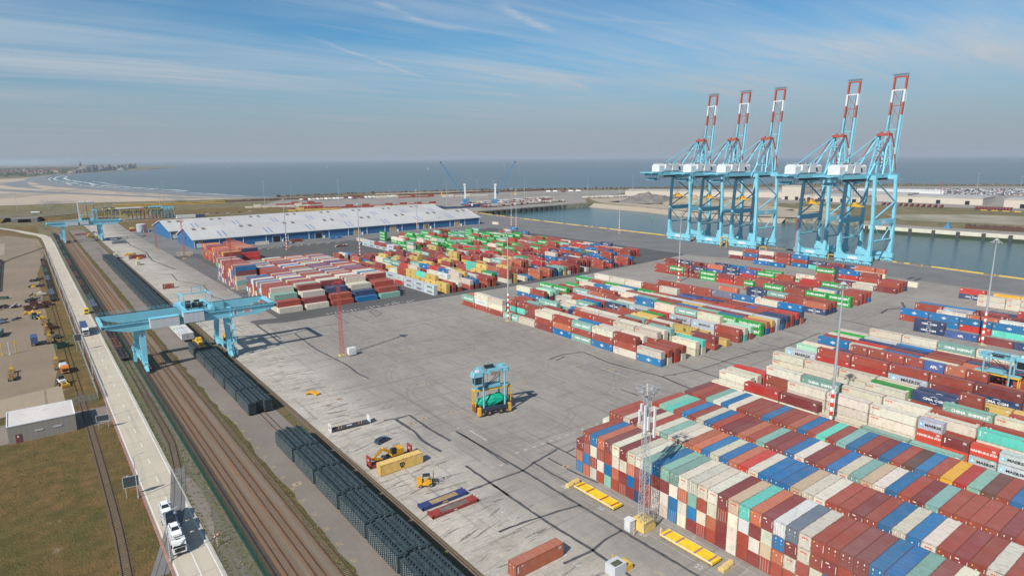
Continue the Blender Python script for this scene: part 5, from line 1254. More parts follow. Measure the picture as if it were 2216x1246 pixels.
# ---------------- light masts
POL=mat('galvanised_pole',(.46,.48,.51),.45,.3,var=.15,scale=.5); LMP=mat('lamp_housing',(.36,.37,.38),.5)
def make_mast(Hm=44,bands=True):
    root=empty('light_mast',(0,0,0))
    mb=MB(); b0=14.0 if bands else 0
    mb.tube((0,0,b0),(0,0,Hm),.42,.16,10); mb.tube((0,0,0),(0,0,1.0),.5,.5,10); p=mb.build('pole',POL,root)
    if bands:
        mb=MB()
        for k in range(10): z=1.0+k*1.3; mb.tube((0,0,z),(0,0,z+1.3),.50-.008*k,n=12,mi=(k+1)%2)
        mb.build('painted_bands',[MW,MRD],root)
    mb=MB(); mb.box(-1.2,-1.2,-.02,1.2,1.2,.35); mb.build('base_block',mat_base,root)
    mb=MB(); n=12; r=1.45
    P=[(math.cos(2*math.pi*i/n)*r,math.sin(2*math.pi*i/n)*r) for i in range(n)]
    for i in range(n): a,b=P[i],P[(i+1)%n]; mb.bar((*a,Hm-.2),(*b,Hm-.2),.14); mb.bar((*a,Hm-.2),(0,0,Hm+.4),.08) if i%3==0 else None
    mb.tube((0,0,Hm+.2),(0,0,Hm+.8),1.0,.4,10); mb.tube((0,0,Hm+.8),(0,0,Hm+2.6),.04,n=5); mb.build('crown',LMP,root)
    for i in range(0,n,2):
        a=P[i]; k=1.15; mb=MB(); mb.bar((a[0]*.98,a[1]*.98,Hm-.35),(a[0]*1.35,a[1]*1.35,Hm-.8),.46,.26); mb.build('floodlight',LMP,root)
    return root
mat_base=mat('yellow_base',(.55,.42,.10),.8,col2=(.35,.33,.28),scale=1.5)
MM=make_mast(); M0=make_mast(44,False)
ml=[(175.8,80.6,'light mast with red and white foot standing among the off-white containers, nearest at right'),(314.5,85.1,'light mast with red and white foot at the far right of the picture'),(184.0,243.2,'light mast at the near left corner of the middle block'),(329.3,254.2,'light mast before the ship cranes beside green containers'),(208.2,467.6,'light mast at the edge of the far block, right of the gantry block'),(185.6,572.5,'light mast on the asphalt before the warehouse doors'),(352.4,634,'light mast at the warehouse front, right part'),(438.7,563.7,'light mast in the far block with green containers around it'),(498.3,463.6,'light mast on the quay left of the ship cranes'),(452,590,'light mast by the quay right of the warehouse end')]
for i,(x,y,l) in enumerate(ml):
    o=MM if i==0 else copy_tree(MM); place(o,x,y,.05,i*.7,l); tag(o,None,'light mast','tall light masts with banded feet')
m2l=[(159.4,1027,.95,'behind the parked yellow carriers'),(321,1083,1,'on the grass behind the warehouse'),(560,905,.9,'left of the harbour cranes'),(655,905,.9,'right of the harbour cranes'),(700,1020,.85,'behind the pier stacks, nearest the harbour cranes'),(800,1000,.85,'behind the pier stacks, middle'),(905,930,.9,'by the sand heap, left'),(1010,905,.9,'by the sand heap, right'),(480,1160,.9,'near the sea wall behind the warehouse'),(620,1100,.85,'near the sea wall left of the harbour cranes'),(400,1190,.7,'by the railway wagons near the sea'),(1400,420,1,'far right near the car park'),(1420,360,.9,'far right behind the pale sheds'),(1500,300,1.1,'far right edge tall'),(1320,520,.8,'behind the ship cranes on the far dock'),(1180,640,.8,'beyond the pale shed at the far dock'),(-2,1330,.6,'by the beach road, left'),(40,1340,.6,'by the beach road, second from left'),(120,1320,.6,'by the beach road, third from left'),(140,1345,.6,'by the beach road, fourth from left'),(215,1335,.9,'leaning white by the beach')]
for i,(x,y,s,l) in enumerate(m2l):
    o=M0 if i==0 else copy_tree(M0); place(o,x,y,.05,0,'distant grey light mast '+l,s); tag(o,None,'light mast','distant light masts')
# ---------------- lattice masts
LRED=mat('mast_red',(.48,.07,.06),.6,var=.3,scale=1)
def make_lat(col,label,loc,h=30.5,w=1.35):
    root=empty('lattice_mast',loc,0,label,'lattice mast','red lattice masts')
    mb=MB(); mb.lattice((0,0,.6),h-.6,w,w*.62,22,.10,.05); mb.build('lattice_tower',col,root)
    mb=MB(); mb.box(-1.2,-1.2,h,1.2,1.2,h+.12); rail(mb,(-1.3,-1.3,h),(1.3,-1.3,h),1.2,1.0,.06); rail(mb,(-1.3,1.3,h),(1.3,1.3,h),1.2,1.0,.06); rail(mb,(-1.3,-1.3,h),(-1.3,1.3,h),1.2,1,.06); rail(mb,(1.3,-1.3,h),(1.3,1.3,h),1.2,1,.06)
    for x,y in ((-2,0),(2,0),(0,2),(0,-2)): mb.bar((0,0,h+.1),(x,y,h+.1),.1); mb.cbox(x,y,h-.3,.7,.5,.5)
    mb.tube((0,0,h),(0,0,h+3),.04,n=5); mb.build('lamp_platform',col,root)
    mb=MB(); mb.box(-1.3,-1.3,0,1.3,1.3,.6); mb.build('base_block',mat_base,root)
    return root
lm=make_lat(LRED,'red lattice mast with white cabinet standing on the open yard',(97.2,241,.04))
mb=MB(); mb.box(1.9,-2.6,.4,5.0,-.2,3.2,0); mb.box(3.4,-2.65,1.0,4.4,-2.6,2.0,1); mb.build('cabinet',[CWH,CGR],lm); 
for x,y,l in ((102.5,573,'red lattice mast between the warehouse corner and the orange containers'),(100.1,415.9,'red lattice mast beside the long left block'),(94.6,650.7,'red lattice mast on the road left of the warehouse'),(101.7,760,'red lattice mast behind the warehouse left corner'),(470,254.2,'red lattice mast on the quay in the gap between ship cranes'),(1290,440,'orange red lattice mast beyond the pale sheds')):
    o=copy_tree(lm) if False else make_lat(LRED,l,(x,y,.04)); 
# near tower with antennas
MZL=mat('galvanised_light',(.44,.45,.46),.5,.3)
tw=empty('lattice_tower',(98.6,82.6,.05),0,'tall grey lattice tower with antennas and yellow concrete base beside the stacks','tower')
mb=MB(); mb.lattice((0,0,2.0),27.5,1.6,1.1,20,.11,.055); mb.bar((-.2,0,2),(-.2,0,29),.06); mb.bar((-1.7,-.6,2),(-1.2,-.6,24),.08); mb.build('mast_frame',MZL,tw)
mb=MB(); mb.box(-1.9,-1.9,0,1.9,1.9,1.9); mb.build('base_block',MYB:=mat('base_yellow',(.66,.46,.12),.8,col2=(.42,.36,.26),scale=.8,lo=.55,hi=.7),tw)
mb=MB(); zt=29.6
for a,b in ((-1.7,-1.7),(1.7,-1.7),(1.7,1.7),(-1.7,1.7)): mb.bar((a*.35,b*.35,zt),(a,b,zt+2.2),.12)
c4=[(-1.7,-1.7),(1.7,-1.7),(1.7,1.7),(-1.7,1.7)]
for i in range(4):
    a,b=c4[i],c4[(i+1)%4]
    for z,k in ((zt+2.2,1),(zt+1.2,.8),(zt,.4)): mb.bar((a[0]*k,a[1]*k,z),(b[0]*k,b[1]*k,z),.11)
    mb.bar((a[0]*.6,a[1]*.6,zt+.7),(b[0],b[1],zt+2.2),.06); mb.bar((a[0],a[1],zt+2.2),(a[0],a[1],zt+3.1),.07); mb.bar((a[0],a[1],zt+3.0),(b[0],b[1],zt+3.0),.06)
    m_x,m_y=(a[0]+b[0])/2,(a[1]+b[1])/2; mb.cbox(m_x*.9,m_y*.9,zt+1.7,.7,.7,.5)
mb.build('lamp_basket',MZL,tw)
for x,y,z0,z1 in ((-1.35,-.7,22.3,28.4),(1.2,-1.1,20.8,27.5),(-.9,-1.2,23,26),(1.35,.9,22.5,28.5),(-1.2,.9,24,27),(-1.5,.2,27,28.6)):
    mb=MB(); mb.box(x-.25,y-.18,z0,x+.25,y+.18,z1); mb.build('antenna_panel',CWH,tw)
mb=MB(); mb.box(-3.9,.2,0,-2.4,1.9,2.5,1); mb.box(-4.0,.1,2.5,-2.3,2.0,2.6,0); mb.box(-3.92,.5,.6,-3.9,1.5,2.2,0); mb.build('cabinet',[CWH,CGR],tw)
mb=MB(); 
for z in (2.2,3.0,3.8): mb.bar((-2,-2,z),(2.1,-2,z),.07); mb.bar((2.1,-2,z),(2.1,2,z),.07); mb.bar((-2,2,z),(2.1,2,z),.07)
for k in range(7): mb.bar((-2+k*.68,-2,1.9),(-2+k*.68,-2,3.9),.06); mb.bar((2.1,-2+k*.66,1.9),(2.1,-2+k*.66,3.9),.06)
mb.bar((1.0,-2.2,2),(1.0,-2.2,4.6),.5,.2); mb.build('guard_rail',MST,tw)
# people by the tower
def person(loc,rz,label,top,legs):
    root=empty('person',loc,rz,label,'person')
    import bmesh
    joints=[(0,0,.98),(0,0,1.18),(0,0,1.42),(0,0,1.52),(0,0,1.66),(.09,0,.92),(.10,.02,.5),(.11,0,.08),(.11,-.12,.04),(-.09,0,.92),(-.12,-.06,.5),(-.13,.1,.08),(-.13,-.02,.04),(.2,0,1.40),(.27,-.05,1.12),(.24,-.2,.92),(-.2,0,1.40),(-.28,.03,1.12),(-.26,-.1,.9)]
    edges=[(0,1),(1,2),(2,3),(3,4),(0,5),(5,6),(6,7),(7,8),(0,9),(9,10),(10,11),(11,12),(2,13),(13,14),(14,15),(2,16),(16,17),(17,18)]
    rad=[.15,.15,.17,.06,.11,.10,.07,.055,.05,.10,.07,.055,.05,.07,.05,.04,.07,.05,.04]
    me=bpy.data.meshes.new('body'); me.from_pydata(joints,edges,[]); o=bpy.data.objects.new('body',me); C.objects.link(o); o.parent=root
    md=o.modifiers.new('skin','SKIN'); me.update()
    if not me.skin_vertices: 
        bm=bmesh.new(); bm.from_mesh(me); bm.verts.layers.skin.new(); bm.to_mesh(me); bm.free()
    for i,v in enumerate(me.skin_vertices[0].data): v.radius=(rad[i],rad[i]*.8); v.use_root=(i==0)
    o.modifiers.new('sub','SUBSURF').levels=1; me.materials.append(top)
    mb=MB(); mb.tube((0,0,1.68),(0,0,1.8),.13,.06,10); mb.build('helmet',CWH,root)
    mb=MB(); mb.tube((0,0,.5),(0,0,.9),.19,.2,8); mb.build('trousers',legs,root) if False else None
HIV=mat('hi_vis_orange',(.75,.12,.03),.7,col2=(.7,.65,.55),scale=6)
person((94.6,81.6,.06),.5,'person in orange and white work clothes standing left of the tower cabinet',HIV,MDK)
person((99.2,78.2,.06),-.4,'person in orange work clothes standing before the yellow tower base',HIV,MDK)
# ---------------- flatrack stacks on the railway
FLT=mat('flatrack_slate',(.05,.075,.085),.55,var=.45,scale=.7); FLW=mat('stencil_grey',(.45,.47,.46),.6); FLD=mat('flatrack_gap',(.008,.011,.014),.8)  # gap colour: near-black painted for shade between frames, also wagon bed
def flat_stack(layers=8,Ln=13.9):
    root=empty('flatrack_stack',(0,0,0)); W2=2.4; t=.44
    for k in range(layers):
        mb=MB(); z=.75+k*t; top=k==layers-1
        mb.box(0,0,z,.22,Ln,z+.2); mb.box(W2-.22,0,z,W2,Ln,z+.2); mb.box(.22,0,z,W2-.22,.35,z+.2); mb.box(.22,Ln-.35,z,W2-.22,Ln,z+.2)
        n=int(Ln/.95)
        for i in range(n):
            y=.5+i*(Ln-1.2)/n; mb.box(0,y-.07,z+.2,.2,y+.07,z+.44); mb.box(-.05,y-.16,z-.02,.0,y+.16,z+.22); mb.box(-.06,y-.09,z+.0,-.05,y+.09,z+.17,1)
        if top:
            mb.box(.22,.35,z+.05,W2-.22,Ln-.35,z+.22)
            for (a,b) in ((.35,.62),(.66,.9)) : pass
            mb.box(.8,.35,z+.2,1.62,Ln-.35,z+.38); mb.box(.22,.35,z+.2,.8,Ln-.35,z+.38); mb.box(1.62,.35,z+.2,W2-.22,Ln-.35,z+.38)
            for y in (.35,Ln/2-.4,Ln-1.2): mb.box(.8,y,z+.2,1.62,y+.85,z+.37)
            for i in range(int(Ln/1.05)):
                y=.9+i*1.05; mb.bar((.85,y,z+.5),(1.3,y+.45,z+.5),.2,.3); mb.box(.82,y-.1,z+.385,1.6,y+.75,z+.40,2)  # near-black plates paint the shade down in the deck slots
            mb.box(0,Ln/2-.08,z+.38,W2,Ln/2+.04,z+.43)
        mb.build('flatrack_frame',[FLT,FLW,FLD],root)
    mb=MB(); mb.box(.25,.3,.75,W2-.25,Ln-.3,.75+layers*t-.3,0); mb.build('gap_shade_core',FLD,root)  # near-black inner box paints the shade in the gaps between frames
    mb=MB(); mb.box(.1,.4,.3,W2-.1,Ln-.4,.72)
    mb.build('wagon_bed',FLD,root)
    return root
fs=flat_stack(); first=True; NR=['nearest the bottom edge']; ys=[]
y=174.0-14.6
while y>60: ys.append((y,'near train')); y-=14.75
y=287.5
ys2=[]
y=199.5
while y+14<302: ys2.append(y); y+=14.75
y=346
while y+14<612: ys2.append(y); y+=14.75
cnt=0
for grp,Y in (('near',[a for a,_ in ys]),('far',ys2)):
    for i,yy in enumerate(Y):
        for c in range(3):
            o=fs if first else copy_tree(fs); first=False
            dx=random.uniform(-.06,.06); sk=(c==2 and i%3==1)
            place(o,48.9+2.46*c+dx,yy+(.8 if c==1 else 0)+random.uniform(-.15,.15),0.03,0,'stack of dark slate flatracks, %s along the %s line, %s column'%(od(i+1),grp,('road side','middle','yard side')[c]))
            tag(o,None,'flatrack stack','stacks of flatracks on the siding')
# ---------------- empty flat wagons by the fence and in the depot
WGD=mat('wagon_dark',(.035,.032,.035),.8,var=.3,scale=1); WGR=mat('wagon_rust',(.13,.055,.04),.8,var=.4,scale=1); WGG=mat('wagon_green',(.05,.10,.08),.7,var=.3,scale=1); WGB=mat('wagon_blue_grey',(.12,.15,.22),.7,var=.3,scale=1)
def wagon(m,Lw=18.6):
    root=empty('flat_wagon',(0,0,0)); mb=MB()
    for x in (-1.3,1.05): mb.box(x,0,.95,x+.25,Lw,1.3)
    mb.box(-.35,0,.85,.35,Lw,1.25)
    for y in [0,.9]+[2.2+i*2.1 for i in range(8)]+[Lw-.3]: mb.box(-1.3,y,.98,1.3,y+.3,1.28)
    for y in (.0,Lw-2.6): mb.box(-1.25,y,1.2,1.25,y+2.4,1.34)
    for y in (3.4,8.9,14.4): mb.bar((-1.1,y,1.3),(1.1,y+1.8,1.3),.22,.18); mb.bar((1.1,y,1.3),(-1.1,y+1.8,1.3),.22,.18)
    mb.build('deck_frame',m,root)
    for y in (2.4,Lw-2.4):
        mb=MB(); mb.box(-1.1,y-1.5,.35,1.1,y+1.5,.75)
        for q in (-.9,.9): mb.tube((-.85,y+q,.45),(.85,y+q,.45),.44,n=10)
        mb.build('bogie',WGD,root)
    mb=MB(); 
    for x in (-.85,.85): mb.tube((x,-.5,1.05),(x,0,1.05),.14,n=6); mb.tube((x,Lw,1.05),(x,Lw+.5,1.05),.14,n=6)
    mb.build('buffers',WGD,root); return root
wg=[wagon(m) for m in (WGD,WGR,WGG,WGB)]; usedw=[0]*4; y=289.0; i=0
names=['dark','rusty red','dark green','blue grey']
random.seed(9)
while y<850:
    k=random.choice([0,0,0,0,1,2,3]); o=wg[k] if not usedw[k] else copy_tree(wg[k]); usedw[k]=1
    x=26.0 if y<640 else 26.0+(y-640)*.007
    place(o,x,y,.15,0,'%s empty flat wagon, %s along the line beside the green fence'%(names[k],od(i+1))); tag(o,None,'railway wagon','flat wagons beside the green fence'); y+=20; i+=1
for i,y in enumerate(range(444,640,20)):
    k=(0,3,0,0,3,0,2,0,1,0)[i%10]; o=copy_tree(wg[k]); place(o,9.2+(y-440)*.004,y,.1,0,'%s empty flat wagon, %s in the depot line left of the road'%(names[k],od(i+1))); tag(o,None,'railway wagon','flat wagons in the depot')
for i,y in enumerate(range(500,650,20)):
    k=(2,0,1,0)[i%4]; o=copy_tree(wg[k]); place(o,-17.2,y,.1,0,'%s low wagon at the left picture edge, %s in its line'%(names[k],od(i+1))); tag(o,None,'railway wagon','low wagons at the left edge')
# ---------------- fences
FGN=mat('fence_green',(.015,.065,.045),.7,var=.3,scale=1); FGY=mat('fence_grey',(.30,.31,.31),.5)
def fence_mesh_mat(name,col,px,pz,th):
    g=G(name,.7); g.b.inputs['Base Color'].default_value=(*col,1)
    a=g.grid(0,px,th); sp=g.t.nodes.new('ShaderNodeSeparateXYZ'); g.t.links.new(g.co,sp.inputs[0]); b=g.math('LESS_THAN',g.math('PINGPONG',sp.outputs[2],pz/2),th)
    g.t.links.new(g.math('MAXIMUM',a,b),g.b.inputs['Alpha']); return g.m
FM1=fence_mesh_mat('fence_panel_green',(.014,.055,.04),.10,.22,.024); FM2=fence_mesh_mat('fence_panel_grey',(.30,.31,.31),.16,.24,.02)
fr_=empty('mesh_fence',(28.8,0,0),0,'long green mesh fence between the road side track and the railway yard','fence')
mb=MB(); mb.add([(0,-40,.05),(0,860,.05),(0,860,2.3),(0,-40,2.3)],[(0,1,2,3)]); mb.build('mesh_panel',FM1,fr_)
for k in range(100): mb=MB(); y=-40+k*9; mb.box(-.05,y,0,.05,y+.1,2.5); mb.build('post',FGN,fr_)
mb=MB(); mb.box(-.35,-40,.02,.3,860,.12); mb.build('plinth',FGN,fr_)
fr2=empty('mesh_fence',(13.2,0,0),0,'grey wire fence left of the concrete road around the depot','fence')
mb=MB(); mb.add([(0,247,.05),(0,700,.05),(0,700,2.6),(0,247,2.6)],[(0,1,2,3)]); mb.add([(0,247,.05),(-9,246,.05),(-9,246,2.6),(0,247,2.6)],[(0,1,2,3)]); mb.build('mesh_panel',FM2,fr2)
for k in range(65): mb=MB(); y=247+k*7; mb.tube((0,y,0),(0,y,2.7),.06,n=6); mb.bar((0,y,2.7),(-.3,y,3.1),.06); mb.build('post',FGY,fr2)
mb=MB(); mb.tube((0,247,2.6),(0,700,2.6),.09,n=6); mb.build('top_rail',FGY,fr2)
# ---------------- street lamps and signs along the road
SL=mat('lamp_post_grey',(.42,.44,.43),.5)
def lamp():
    root=empty('street_lamp',(0,0,0)); mb=MB(); mb.tube((0,0,0),(0,0,10.5),.13,.08,8); mb.bar((0,0,10.5),(1.5,.1,10.9),.09); mb.tube((0,0,0),(0,0,.5),.2,.2,8); mb.build('pole',SL,root); mb=MB(); mb.bar((1.3,.1,10.85),(2.3,.15,10.95),.3,.12); mb.build('lamp_head',LMP,root); return root
l0=lamp()
for i,(x,y) in enumerate([(13.9,165),(14.0,227),(13.9,272),(13.9,312),(13.9,352),(13.9,392),(13.9,432),(13.9,478),(13.9,525),(13.9,575),(13.9,630),(15.2,133)]):
    o=l0 if i==0 else copy_tree(l0); place(o,x,y,.05,0,'grey street lamp on the left road verge, %s from the bottom'%od(i+1 if i<11 else 12)); tag(o,None,'street lamp','street lamps along the road')
def sign(loc,w,h,z0,label,lines=True):
    root=empty('road_sign',loc,R_(-8),label,'sign'); 
    mb=MB()
    for x in (-w*.36,w*.36): mb.tube((x,0,0),(x,0,z0+h),.06,n=6)
    mb.build('post',SL,root)
    mb=MB(); mb.box(-w/2,-.06,z0,w/2,-.02,z0+h,0); mb.box(-w/2+.12,-.065,z0+.12,w/2-.12,-.058,z0+h-.12,1)
    for k in range(3): mb.box(-w/2+.2,-.1,z0+.4+k*h*.3,w/2-.2,-.066,z0+.5+k*h*.3,2)
    mb.build('panel',[CGR,mat('sign_back',(.05,.07,.075),.6),MDK],root); return root
sign((12.9,166.5,0),3.4,2.8,2.6,'square sign board seen from behind beside the truck on the left verge')
sign((11.9,217,0),3.4,2.0,2.6,'sign board seen from behind beside the flat roofed building')
sign((12.9,318,0),2.8,3.0,4.4,'sign board seen from behind near the blue truck')
mb=MB(); mb.box(-.35,-.03,1.2,.35,0,1.6,0); mb.tube((0,.03,0),(0,.03,1.6),.04,n=6,mi=1); o=mb.build('road_sign',[mat('sign_blue',(.06,.16,.45),.5),SL],None,(25.2,116.5,0)); tag(o,'small blue sign plate at the bottom by the green fence','sign')
for x,y,l in ((23.9,132.5,'red and white St Andrew cross beside the road near the transporter truck'),(12.6,173,'red and white level crossing cross on the left verge')):
    r=empty('crossing_sign',(x,y,0),0,l,'sign'); mb=MB()
    for k in range(8): mb.tube((0,0,k*.3),(0,0,k*.3+.3),.07,n=6,mi=k%2)
    mb.build('post',[MW,MRD],r); mb=MB(); 
    for sg in (-1,1):
        for k in range(4): a=-.6+k*.3; mb.bar((a,-.08,2.7+sg*a*.55),(a+.3,-.08,2.7+sg*(a+.3)*.55),.18,.03,k%2)
    mb.build('cross',[MW,MRD],r)
# ---------------- vehicles
VWH=mat('vehicle_white',(.78,.78,.77),.3,spec=.6); VBK=mat('vehicle_black',(.012,.013,.016),.15,spec=.7); VBL=mat('vehicle_navy',(.03,.05,.10),.35,spec=.6); TRL=mat('trailer_blue',(.05,.085,.20),.5,var=.2,scale=1); VYL=mat('van_yellow',(.70,.50,.02),.35); VOR=mat('truck_orange',(.75,.22,.02),.4); TEAL=mat('teal_blue',(.02,.10,.16),.4); BMP=mat('plastic_dark',(.03,.03,.032),.6); LGT=mat('headlight',(.8,.8,.78),.15)
def wheel(mb_parent,x,y,r=.34,w_=.24):
    mb=MB(); mb.tube((x-w_/2,y,r),(x+w_/2,y,r),r,n=14,mi=0); mb.tube((x-w_/2-.01,y,r),(x+w_/2+.01,y,r),r*.55,n=10,mi=1); return mb.build('wheel',[RUB,MST],mb_parent)
def car(body,label,loc,rz,group=None,L=4.5,W_=1.82,Hc=1.5,wagonb=True,cat='car'):
    """front points to local -Y"""
    root=empty('parked_car',loc,rz,label,cat,group)
    h=W_/2
    prof=[(-L/2,.35),(-L/2,.72),(-L/2+.25,.86),(-L*.22,.98),(L*.46,.98),(L/2,.8),(L/2,.35)]
    mb=MB(); mb.prism(prof,-h,h,0,'x'); mb.build('body',body,root)
    mb=MB(); rr=L*.40 if wagonb else L*.25; g=[(-L*.22,.96),(-L*.06,Hc-.08),(rr-.25,Hc-.08),(L*.47,.96)]
    n=4; vs=[(-h+.1,a,b) if b<1.2 else (-h+.25,a,b) for a,b in g]+[(h-.1,a,b) if b<1.2 else (h-.25,a,b) for a,b in g]
    mb.add(vs,[(3,2,1,0),(4,5,6,7),(0,1,5,4),(1,2,6,5),(2,3,7,6)]); mb.build('windows',GLS,root)
    mb=MB(); mb.box(-h+.28,-L*.05,Hc-.08,h-.28,rr-.28,Hc-.02)
    for s in (-1,1):
        for a,b in ((g[0],g[1]),(g[2],g[3])): mb.bar((s*(h-.1),a[0],a[1]) if a[1]<1.2 else (s*(h-.25),a[0],a[1]),(s*(h-.1),b[0],b[1]) if b[1]<1.2 else (s*(h-.25),b[0],b[1]),.08)
        mb.bar((s*(h-.26),g[1][0],g[1][1]),(s*(h-.26),g[2][0],g[2][1]),.09)
    mb.build('roof',body,root)
    for s in (-1,1):
        for y in (-L*.32,L*.30): wheel(root,s*(h-.12),y)
        mb=MB(); mb.box(s*(h-.45)-.18,-L/2-.02,.62,s*(h-.45)+.18,-L/2+.02,.78); mb.build('headlight',LGT,root)
        mb=MB(); mb.box(s*(h+.08)-.1,-L*.16,.95,s*(h+.08)+.1,-L*.13,1.1); mb.build('mirror',body,root)
    return root
def cab(root,body,y0,Wc=2.5,Hc=3.6,Lc=2.3,z0=.5):
    c=empty('cab',(0,0,0)); c.parent=root; h=Wc/2
    mb=MB(); mb.prism([(y0,z0),(y0,1.9),(y0+.22,Hc-.9),(y0+.5,Hc-.1),(y0+.9,Hc),(y0+Lc,Hc+.1),(y0+Lc,z0)],-h,h,0,'x'); mb.build('cab_shell',body,c)
    mb=MB(); mb.add([(-h+.12,y0-.02,1.95),(h-.12,y0-.02,1.95),(h-.2,y0+.2,Hc-.85),(-h+.2,y0+.2,Hc-.85)],[(0,1,2,3)])
    for s in (-1,1): mb.add([(s*(h+.012),y0+.25,1.9),(s*(h+.012),y0+1.2,1.9),(s*(h+.012),y0+1.2,Hc-.9),(s*(h+.012),y0+.45,Hc-.9)],[(0,1,2,3)])
    mb.build('windscreen',GLS,c)
    for nm,bb in (('grille',(-h+.3,y0-.04,.95,h-.3,y0-.01,1.7)),('bumper',(-h,y0-.08,.42,h,y0+.1,.62)),('sun_visor',(-h+.25,y0-.25,Hc-.95,h-.25,y0+.1,Hc-.8)),('roof_hatch',(-.45,y0+1.0,Hc,.45,y0+1.5,Hc+.09))):
        mb=MB(); mb.box(*bb); mb.build(nm,BMP,c)
    mb=MB()
    for s in (-1,1): mb.box(s*(h+.2)-.1,y0-.1,2.1,s*(h+.2)+.1,y0+.05,2.9)
    mb.build('mirrors',BMP,c)
    for s in (-1,1): mb=MB(); mb.box(s*(h-.35)-.25,y0-.06,.66,s*(h-.35)+.25,y0-.02,.88); mb.build('headlight',LGT,c)
    return c
def truckwheels(root,ys,Wc=2.4,r=.5):
    for y in ys:
        for s in (-1,1): wheel(root,s*(Wc/2-.15),y,r,.32)
t1=empty('car_transporter',(17.15,133.6,.12),R_(-1),'white car transporter truck carrying three cars on its top deck','truck')
cab(t1,VWH,0,2.5,3.1,2.2); truckwheels(t1,(1.3,7.2,8.4,14.5,15.8))
mb=MB(); mb.box(-.4,2.2,.7,.4,17.8,1.0); mb.box(-1.2,3,.95,1.2,17.8,1.1); mb.build('lower_deck',CGR,t1)
mb=MB(); mb.box(-1.25,1.2,3.18,-.45,18.2,3.3); mb.box(.45,1.2,3.18,1.25,18.2,3.3); 
for y in (1.4,5,9.5,13.5,18.0):
    mb.box(-1.25,y-.08,3.12,1.25,y+.08,3.2)
for y in (3.2,9.5,17.8):
    for s in (-1.22,1.22): mb.bar((s,y,.9),(s,y,3.2),.12)
for s in (-1.22,1.22): mb.bar((s,3.2,.9),(s,9.5,3.1),.08); mb.bar((s,17.8,.9),(s,9.5,3.1),.08)
mb.build('upper_deck',CGR,t1)
CG='cars carried on the transporter'
car(VWH,'white car with dark glass roof, foremost on the transporter, above its cab',(17.15,137.5,3.4),R_(-1),CG,4.8)
car(VBK,'black car in the middle of the transporter top deck',(17.15,143,3.4),R_(-1),CG,4.8)
car(VWH,'white car at the rear of the transporter top deck',(17.15,148.4,3.4),R_(-1),CG,4.8)
car(VBK,'black car on the lower deck of the transporter',(17.15,143.4,1.15),R_(-1),CG,4.6)
t2=empty('lorry',(17.2,343,.12),0,'white lorry with dark blue curtain trailer on the concrete road','truck')
cab(t2,VWH,0,2.5,3.7,2.4); truckwheels(t2,(1.4,4.6,11,12.3,13.6))
mb=MB(); mb.box(-1.27,3.0,1.1,1.27,16.4,4.0); mb.box(-1.3,2.9,3.95,1.3,16.5,4.05); b=mb.build('trailer_body',TRL,t2); mb=MB(); mb.box(-.5,1.5,.7,.5,16,1.0); mb.build('chassis',MDK,t2)
v=empty('van',(21.4,394.5,.12),0,'yellow van on the right hand lane of the concrete road','van')
mb=MB(); mb.prism([(0,.4),(0,1.0),(.7,1.3),(1.5,2.3),(1.9,2.5),(5.8,2.55),(5.8,.4)],-1.05,1.05,0,'x'); mb.build('body',VYL,v); mb=MB(); mb.add([(-.9,.68,1.32),(.9,.68,1.32),(.85,1.46,2.25),(-.85,1.46,2.25)],[(0,1,2,3)]); mb.build('windscreen',GLS,v); mb=MB(); mb.box(-1.0,-.05,.4,1.0,.02,.62); mb.build('bumper',BMP,v); truckwheels(v,(1.1,4.6),2.1,.36)
car(VBL,'dark blue estate car parked on the slab near the excavator',(73.4,156.8,.04),R_(-72)+math.pi,None,4.6)
car(VBK,'small black car parked in the depot beside yellow trailers',(6.6,349,.08),R_(10),None,4.2)
# depot trailers and trucks
TYB=mat('trailer_ochre',(.33,.20,.04),.7,col2=(.12,.07,.035),scale=1); 
def chassis(m,Lc=12):
    root=empty('chassis_trailer',(0,0,0)); mb=MB(); mb.box(-.55,0,1.0,-.35,Lc,1.3); mb.box(.35,0,1.0,.55,Lc,1.3)
    for y in (.1,Lc*.3,Lc*.55,Lc*.8,Lc-.3): mb.box(-1.2,y,1.1,1.2,y+.28,1.35)
    mb.box(-1.15,Lc*.08,1.2,1.15,Lc*.45,1.3); mb.build('frame',m,root)
    mb=MB(); mb.box(-.5,Lc,.9,.5,Lc+1.8,1.25); mb.box(-.2,Lc+1.6,1.2,.2,Lc+1.9,3.0); mb.box(-.6,Lc+.1,1.25,.6,Lc+1.2,2.0); mb.build('gooseneck',CYL,root)
    for y in (1.0,2.3): 
        for s in (-1,1): wheel(root,s*1.0,y,.48,.3)
    return root
ch=chassis(TYB); 
for i,(x,y,rz,l) in enumerate([(-9.9,287.5,0,'ochre chassis trailer standing alone on the depot at far left'),(4.2,292.5,0,'ochre chassis trailer behind the orange truck'),(3.6,338,0,'ochre chassis trailer beside the small black car'),(3.2,358,0,'ochre chassis trailer above the black car in the depot'),(2.9,380,0,'ochre chassis trailer nearest the brown bogies in the depot row')]):
    o=ch if i==0 else copy_tree(ch); place(o,x,y,.08,rz,l); tag(o,None,'trailer','chassis trailers in the depot')
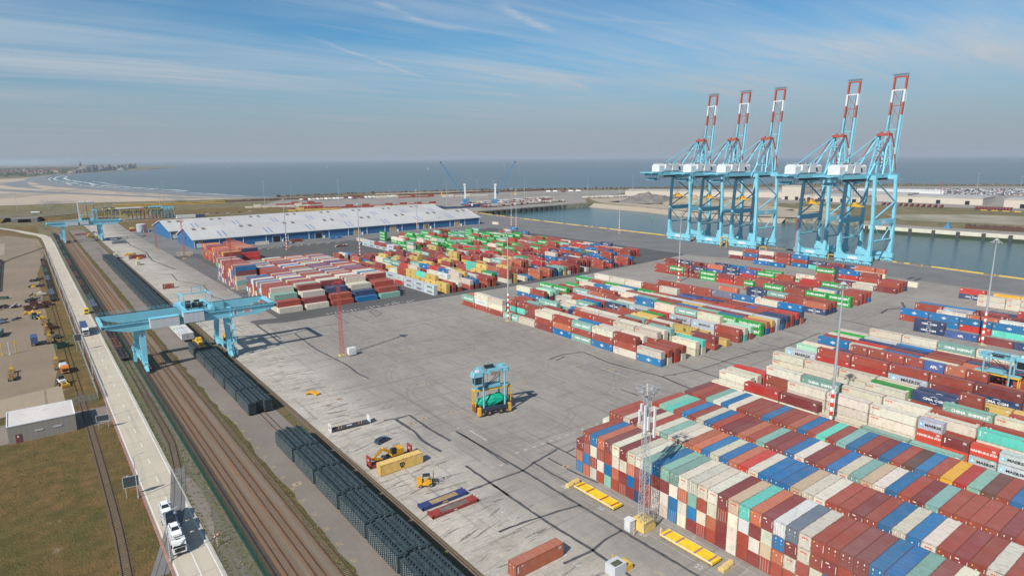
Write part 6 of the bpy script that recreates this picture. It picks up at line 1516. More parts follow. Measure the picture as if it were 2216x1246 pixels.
def skip(m,label,loc,rz=0,sx=2.4,sy=5.5,h=1.8):
    root=empty('skip_container',loc,rz,label,'skip'); mb=MB(); t=.1
    mb.box(0,0,0,sx,sy,.15); mb.box(0,0,.15,t,sy,h); mb.box(sx-t,0,.15,sx,sy,h); mb.box(t,0,.15,sx-t,t,h); mb.box(t,sy-t,.15,sx-t,sy,h)
    for k in range(6): mb.box(-.06,k*sy/6+.2,.15,0,k*sy/6+.35,h); mb.box(sx,k*sy/6+.2,.15,sx+.06,k*sy/6+.35,h)
    mb.build('bin',m,root); mb=MB(); mb.box(.2,.2,.15,sx-.2,sy-.2,h*.45); mb.build('scrap_load',TYB,root); return root
skip(mat('skip_green',(.06,.13,.08),.7,var=.3),'green open skip with yellow scrap in the depot',(5.5,327,.08),.3,4.6,3.6,2.0)
skip(WGR,'rusty red open box near the ochre trailers',(3.6,368,.08),.2,3.6,5.2,1.8); skip(WGR,'large brown open bin among the depot scrap, left one',(-4,424,.08),.15,3.4,5,2.2); skip(WGR,'large brown open bin among the depot scrap, right one',(1.0,426,.08),.15,3.4,5,2.2); skip(WGR,'brown open bin behind the others in the depot',(-1.5,436,.08),.1,3.4,5,2.2); skip(WGR,'brown open bin nearest the wagons in the depot',(4.0,432,.08),.1,3.4,5,2.2)
skip(WGG,'small dark green bin alone in the upper depot',(-12,470,.08),1.2,2.2,4,1.4)
bt=empty('box_trailer',(-1.9,338.5,.08),0,'blue curtain sided box trailer standing alone in the depot','trailer'); mb=MB(); mb.box(-1.25,0,1.1,1.25,7.6,3.9); mb.build('body',TRL,bt); mb=MB(); mb.box(-1.2,-.03,1.2,-.03,0,3.8); mb.box(.03,-.03,1.2,1.2,0,3.8); mb.build('rear_doors',mat('trailer_rear',(.06,.09,.2),.5),bt); truckwheels(bt,(1.2,2.4),2.4,.48)
ot=empty('lorry',(6.2,285.5,.08),R_(4),'orange truck with pale tank body parked at the end of the trailers','truck'); cab(ot,VOR,0,2.5,2.9,2.0); truckwheels(ot,(1.3,5.2)); mb=MB(); mb.prism([(-1.2,1.1),(1.2,1.1),(1.3,1.8),(1.0,3.0),(-1.0,3.0),(-1.3,1.8)],2.2,6.6,0,'y'); mb.build('body',CGR,ot)
def loader(loc,rz,label,m):
    root=empty('tractor_loader',loc,rz,label,'loader'); mb=MB(); mb.box(-1.0,-1.5,.8,1.0,2.2,1.9); mb.build('body',m,root); mb=MB(); mb.box(-.8,.2,1.9,.8,1.7,3.2); mb.build('cab',GLS,root); mb=MB(); mb.bar((-.8,-1.2,1.5),(-.8,-3.6,.8),.25); mb.bar((.8,-1.2,1.5),(.8,-3.6,.8),.25); mb.box(-1.3,-4.3,.2,1.3,-3.6,1.1); mb.build('bucket',CYL,root)
    for x,y,r in ((-1.2,-1,.7),(1.2,-1,.7),(-1.2,1.5,.85),(1.2,1.5,.85)): wheel(root,x,y,r,.5)
    return root
loader((0,400,.08),.6,'blue and black tractor loader near the yellow machine parts',TEAL); loader((4.5,272,.08),.2,'small white and yellow loader by the depot slab',CWH)
def machine_pile(loc,label,n,seed,cols,sp=(6,3)):
    rnd=random.Random(seed); root=empty('machine_parts',loc,0,label,'machine parts')
    for i in range(n):
        mb=MB(); x,y=rnd.uniform(-sp[0]/2,sp[0]/2),rnd.uniform(-sp[1]/2,sp[1]/2); a=rnd.uniform(-.5,.5); L0=rnd.uniform(2,5)
        mb.bar((x,y,.6),(x+L0*math.cos(a),y+L0*math.sin(a),rnd.uniform(.7,1.6)),rnd.uniform(.5,1.0),rnd.uniform(.5,1.1)); mb.bar((x,y,.2),(x+L0*.6,y+.8,rnd.uniform(1,2.2)),.4); mb.build('steel_part',rnd.choice(cols),root)
    return root
for loc,l,n,s,c in (((-3,412,.08),'row of yellow steel parts on the depot floor',7,1,[CYL,TYB]),((-2,452,.08),'yellow and dark machine parts in the upper depot',8,2,[CYL,WGD,WGB]),((0,470,.08),'dark and yellow scrap parts behind the brown bins',7,3,[CYL,WGD,CWH]),((1.5,505,.08),'dark frames with yellow end in the far depot',6,4,[CYL,WGD]),((1,530,.08),'stack of dark frames at the far end of the depot',6,6,[WGD]),
    ((70,626,.05),'long yellow spreader beams lying on the far slab',9,7,[CYL,TYB]),((73,596,.05),'bright yellow spreader parts before the maroon container',5,8,[CYL,CRD]),((56,800,.05),'yellow machinery row by the far gantry',9,9,[CYL,TYB,WGD]),((50,840,.05),'orange brown parts beyond the far gantry',8,10,[TYB,CRD]),((44,835,.05),'dark scrap frames left beyond the far gantry',7,12,[WGD,CRD,WGB]),((62,850,.05),'mixed yellow and grey parts right beyond the far gantry',7,13,[CYL,CGR,WGD]),
    ((230,560,.1),'brown timber and junk heap beside the green containers',14,14,[TYB,WGR,CGR]),((200,610,.1),'white and dark loading gear beside a warehouse door',4,15,[CGR,WGD]),((-14,400,.1),'dark machinery heap at the left picture edge',9,16,[WGD,WGB,CB2]),((-15,440,.1),'grey and dark frames at the left picture edge, upper',9,17,[WGD,CGR])):
    machine_pile(loc,l,n,s,c,(10,6) if n>8 else (6,4))
cont=empty('storage_container',(-16.5,366,.08),R_(-8),'green and grey storage container at the left picture edge','container'); mb=MB(); mb.box(0,0,0,2.5,9,2.7); mb.build('shell',mat('storage_green',(.03,.16,.10),.6,col2=(.25,.27,.25),scale=.4),cont); mb=MB(); mb.box(.1,-.04,.1,1.2,0,2.6); mb.box(1.3,-.04,.1,2.4,0,2.6); mb.build('doors',FGN,cont)
for i,(x,y) in enumerate([(-13,330),(-10.6,330),(-8.4,331)]):
    mb=MB(); mb.tube((0,0,0),(0,0,5.5),.14,n=6); mb.bar((-.2,0,5.2),(.6,0,5.2),.15); mb.box(-.4,-.4,0,.4,.4,.3); o=mb.build('marker_post',CYL if i%2==0 else CGR,None,(x,y,.08)); tag(o,'%s tall post in the group of three on the depot'%('left yellow','middle grey','right yellow')[i],'post')
# ---------------- flat roofed building
b=empty('flat_roofed_building',(-10.6,221.3,0),0,'low concrete building with stained white flat roof and red door','building')
bm_w=clad('building_wall',(.30,.275,.245),'X',.25,.06)
mb=MB(); mb.box(0,0,0,16.1,13.8,5.1); mb.build('wall',bm_w,b)
mb=MB(); mb.box(.15,.15,5.1,15.95,13.65,5.2,0); mb.box(-.1,-.1,5.1,16.2,.15,5.4,1); mb.box(-.1,13.65,5.1,16.2,13.9,5.4,1); mb.box(-.1,.15,5.1,.15,13.65,5.4,1); mb.box(15.95,.15,5.1,16.2,13.65,5.4,1)
g=G('roof_membrane',.8); a=g.noise(.08,.4,.62,6,.6,(1,.4,1)); s=g.noise(.16,.56,.68,8,.75,(1,1,1),0,.6,(4,9,0)); x=g.mix(a,(.60,.56,.53),(.52,.48,.45)); x=g.mix(s,x,(.32,.20,.09),.6); mb.build('roof',[g.done(x),WWH],b)
mb=MB(); mb.box(1.6,-.12,0,2.9,0,2.6,0); mb.box(2.05,-.14,1.6,2.4,-.12,2.2,1); mb.build('door',[mat('door_maroon',(.22,.06,.06),.6,var=.2),WWH],b)
for x in (6.2,10.6): mb=MB(); mb.box(x,-.1,2.4,x+2.0,0,2.8); mb.build('window',CGR,b)
# ---------------- near yard items
CG2=mat('flat_floor_wood',(.36,.25,.12),.8,var=.25,scale=1); CFB=mat('flat_blue',(.035,.055,.18),.5,var=.2,scale=1); CFR=mat('flat_red',(.30,.045,.035),.6,var=.2,scale=1); DKG=mat('flat_deck_grey',(.17,.14,.12),.8,var=.3,scale=1)
def flat(m,deck,label,loc,rz=0,txt=None):
    root=empty('folded_flatrack',loc,rz,label,'flatrack'); mb=MB(); mb.box(0,0,.1,12.2,.25,.75); mb.box(0,2.19,.1,12.2,2.44,.75); mb.box(0,.25,.1,.3,2.19,.75); mb.box(11.9,.25,.1,12.2,2.19,.75); mb.box(.3,.25,.45,2.6,2.19,.82); mb.box(9.9,.25,.45,11.9,2.19,.82)
    for k in range(14): mb.box(.6+k*.82,-.04,.15,.75+k*.82,0,.7)
    for x in (0,11.95):
        for y in (0,2.2): mb.box(x,y,0,x+.25,y+.24,1.0)
    mb.build('frame',m,root); mb=MB(); mb.box(2.6,.25,.5,9.9,2.19,.66); mb.build('deck',deck,root)
    if txt: m2=MB(); put_text(m2,txt,(6,-.06,.42),(1,0,0),(0,0,1),.55,.03,0); m2.build('lettering',MYL if m is CFB else MW,root)
    return root
flat(CFB,CG2,'dark blue folded flatrack with wooden deck lying on the slab',(64.1,117.6,.05),0,'JURES'); flat(CFR,DKG,'dark red folded flatrack with grey deck beside the blue one',(64.2,113.3,.05),0,'tex')
fo=empty('open_flatrack',(64.4,171.6,.05),R_(-4),'black deck flatrack with two white end walls standing on the slab','flatrack')
mb=MB(); mb.box(0,0,.2,12,2.4,.6,0)
for x in (2.2,3.0,8.4,9.2): mb.bar((x,0,.63),(x+.9,2.4,.63),.16,.03,1)
mb.box(5,.9,.6,6.6,1.5,.64,2); mb.build('deck',[MDK,VOR,CWH],fo)
for x in (-.1,11.8):
    mb=MB(); mb.box(x,0,0,x+.3,2.4,2.3,0); mb.box(x-.02,.5,.9,x,1.9,1.5,1) if x<0 else None; mb.build('end_wall',[CWH,MRD],fo)
yb=mat('bed_yellow',(.78,.55,.015),.45,col2=(.66,.44,.02),scale=.8); rb_=mat('bed_stripe_red',(.35,.03,.02),.5); rb2_=mat('bed_stripe_faded',(.33,.14,.15),.6)
def bed(loc,label,rs):
    root=empty('roll_trailer',loc,0,label,'trailer'); mb=MB(); mb.box(0,0,.45,2.9,13,.95); mb.build('deck',yb,root)
    mb=MB(); mb.box(-.06,0,.75,0,13,.97); mb.box(2.9,0,.75,2.96,13,.97); mb.build('side_rail',CWH,root)
    mb=MB()
    for y in (.7,4.1,8.6,11.8): mb.box(0,y,.95,2.9,y+.45,.965)
    mb.build('stripe',rs,root)
    mb=MB()
    for k in range(14): mb.box(-.09,.5+k*.92,.5,-.06,.85+k*.92,.72)
    mb.build('side_bracket',CYL,root)
    for y in (.9,12): wheel(root,.5,y,.4,.4); wheel(root,2.4,y,.4,.4)
    return root
bed((98.0,90.8,.06),'yellow roll trailer with dark red stripes, left of the lattice tower',rb_); bed((98.3,64.8,.06),'yellow roll trailer with faded stripes, right of the lattice tower',rb2_)
YST=mat('pale_yellow_block',(.66,.48,.18),.8,var=.2,scale=2)
def cone_block(loc,label):
    mb=MB(); mb.prism([(0,0),(1.3,0),(1.3,.6),(.8,1.1),(.3,1.1),(0,.6)],0,1.8,0,'x'); o=mb.build('concrete_block',YST,None,loc); tag(o,label,'block')
cone_block((97.0,104.6,.06),'pale yellow chamfered block left of the first yellow trailer'); cone_block((99.2,104.9,.06),'pale yellow block right of its twin before the first yellow trailer'); cone_block((98.6,62.4,.06),'pale yellow block at the near end of the second yellow trailer, left'); cone_block((100.4,62.6,.06),'pale yellow block at the near end of the second yellow trailer, right')
# excavator on flatrack behind the yellow container
ef=empty('open_flatrack',(63.6,143.6,.05),0,'red flatrack with raised end walls under the yellow excavator','flatrack'); mb=MB(); mb.box(0,0,.15,12.2,2.44,.7); mb.build('deck',CFR,ef)
for x in (0,11.9): mb=MB(); mb.box(x,0,.1,x+.3,2.44,3.1); mb.box(x-.03,1.0,1.9,x+.33,1.5,2.3,1); mb.build('end_wall',[CFR,MW],ef)
exc=empty('excavator',(71.0,144.8,.8),0,'yellow tracked excavator with folded arm carried on the red flatrack','excavator'); EY=mat('excavator_yellow',(.72,.36,.02),.45,var=.15,scale=1)
for y in (-.95,.95): mb=MB(); mb.prism([(-1.9,.0),(1.9,0),(2.2,.4),(1.9,.85),(-1.9,.85),(-2.2,.4)],y-.28,y+.28,0,'y'); mb.build('track',RUB,exc)
mb=MB(); mb.box(-1.2,-1.2,.95,2.3,1.2,1.5); mb.box(.2,-1.2,1.5,2.4,1.2,2.5); mb.build('body',EY,exc); mb=MB(); mb.box(-1.2,-1.25,1.5,.1,-.2,3.0); mb.build('cab',GLS,exc); mb=MB(); rail(mb,(-1.2,-1.2,3.0),(.1,-1.2,3.0),.4,.6,.05); rail(mb,(.3,1.1,2.5),(2.3,1.1,2.5),.5,.8,.05); mb.build('hand_rail',BMP,exc)
mb=MB(); mb.bar((-1.0,.3,1.7),(-3.2,.3,3.2),.6,.75); mb.bar((-3.2,.3,3.2),(-6.2,.3,1.0),.5,.6); mb.build('boom',EY,exc); mb=MB(); mb.bar((-6.2,.3,1.0),(-3.4,.3,.5),.45); mb.bar((-3.6,.3,3.5),(-5.6,.3,1.9),.2,.2,1); mb.build('stick',[EY,MST],exc); mb=MB(); mb.prism([(-3.6,-.1),(-2.4,-.1),(-2.2,.9),(-3.2,1.1)],-.4,1.0,0,'y'); mb.build('bucket',MDK,exc)
fk=empty('forklift',(70.9,127.4,.05),R_(62),'yellow forklift truck with raised black mast on the slab','forklift')
mb=MB(); mb.box(-.95,-1.2,.5,.95,1.9,1.3); mb.box(-1.05,1.2,.4,1.05,2.5,1.9); mb.build('body',EY,fk); mb=MB()
for x in (-.8,.8):
    for y in (-.8,1.0): mb.bar((x,y,1.3),(x*.85,y*.9,2.8),.1)
mb.box(-.8,-.8,2.75,.8,1.0,2.85); mb.build('overhead_guard',BMP,fk); mb=MB()
for x in (-.5,.5): mb.bar((x,-1.6,.2),(x,-1.6,3.4),.16)
mb.bar((-.5,-1.6,3.4),(.5,-1.6,3.4),.16); mb.bar((-.5,-1.6,1.6),(.5,-1.6,1.6),.2); mb.build('lift_mast',BMP,fk); mb=MB()
for x in (-.6,.5): mb.box(x,-3.6,.9,x+.14,-1.6,.98)
mb.build('fork',MST,fk)
for x,y,r in ((-.95,-1.0,.5),(.95,-1.0,.5),(-.9,1.5,.42),(.9,1.5,.42)): wheel(fk,x,y,r,.35)
mb=MB(); P=[(0,0,.5),(1.6,-.4,.9),(2.6,-1.6,.6),(3.0,-3.0,.3)]
for i in range(3): mb.bar(P[i],P[i+1],.7,.5); mb.bar((P[i][0]+.9,P[i][1]+.3,P[i][2]),(P[i+1][0]+.9,P[i+1][1]+.3,P[i+1][2]),.6,.5)
o=mb.build('loading_ramp',EY,None,(69.4,206.8,.06)); tag(o,'bright yellow folded steel piece lying alone on the slab','steel piece')
# grey sheeted unit at the bottom edge and small yellow objects
gu=empty('service_unit',(81.0,74.2,.05),R_(0),'grey sheeted unit with yellow frame at the bottom edge','machine'); mb=MB(); mb.box(0,0,0,3.2,2.6,2.2); mb.build('body',CGR,gu); mb=MB(); mb.box(3.2,0,0,5,2.4,1.2); mb.box(2.2,2.7,0,2.4,2.9,2.6); mb.build('frame',CYL,gu); mb=MB(); mb.box(.4,.3,2.2,2.4,1.6,2.32); mb.build('mossy_cover',mat('moss',(.10,.11,.06),.9,var=.4,scale=2),gu)
# reach stacker behind the gantry leg
rs_=empty('reach_stacker',(66.8,296,.05),R_(80),'yellow reach stacker standing behind the gantry leg','reach stacker'); mb=MB(); mb.box(-3.5,-1.5,.8,3.0,1.5,1.8); mb.box(1.5,-1.7,1.2,3.6,1.7,2.4); mb.build('body',CYL,rs_); mb=MB(); mb.bar((2.5,0,2.6),(-3.6,0,9.6),.8,1.0); mb.bar((-3.6,0,9.6),(-4.2,0,13),.6,.8); mb.build('boom',CYL,rs_); mb=MB(); mb.box(-.6,-.9,1.8,.9,.9,3.4); mb.build('cab',GLS,rs_)
for x,y in ((-2.4,-1.6),(-2.4,1.6),(2.2,-1.4),(2.2,1.4)): mb=MB(); mb.tube((x,y-.4,.85),(x,y+.4,.85),.85,n=12); mb.build('wheel',RUB,rs_)
# concrete blocks and quay stops
BLW=mat('barrier_pale',(.5,.48,.42),.8,var=.2)
for i in range(30):
    x=108+i*4.6+random.uniform(-.5,.5); mb=MB(); ye=i%5 in (1,); y0=600-(i*.55)+ (x-108)*.02
    mb.prism([(0,0),(1.8,0),(1.6,.5),(.2,.5)],0,.6,0,'y'); o=mb.build('barrier_block',MYB if i%3==0 else BLW,None,(x,592+random.uniform(-1,1) if i%2 else 586,.1)); tag(o,'small barrier block in the line before the warehouse','block','barrier blocks before the warehouse')
def qx(y):
    for (x0,y0),(x1,y1) in zip(QUAY,QUAY[1:]):
        if y0<=y<=y1: return x0+(x1-x0)*(y-y0)/(y1-y0)
    return 530
mb=MB(); y=-60; ym=mat('quay_kerb_yellow',(.72,.48,.06),.6,var=.2,scale=.5); yk=mat('quay_kerb_worn',(.22,.17,.10),.8,var=.3,scale=.5)
while y<800:
    st=random.uniform(3,9); a,b_=qx(y)-.9,qx(y+st)-.9; mb.bar((a,y,.35),(b_,y+st,.35),1.0,.7,random.choice((0,0,1))); y+=st
o=mb.build('quay_kerb',[ym,yk]); o['kind']='structure'
for k in range(34):
    y=20+k*23; mb=MB(); mb.tube((0,0,0),(0,0,.7),.35,.25,8); mb.tube((0,0,.7),(0,0,.95),.5,.5,8); o=mb.build('bollard',MYL,None,(qx(y)-2.2,y,.1)); tag(o,'yellow mooring bollard on the quay edge','bollard','mooring bollards on the quay edge')
for i,(x,y) in enumerate([(474,222),(468,300),(459,215),(436,205)]):
    pass
for i,y in enumerate((328,290,232)):
    r=empty('gear_frame',(489.5,y,.1),0,'yellow lashing frame at the foot of ship crane, %s from left'%od(i+1),'frame'); mb=MB(); 
    for dy in (0,6): mb.bar((0,dy,0),(0,dy,9 if i==0 else 4),.6)
    mb.bar((0,0,9 if i==0 else 4),(0,6,9 if i==0 else 4),.6); mb.build('portal',CYL,r)
# ---------------- far side of the basin, harbour cranes, sea wall, town
sheet('sand_bank',[(800,700),(790,640),(779,600),(779,520),(779,474),(794,442),(812,400),(900,430),(960,560),(990,700),(1010,860),(960,930),(880,900),(820,812)],.05,MT['sandbank'])
sheet('far_dock_paving',[(530,800),(594,806.8),(799,822),(870,900),(1000,960),(1120,1010),(1180,1090),(960,1230),(640,1290),(420,1310),(330,1150),(420,960),(470,830)],.06,MT['concrete'])
sheet('far_dock_paving',[(1000,620),(1060,560),(1090,470),(1130,340),(1150,180),(1160,-100),(2000,-100),(2080,330),(1900,600),(1500,930),(1180,960),(1060,760)],.06,MT['concrete'])
sheet('far_dock_road',[(1130,330),(1140,300),(1180,180),(1190,0),(1120,0),(1100,200),(1095,330)],.09,MT['apron'])
sheet('quay_strip',[(764,338),(764,306),(770,260),(777,188),(790,0),(820,0),(810,190),(800,300),(796,338)],.08,MT['light'])
sheet('gravel_area',[(860,330),(900,200),(900,100),(960,60),(1040,120),(1010,300),(930,380)],.07,mat('bare_gravel',(.33,.29,.23),.95,col2=(.18,.17,.10),scale=.02))
ribbon('coast_road',smooth([(-60,1170),(-10,1216),(34,1232),(68,1246),(105,1320),(140,1335),(265,1300),(420,1270),(700,1180),(1000,1000)],30),11,.1,MT['apron'])
ribbon('beach_promenade',smooth([(-120,1400),(-26,1440),(74,1425),(150,1400),(400,1345),(640,1345)],30),12,.5,mat('promenade',(.34,.32,.29),.9,var=.2,scale=.1))
sheet('grass_field',[(97,850),(330,870),(470,900),(420,960),(330,1150),(180,1160),(125,1100),(100,1000)],.04,MT['grass'])
ribbon('access_track',smooth([(125,1030),(180,1045),(260,1010),(330,960)],20),9,.09,MT['apron'])
sheet('depot_paving',[(30,985),(95,985),(180,990),(190,1040),(90,1110),(50,1080)],.06,MT['service'])
# sea wall of stacked stone with a dark outline
RK=mat('sea_wall_rock',(.085,.078,.07),.95,col2=(.20,.175,.14),scale=.15); random.seed(14)
wl=[(2300,120),(2150,300),(2022,507),(1694,960),(1274,1094),(922,1329),(600,1400),(440,1412)]
for i in range(len(wl)-1):
    a,b=Vector(wl[i]),Vector(wl[i+1]); n=int((b-a).length/9)
    if i==0: sw=MB()
    for k in range(n):
        q=a.lerp(b,(k+random.random()*.6)/n); s=random.uniform(3.5,7); h=random.uniform(1.5,5.2); t=random.uniform(0,1)
        for off in (0,-9): sw.bar((q.x-s,q.y+off,h*.3-off*.1),(q.x+s,q.y+off+random.uniform(-3,3),h*.4-off*.05),s*1.2,h)
o=sw.build('sea_wall',RK); tag(o,'long dark rock sea wall along the open sea','sea wall')
# pier wall with piles
pr=empty('pier_wall',(0,0,0),0,'dark piled pier wall at the far end of the basin','pier'); 
PD=mat('pier_dark',(.06,.065,.06),.9,var=.3,scale=.5)
mb=MB(); mb.bar((548,801.5,-.6),(799,822.5,-.6),3.4,1.4); mb.build('deck_edge',MT['quaywall'],pr)
for k in range(22): t=k/21; x=550+248*t; y=801+21*t; mb=MB(); mb.box(x-2.6,y-2.6,-8,x+2.6,y-.6,-.9); mb.build('pile',PD,pr)
qw=empty('quay_wall',(0,0,0),0,'white topped quay wall with dark fenders on the far side of the basin','quay'); mb=MB(); mb.bar((763.2,336,-1.4),(768.5,260,-1.4),2.4,4.0); mb.bar((768.5,260,-1.4),(776,188,-1.4),2.4,4.0); mb.bar((776,188,-1.4),(788,20,-1.4),2.4,4.0); mb.build('coping',mat('coping_white',(.60,.57,.47),.8,var=.15,scale=.2),qw)
for k in range(14): y=330-k*22; x=763.6+(336-y)*.075; mb=MB(); mb.box(x-2.8,y-1.6,-7.5,x-1.0,y+1.6,.2); mb.build('fender',PD,qw)
mb=MB(); mb.bar((762.8,336,-5.4),(787.3,20,-5.4),2.0,3.8); mb.build('algae_line',mat('algae',(.03,.045,.02),.9),qw)
# pale industrial sheds
def shed(x,y,lx,ly,h,rz,label,col=(.52,.46,.39),roofc=(.42,.40,.38),doors=3,trucks=0):
    root=empty('industrial_shed',(x,y,.1),rz,label,'shed'); mb=MB(); mb.box(0,0,0,lx,ly,h); mb.build('wall',clad('shed_wall',col,'X',.4,.05),root)
    mb=MB(); mb.box(-.5,-.5,h,lx+.5,ly+.5,h+.8); mb.box(3,3,h+.8,lx-3,ly-3,h+1.2); mb.build('roof',mat('shed_roof',roofc,.7,var=.2,scale=.05),root)
    for k in range(doors):
        mb=MB(); y0=(k+.5)*ly/doors; mb.box(-.3,y0-3,0,0,y0+3,6); mb.build('door',WDK,root)
    return root
# rz=0: long wall faces -X toward the basin
shed(1180,640,60,330,10.5,R_(33),'long pale shed behind the leftmost ship cranes',doors=0)
shed(1118,600,40,38,24,R_(4),'tall pale hall with big doors between the ship crane groups',doors=2)
shed(1120,500,60,95,10,R_(4),'lower pale building right of the tall hall',doors=5)
shed(1190,455,60,100,13,R_(5),'pale grey hall seen between the two right ship cranes',(.40,.38,.36),doors=1)
shed(1200,350,90,120,10,R_(6),'large pale shed right of the ship cranes',doors=3)
shed(1180,225,60,90,12,R_(6),'pale shed with flat roof at the right among lorry trailers',doors=2)
shed(1340,150,60,90,9,R_(6),'far pale shed near the right picture edge',doors=2)
shed(1420,480,50,150,9,R_(20),'white roofed low shed near the sea',(.6,.6,.6),(.65,.66,.66),0)
shed(100,1120,52,18,8,R_(2),'low grey shed with white roof behind the tall hall',(.2,.19,.18),(.60,.60,.60),0)
th=empty('maintenance_hall',(64.5,1050,.05),R_(0),'tall grey maintenance hall with two tan doors beyond the far gantry','building')
mb=MB(); mb.box(0,0,0,19,22,24); mb.build('wall',mat('hall_concrete',(.34,.33,.30),.9,var=.15,scale=.2),th)
for x in (1.8,10.2): mb=MB(); mb.box(x,-.3,1.5,x+7,0,21); mb.build('door',WTN,th)
mb=MB(); mb.box(2,3,24,8,10,25); mb.box(11,3,24,17,10,25); mb.build('roof_dome',CWH,th)
# trailers in rows on the far dock (individuals)
TW=mat('trailer_tarp_pale',(.56,.50,.42),.7,var=.2,scale=.1); TR=mat('trailer_tarp_maroon',(.22,.05,.05),.7,var=.2,scale=.1); TWW=mat('trailer_white',(.72,.72,.72),.6)
def trailer(m):
    mb=MB(); mb.box(0,0,1.1,2.5,13.4,4.0,0); mb.box(.4,.4,.4,2.1,13,1.1,1); 
    for y in (1.4,2.8,4.2): mb.tube((.1,y,.5),(2.4,y,.5),.5,n=8,mi=1)
    me=mb.mesh('trailer',[m,MDK]); return me
tm=[trailer(TW),trailer(TR),trailer(TWW)]
random.seed(31); tn=0
rowsT=[((600,850),(790,868),64,(0,0,0,1)),((590,885),(800,905),70,(1,0,1,2)),((610,925),(830,950),70,(1,2,0,0)),((880,905),(980,880),32,(0,0,2,0)),((430,1240),(640,1215),26,(0,2,1)),((980,1130),(1060,1090),5,(2,2,1))]
for (a,b,n,ch_) in rowsT:
    for k in range(n):
        t=(k+random.uniform(-.1,.1))/n
        if random.random()<.1: continue
        ci=random.choice(ch_) if n>10 else ch_[k%3]
        o=bpy.data.objects.new('semi_trailer',tm[ci]); C.objects.link(o); o.location=(a[0]+(b[0]-a[0])*t,a[1]+(b[1]-a[1])*t,.1); o.rotation_euler=(0,0,R_(4)+random.uniform(-.02,.02)); o.scale=(1,1.0,1)
        tag(o,'%s lorry trailer parked in the dense rows beyond the far pier'%('pale','maroon','white')[ci],'trailer','lorry trailers parked beyond the pier'); tn+=1
for (x0,y0,n,dx,dy,ci,lab) in ((1106,455,11,.5,-8,1,'maroon trailer docked along the pale buildings'),(1112,330,12,1.0,-3.4,1,'maroon trailer docked at the right pale shed'),(1148,230,20,2.2,-3.3,1,'maroon trailer docked before the far right shed'),(1120,600,8,.4,-7,1,'maroon trailer before the tall pale hall')):
    for k in range(n):
        o=bpy.data.objects.new('semi_trailer',tm[ci]); C.objects.link(o); o.location=(x0+dx*k-12,y0+dy*k,.1); o.rotation_euler=(0,0,R_(-86)); tag(o,lab,'trailer','maroon trailers docked at the pale sheds')
# cars stored in the far right compound: one dense mass
random.seed(44); mb=MB()
for i in range(1500):
    t=random.random(); x=1450+random.random()*420; y=780-(x-1450)*.95-random.random()*330+random.choice((0,60,120))*.5
    mb.box(x,y,.1,x+4,y+2,1.5,random.choice((0,0,1,1,2,2,3,1)))
o=mb.build('stored_cars',[CWH,VBL,CGR,CFR]); tag(o,'dense fields of stored cars far off behind the pale sheds','cars',None,'stuff')
# far scattered stacks behind the warehouse
for i,(x,y,t,nr,l) in enumerate([(330,1000,'y',6,'yellow'),(345,1030,'r',8,'red'),(400,960,'w',9,'white'),(430,1010,'r',12,'rust red'),(470,980,'w',8,'pale'),(300,1120,'w',8,'pale beige'),(360,1150,'r',6,'maroon'),(500,890,'n',10,'dark blue'),(560,1230,'w',9,'off-white'),(620,1190,'r',6,'brown'),(700,1150,'w',8,'whitish'),(520,1270,'m',8,'dark red')]):
    m=mat('far_stack_'+l.replace(' ','_'),PAL[t][0],.6,var=.2,scale=.1)
    for k in range(nr):
        mb=MB(); h=random.choice((1,1,2))*2.7; mb.box(0,0,0,12.2,2.44,h); mb.box(.2,-.03,.2,12,0,h-.2); o=mb.build('far_container',m,None,(x+k*12.6,y-k*3.2+random.uniform(-2,2),.1),R_(-14)); tag(o,l+' container in a row on the ground behind the warehouse','container',l+' containers behind the warehouse')
random.seed(50)
ar=MB()
for i in range(26):
    for j in range(9): ar.bar((420+i*5+j*2,905-i*1.2+j*7,.6),(423.6+i*5+j*2,904.2-i*1.2+j*7,.6),1.6,1.1)
o=ar.build('wind_parts',mat('frames_blue_grey',(.07,.10,.13),.6)); tag(o,'field of many small dark blue grey frames behind the warehouse roof','frames',None,'stuff')
for j in range(12):
    mb=MB(); mb.bar((0,0,.8),(18,-3.4,.8),1.6,1.3); o=mb.build('steel_section',CWH,None,(370+j*4.4,905+j*.8,.1)); tag(o,'white steel section laid in a row behind the warehouse','steel section','white steel sections behind the warehouse')
# white vans and cars on the grass road
for i,(x,y,t) in enumerate([(176,1015,0),(188,1012,0),(204,1020,1),(222,1032,0),(236,1036,1),(250,1030,0),(268,1034,1),(285,1038,0)]):
    c=car(VWH if t==0 else VBL,'%s car parked on the track behind the yellow carriers, %s from left'%('white' if t==0 else 'dark',od(i+1)),(x,y,.1),R_(90))
mb=MB(); mb.box(0,0,.1,24,6,4.2,0); mb.box(25,0,.1,36,6,4,1); o=mb.build('site_cabin',[CWH,TRL],None,(172,985,.05)); tag(o,'white and blue row of site cabins behind the warehouse','cabin')
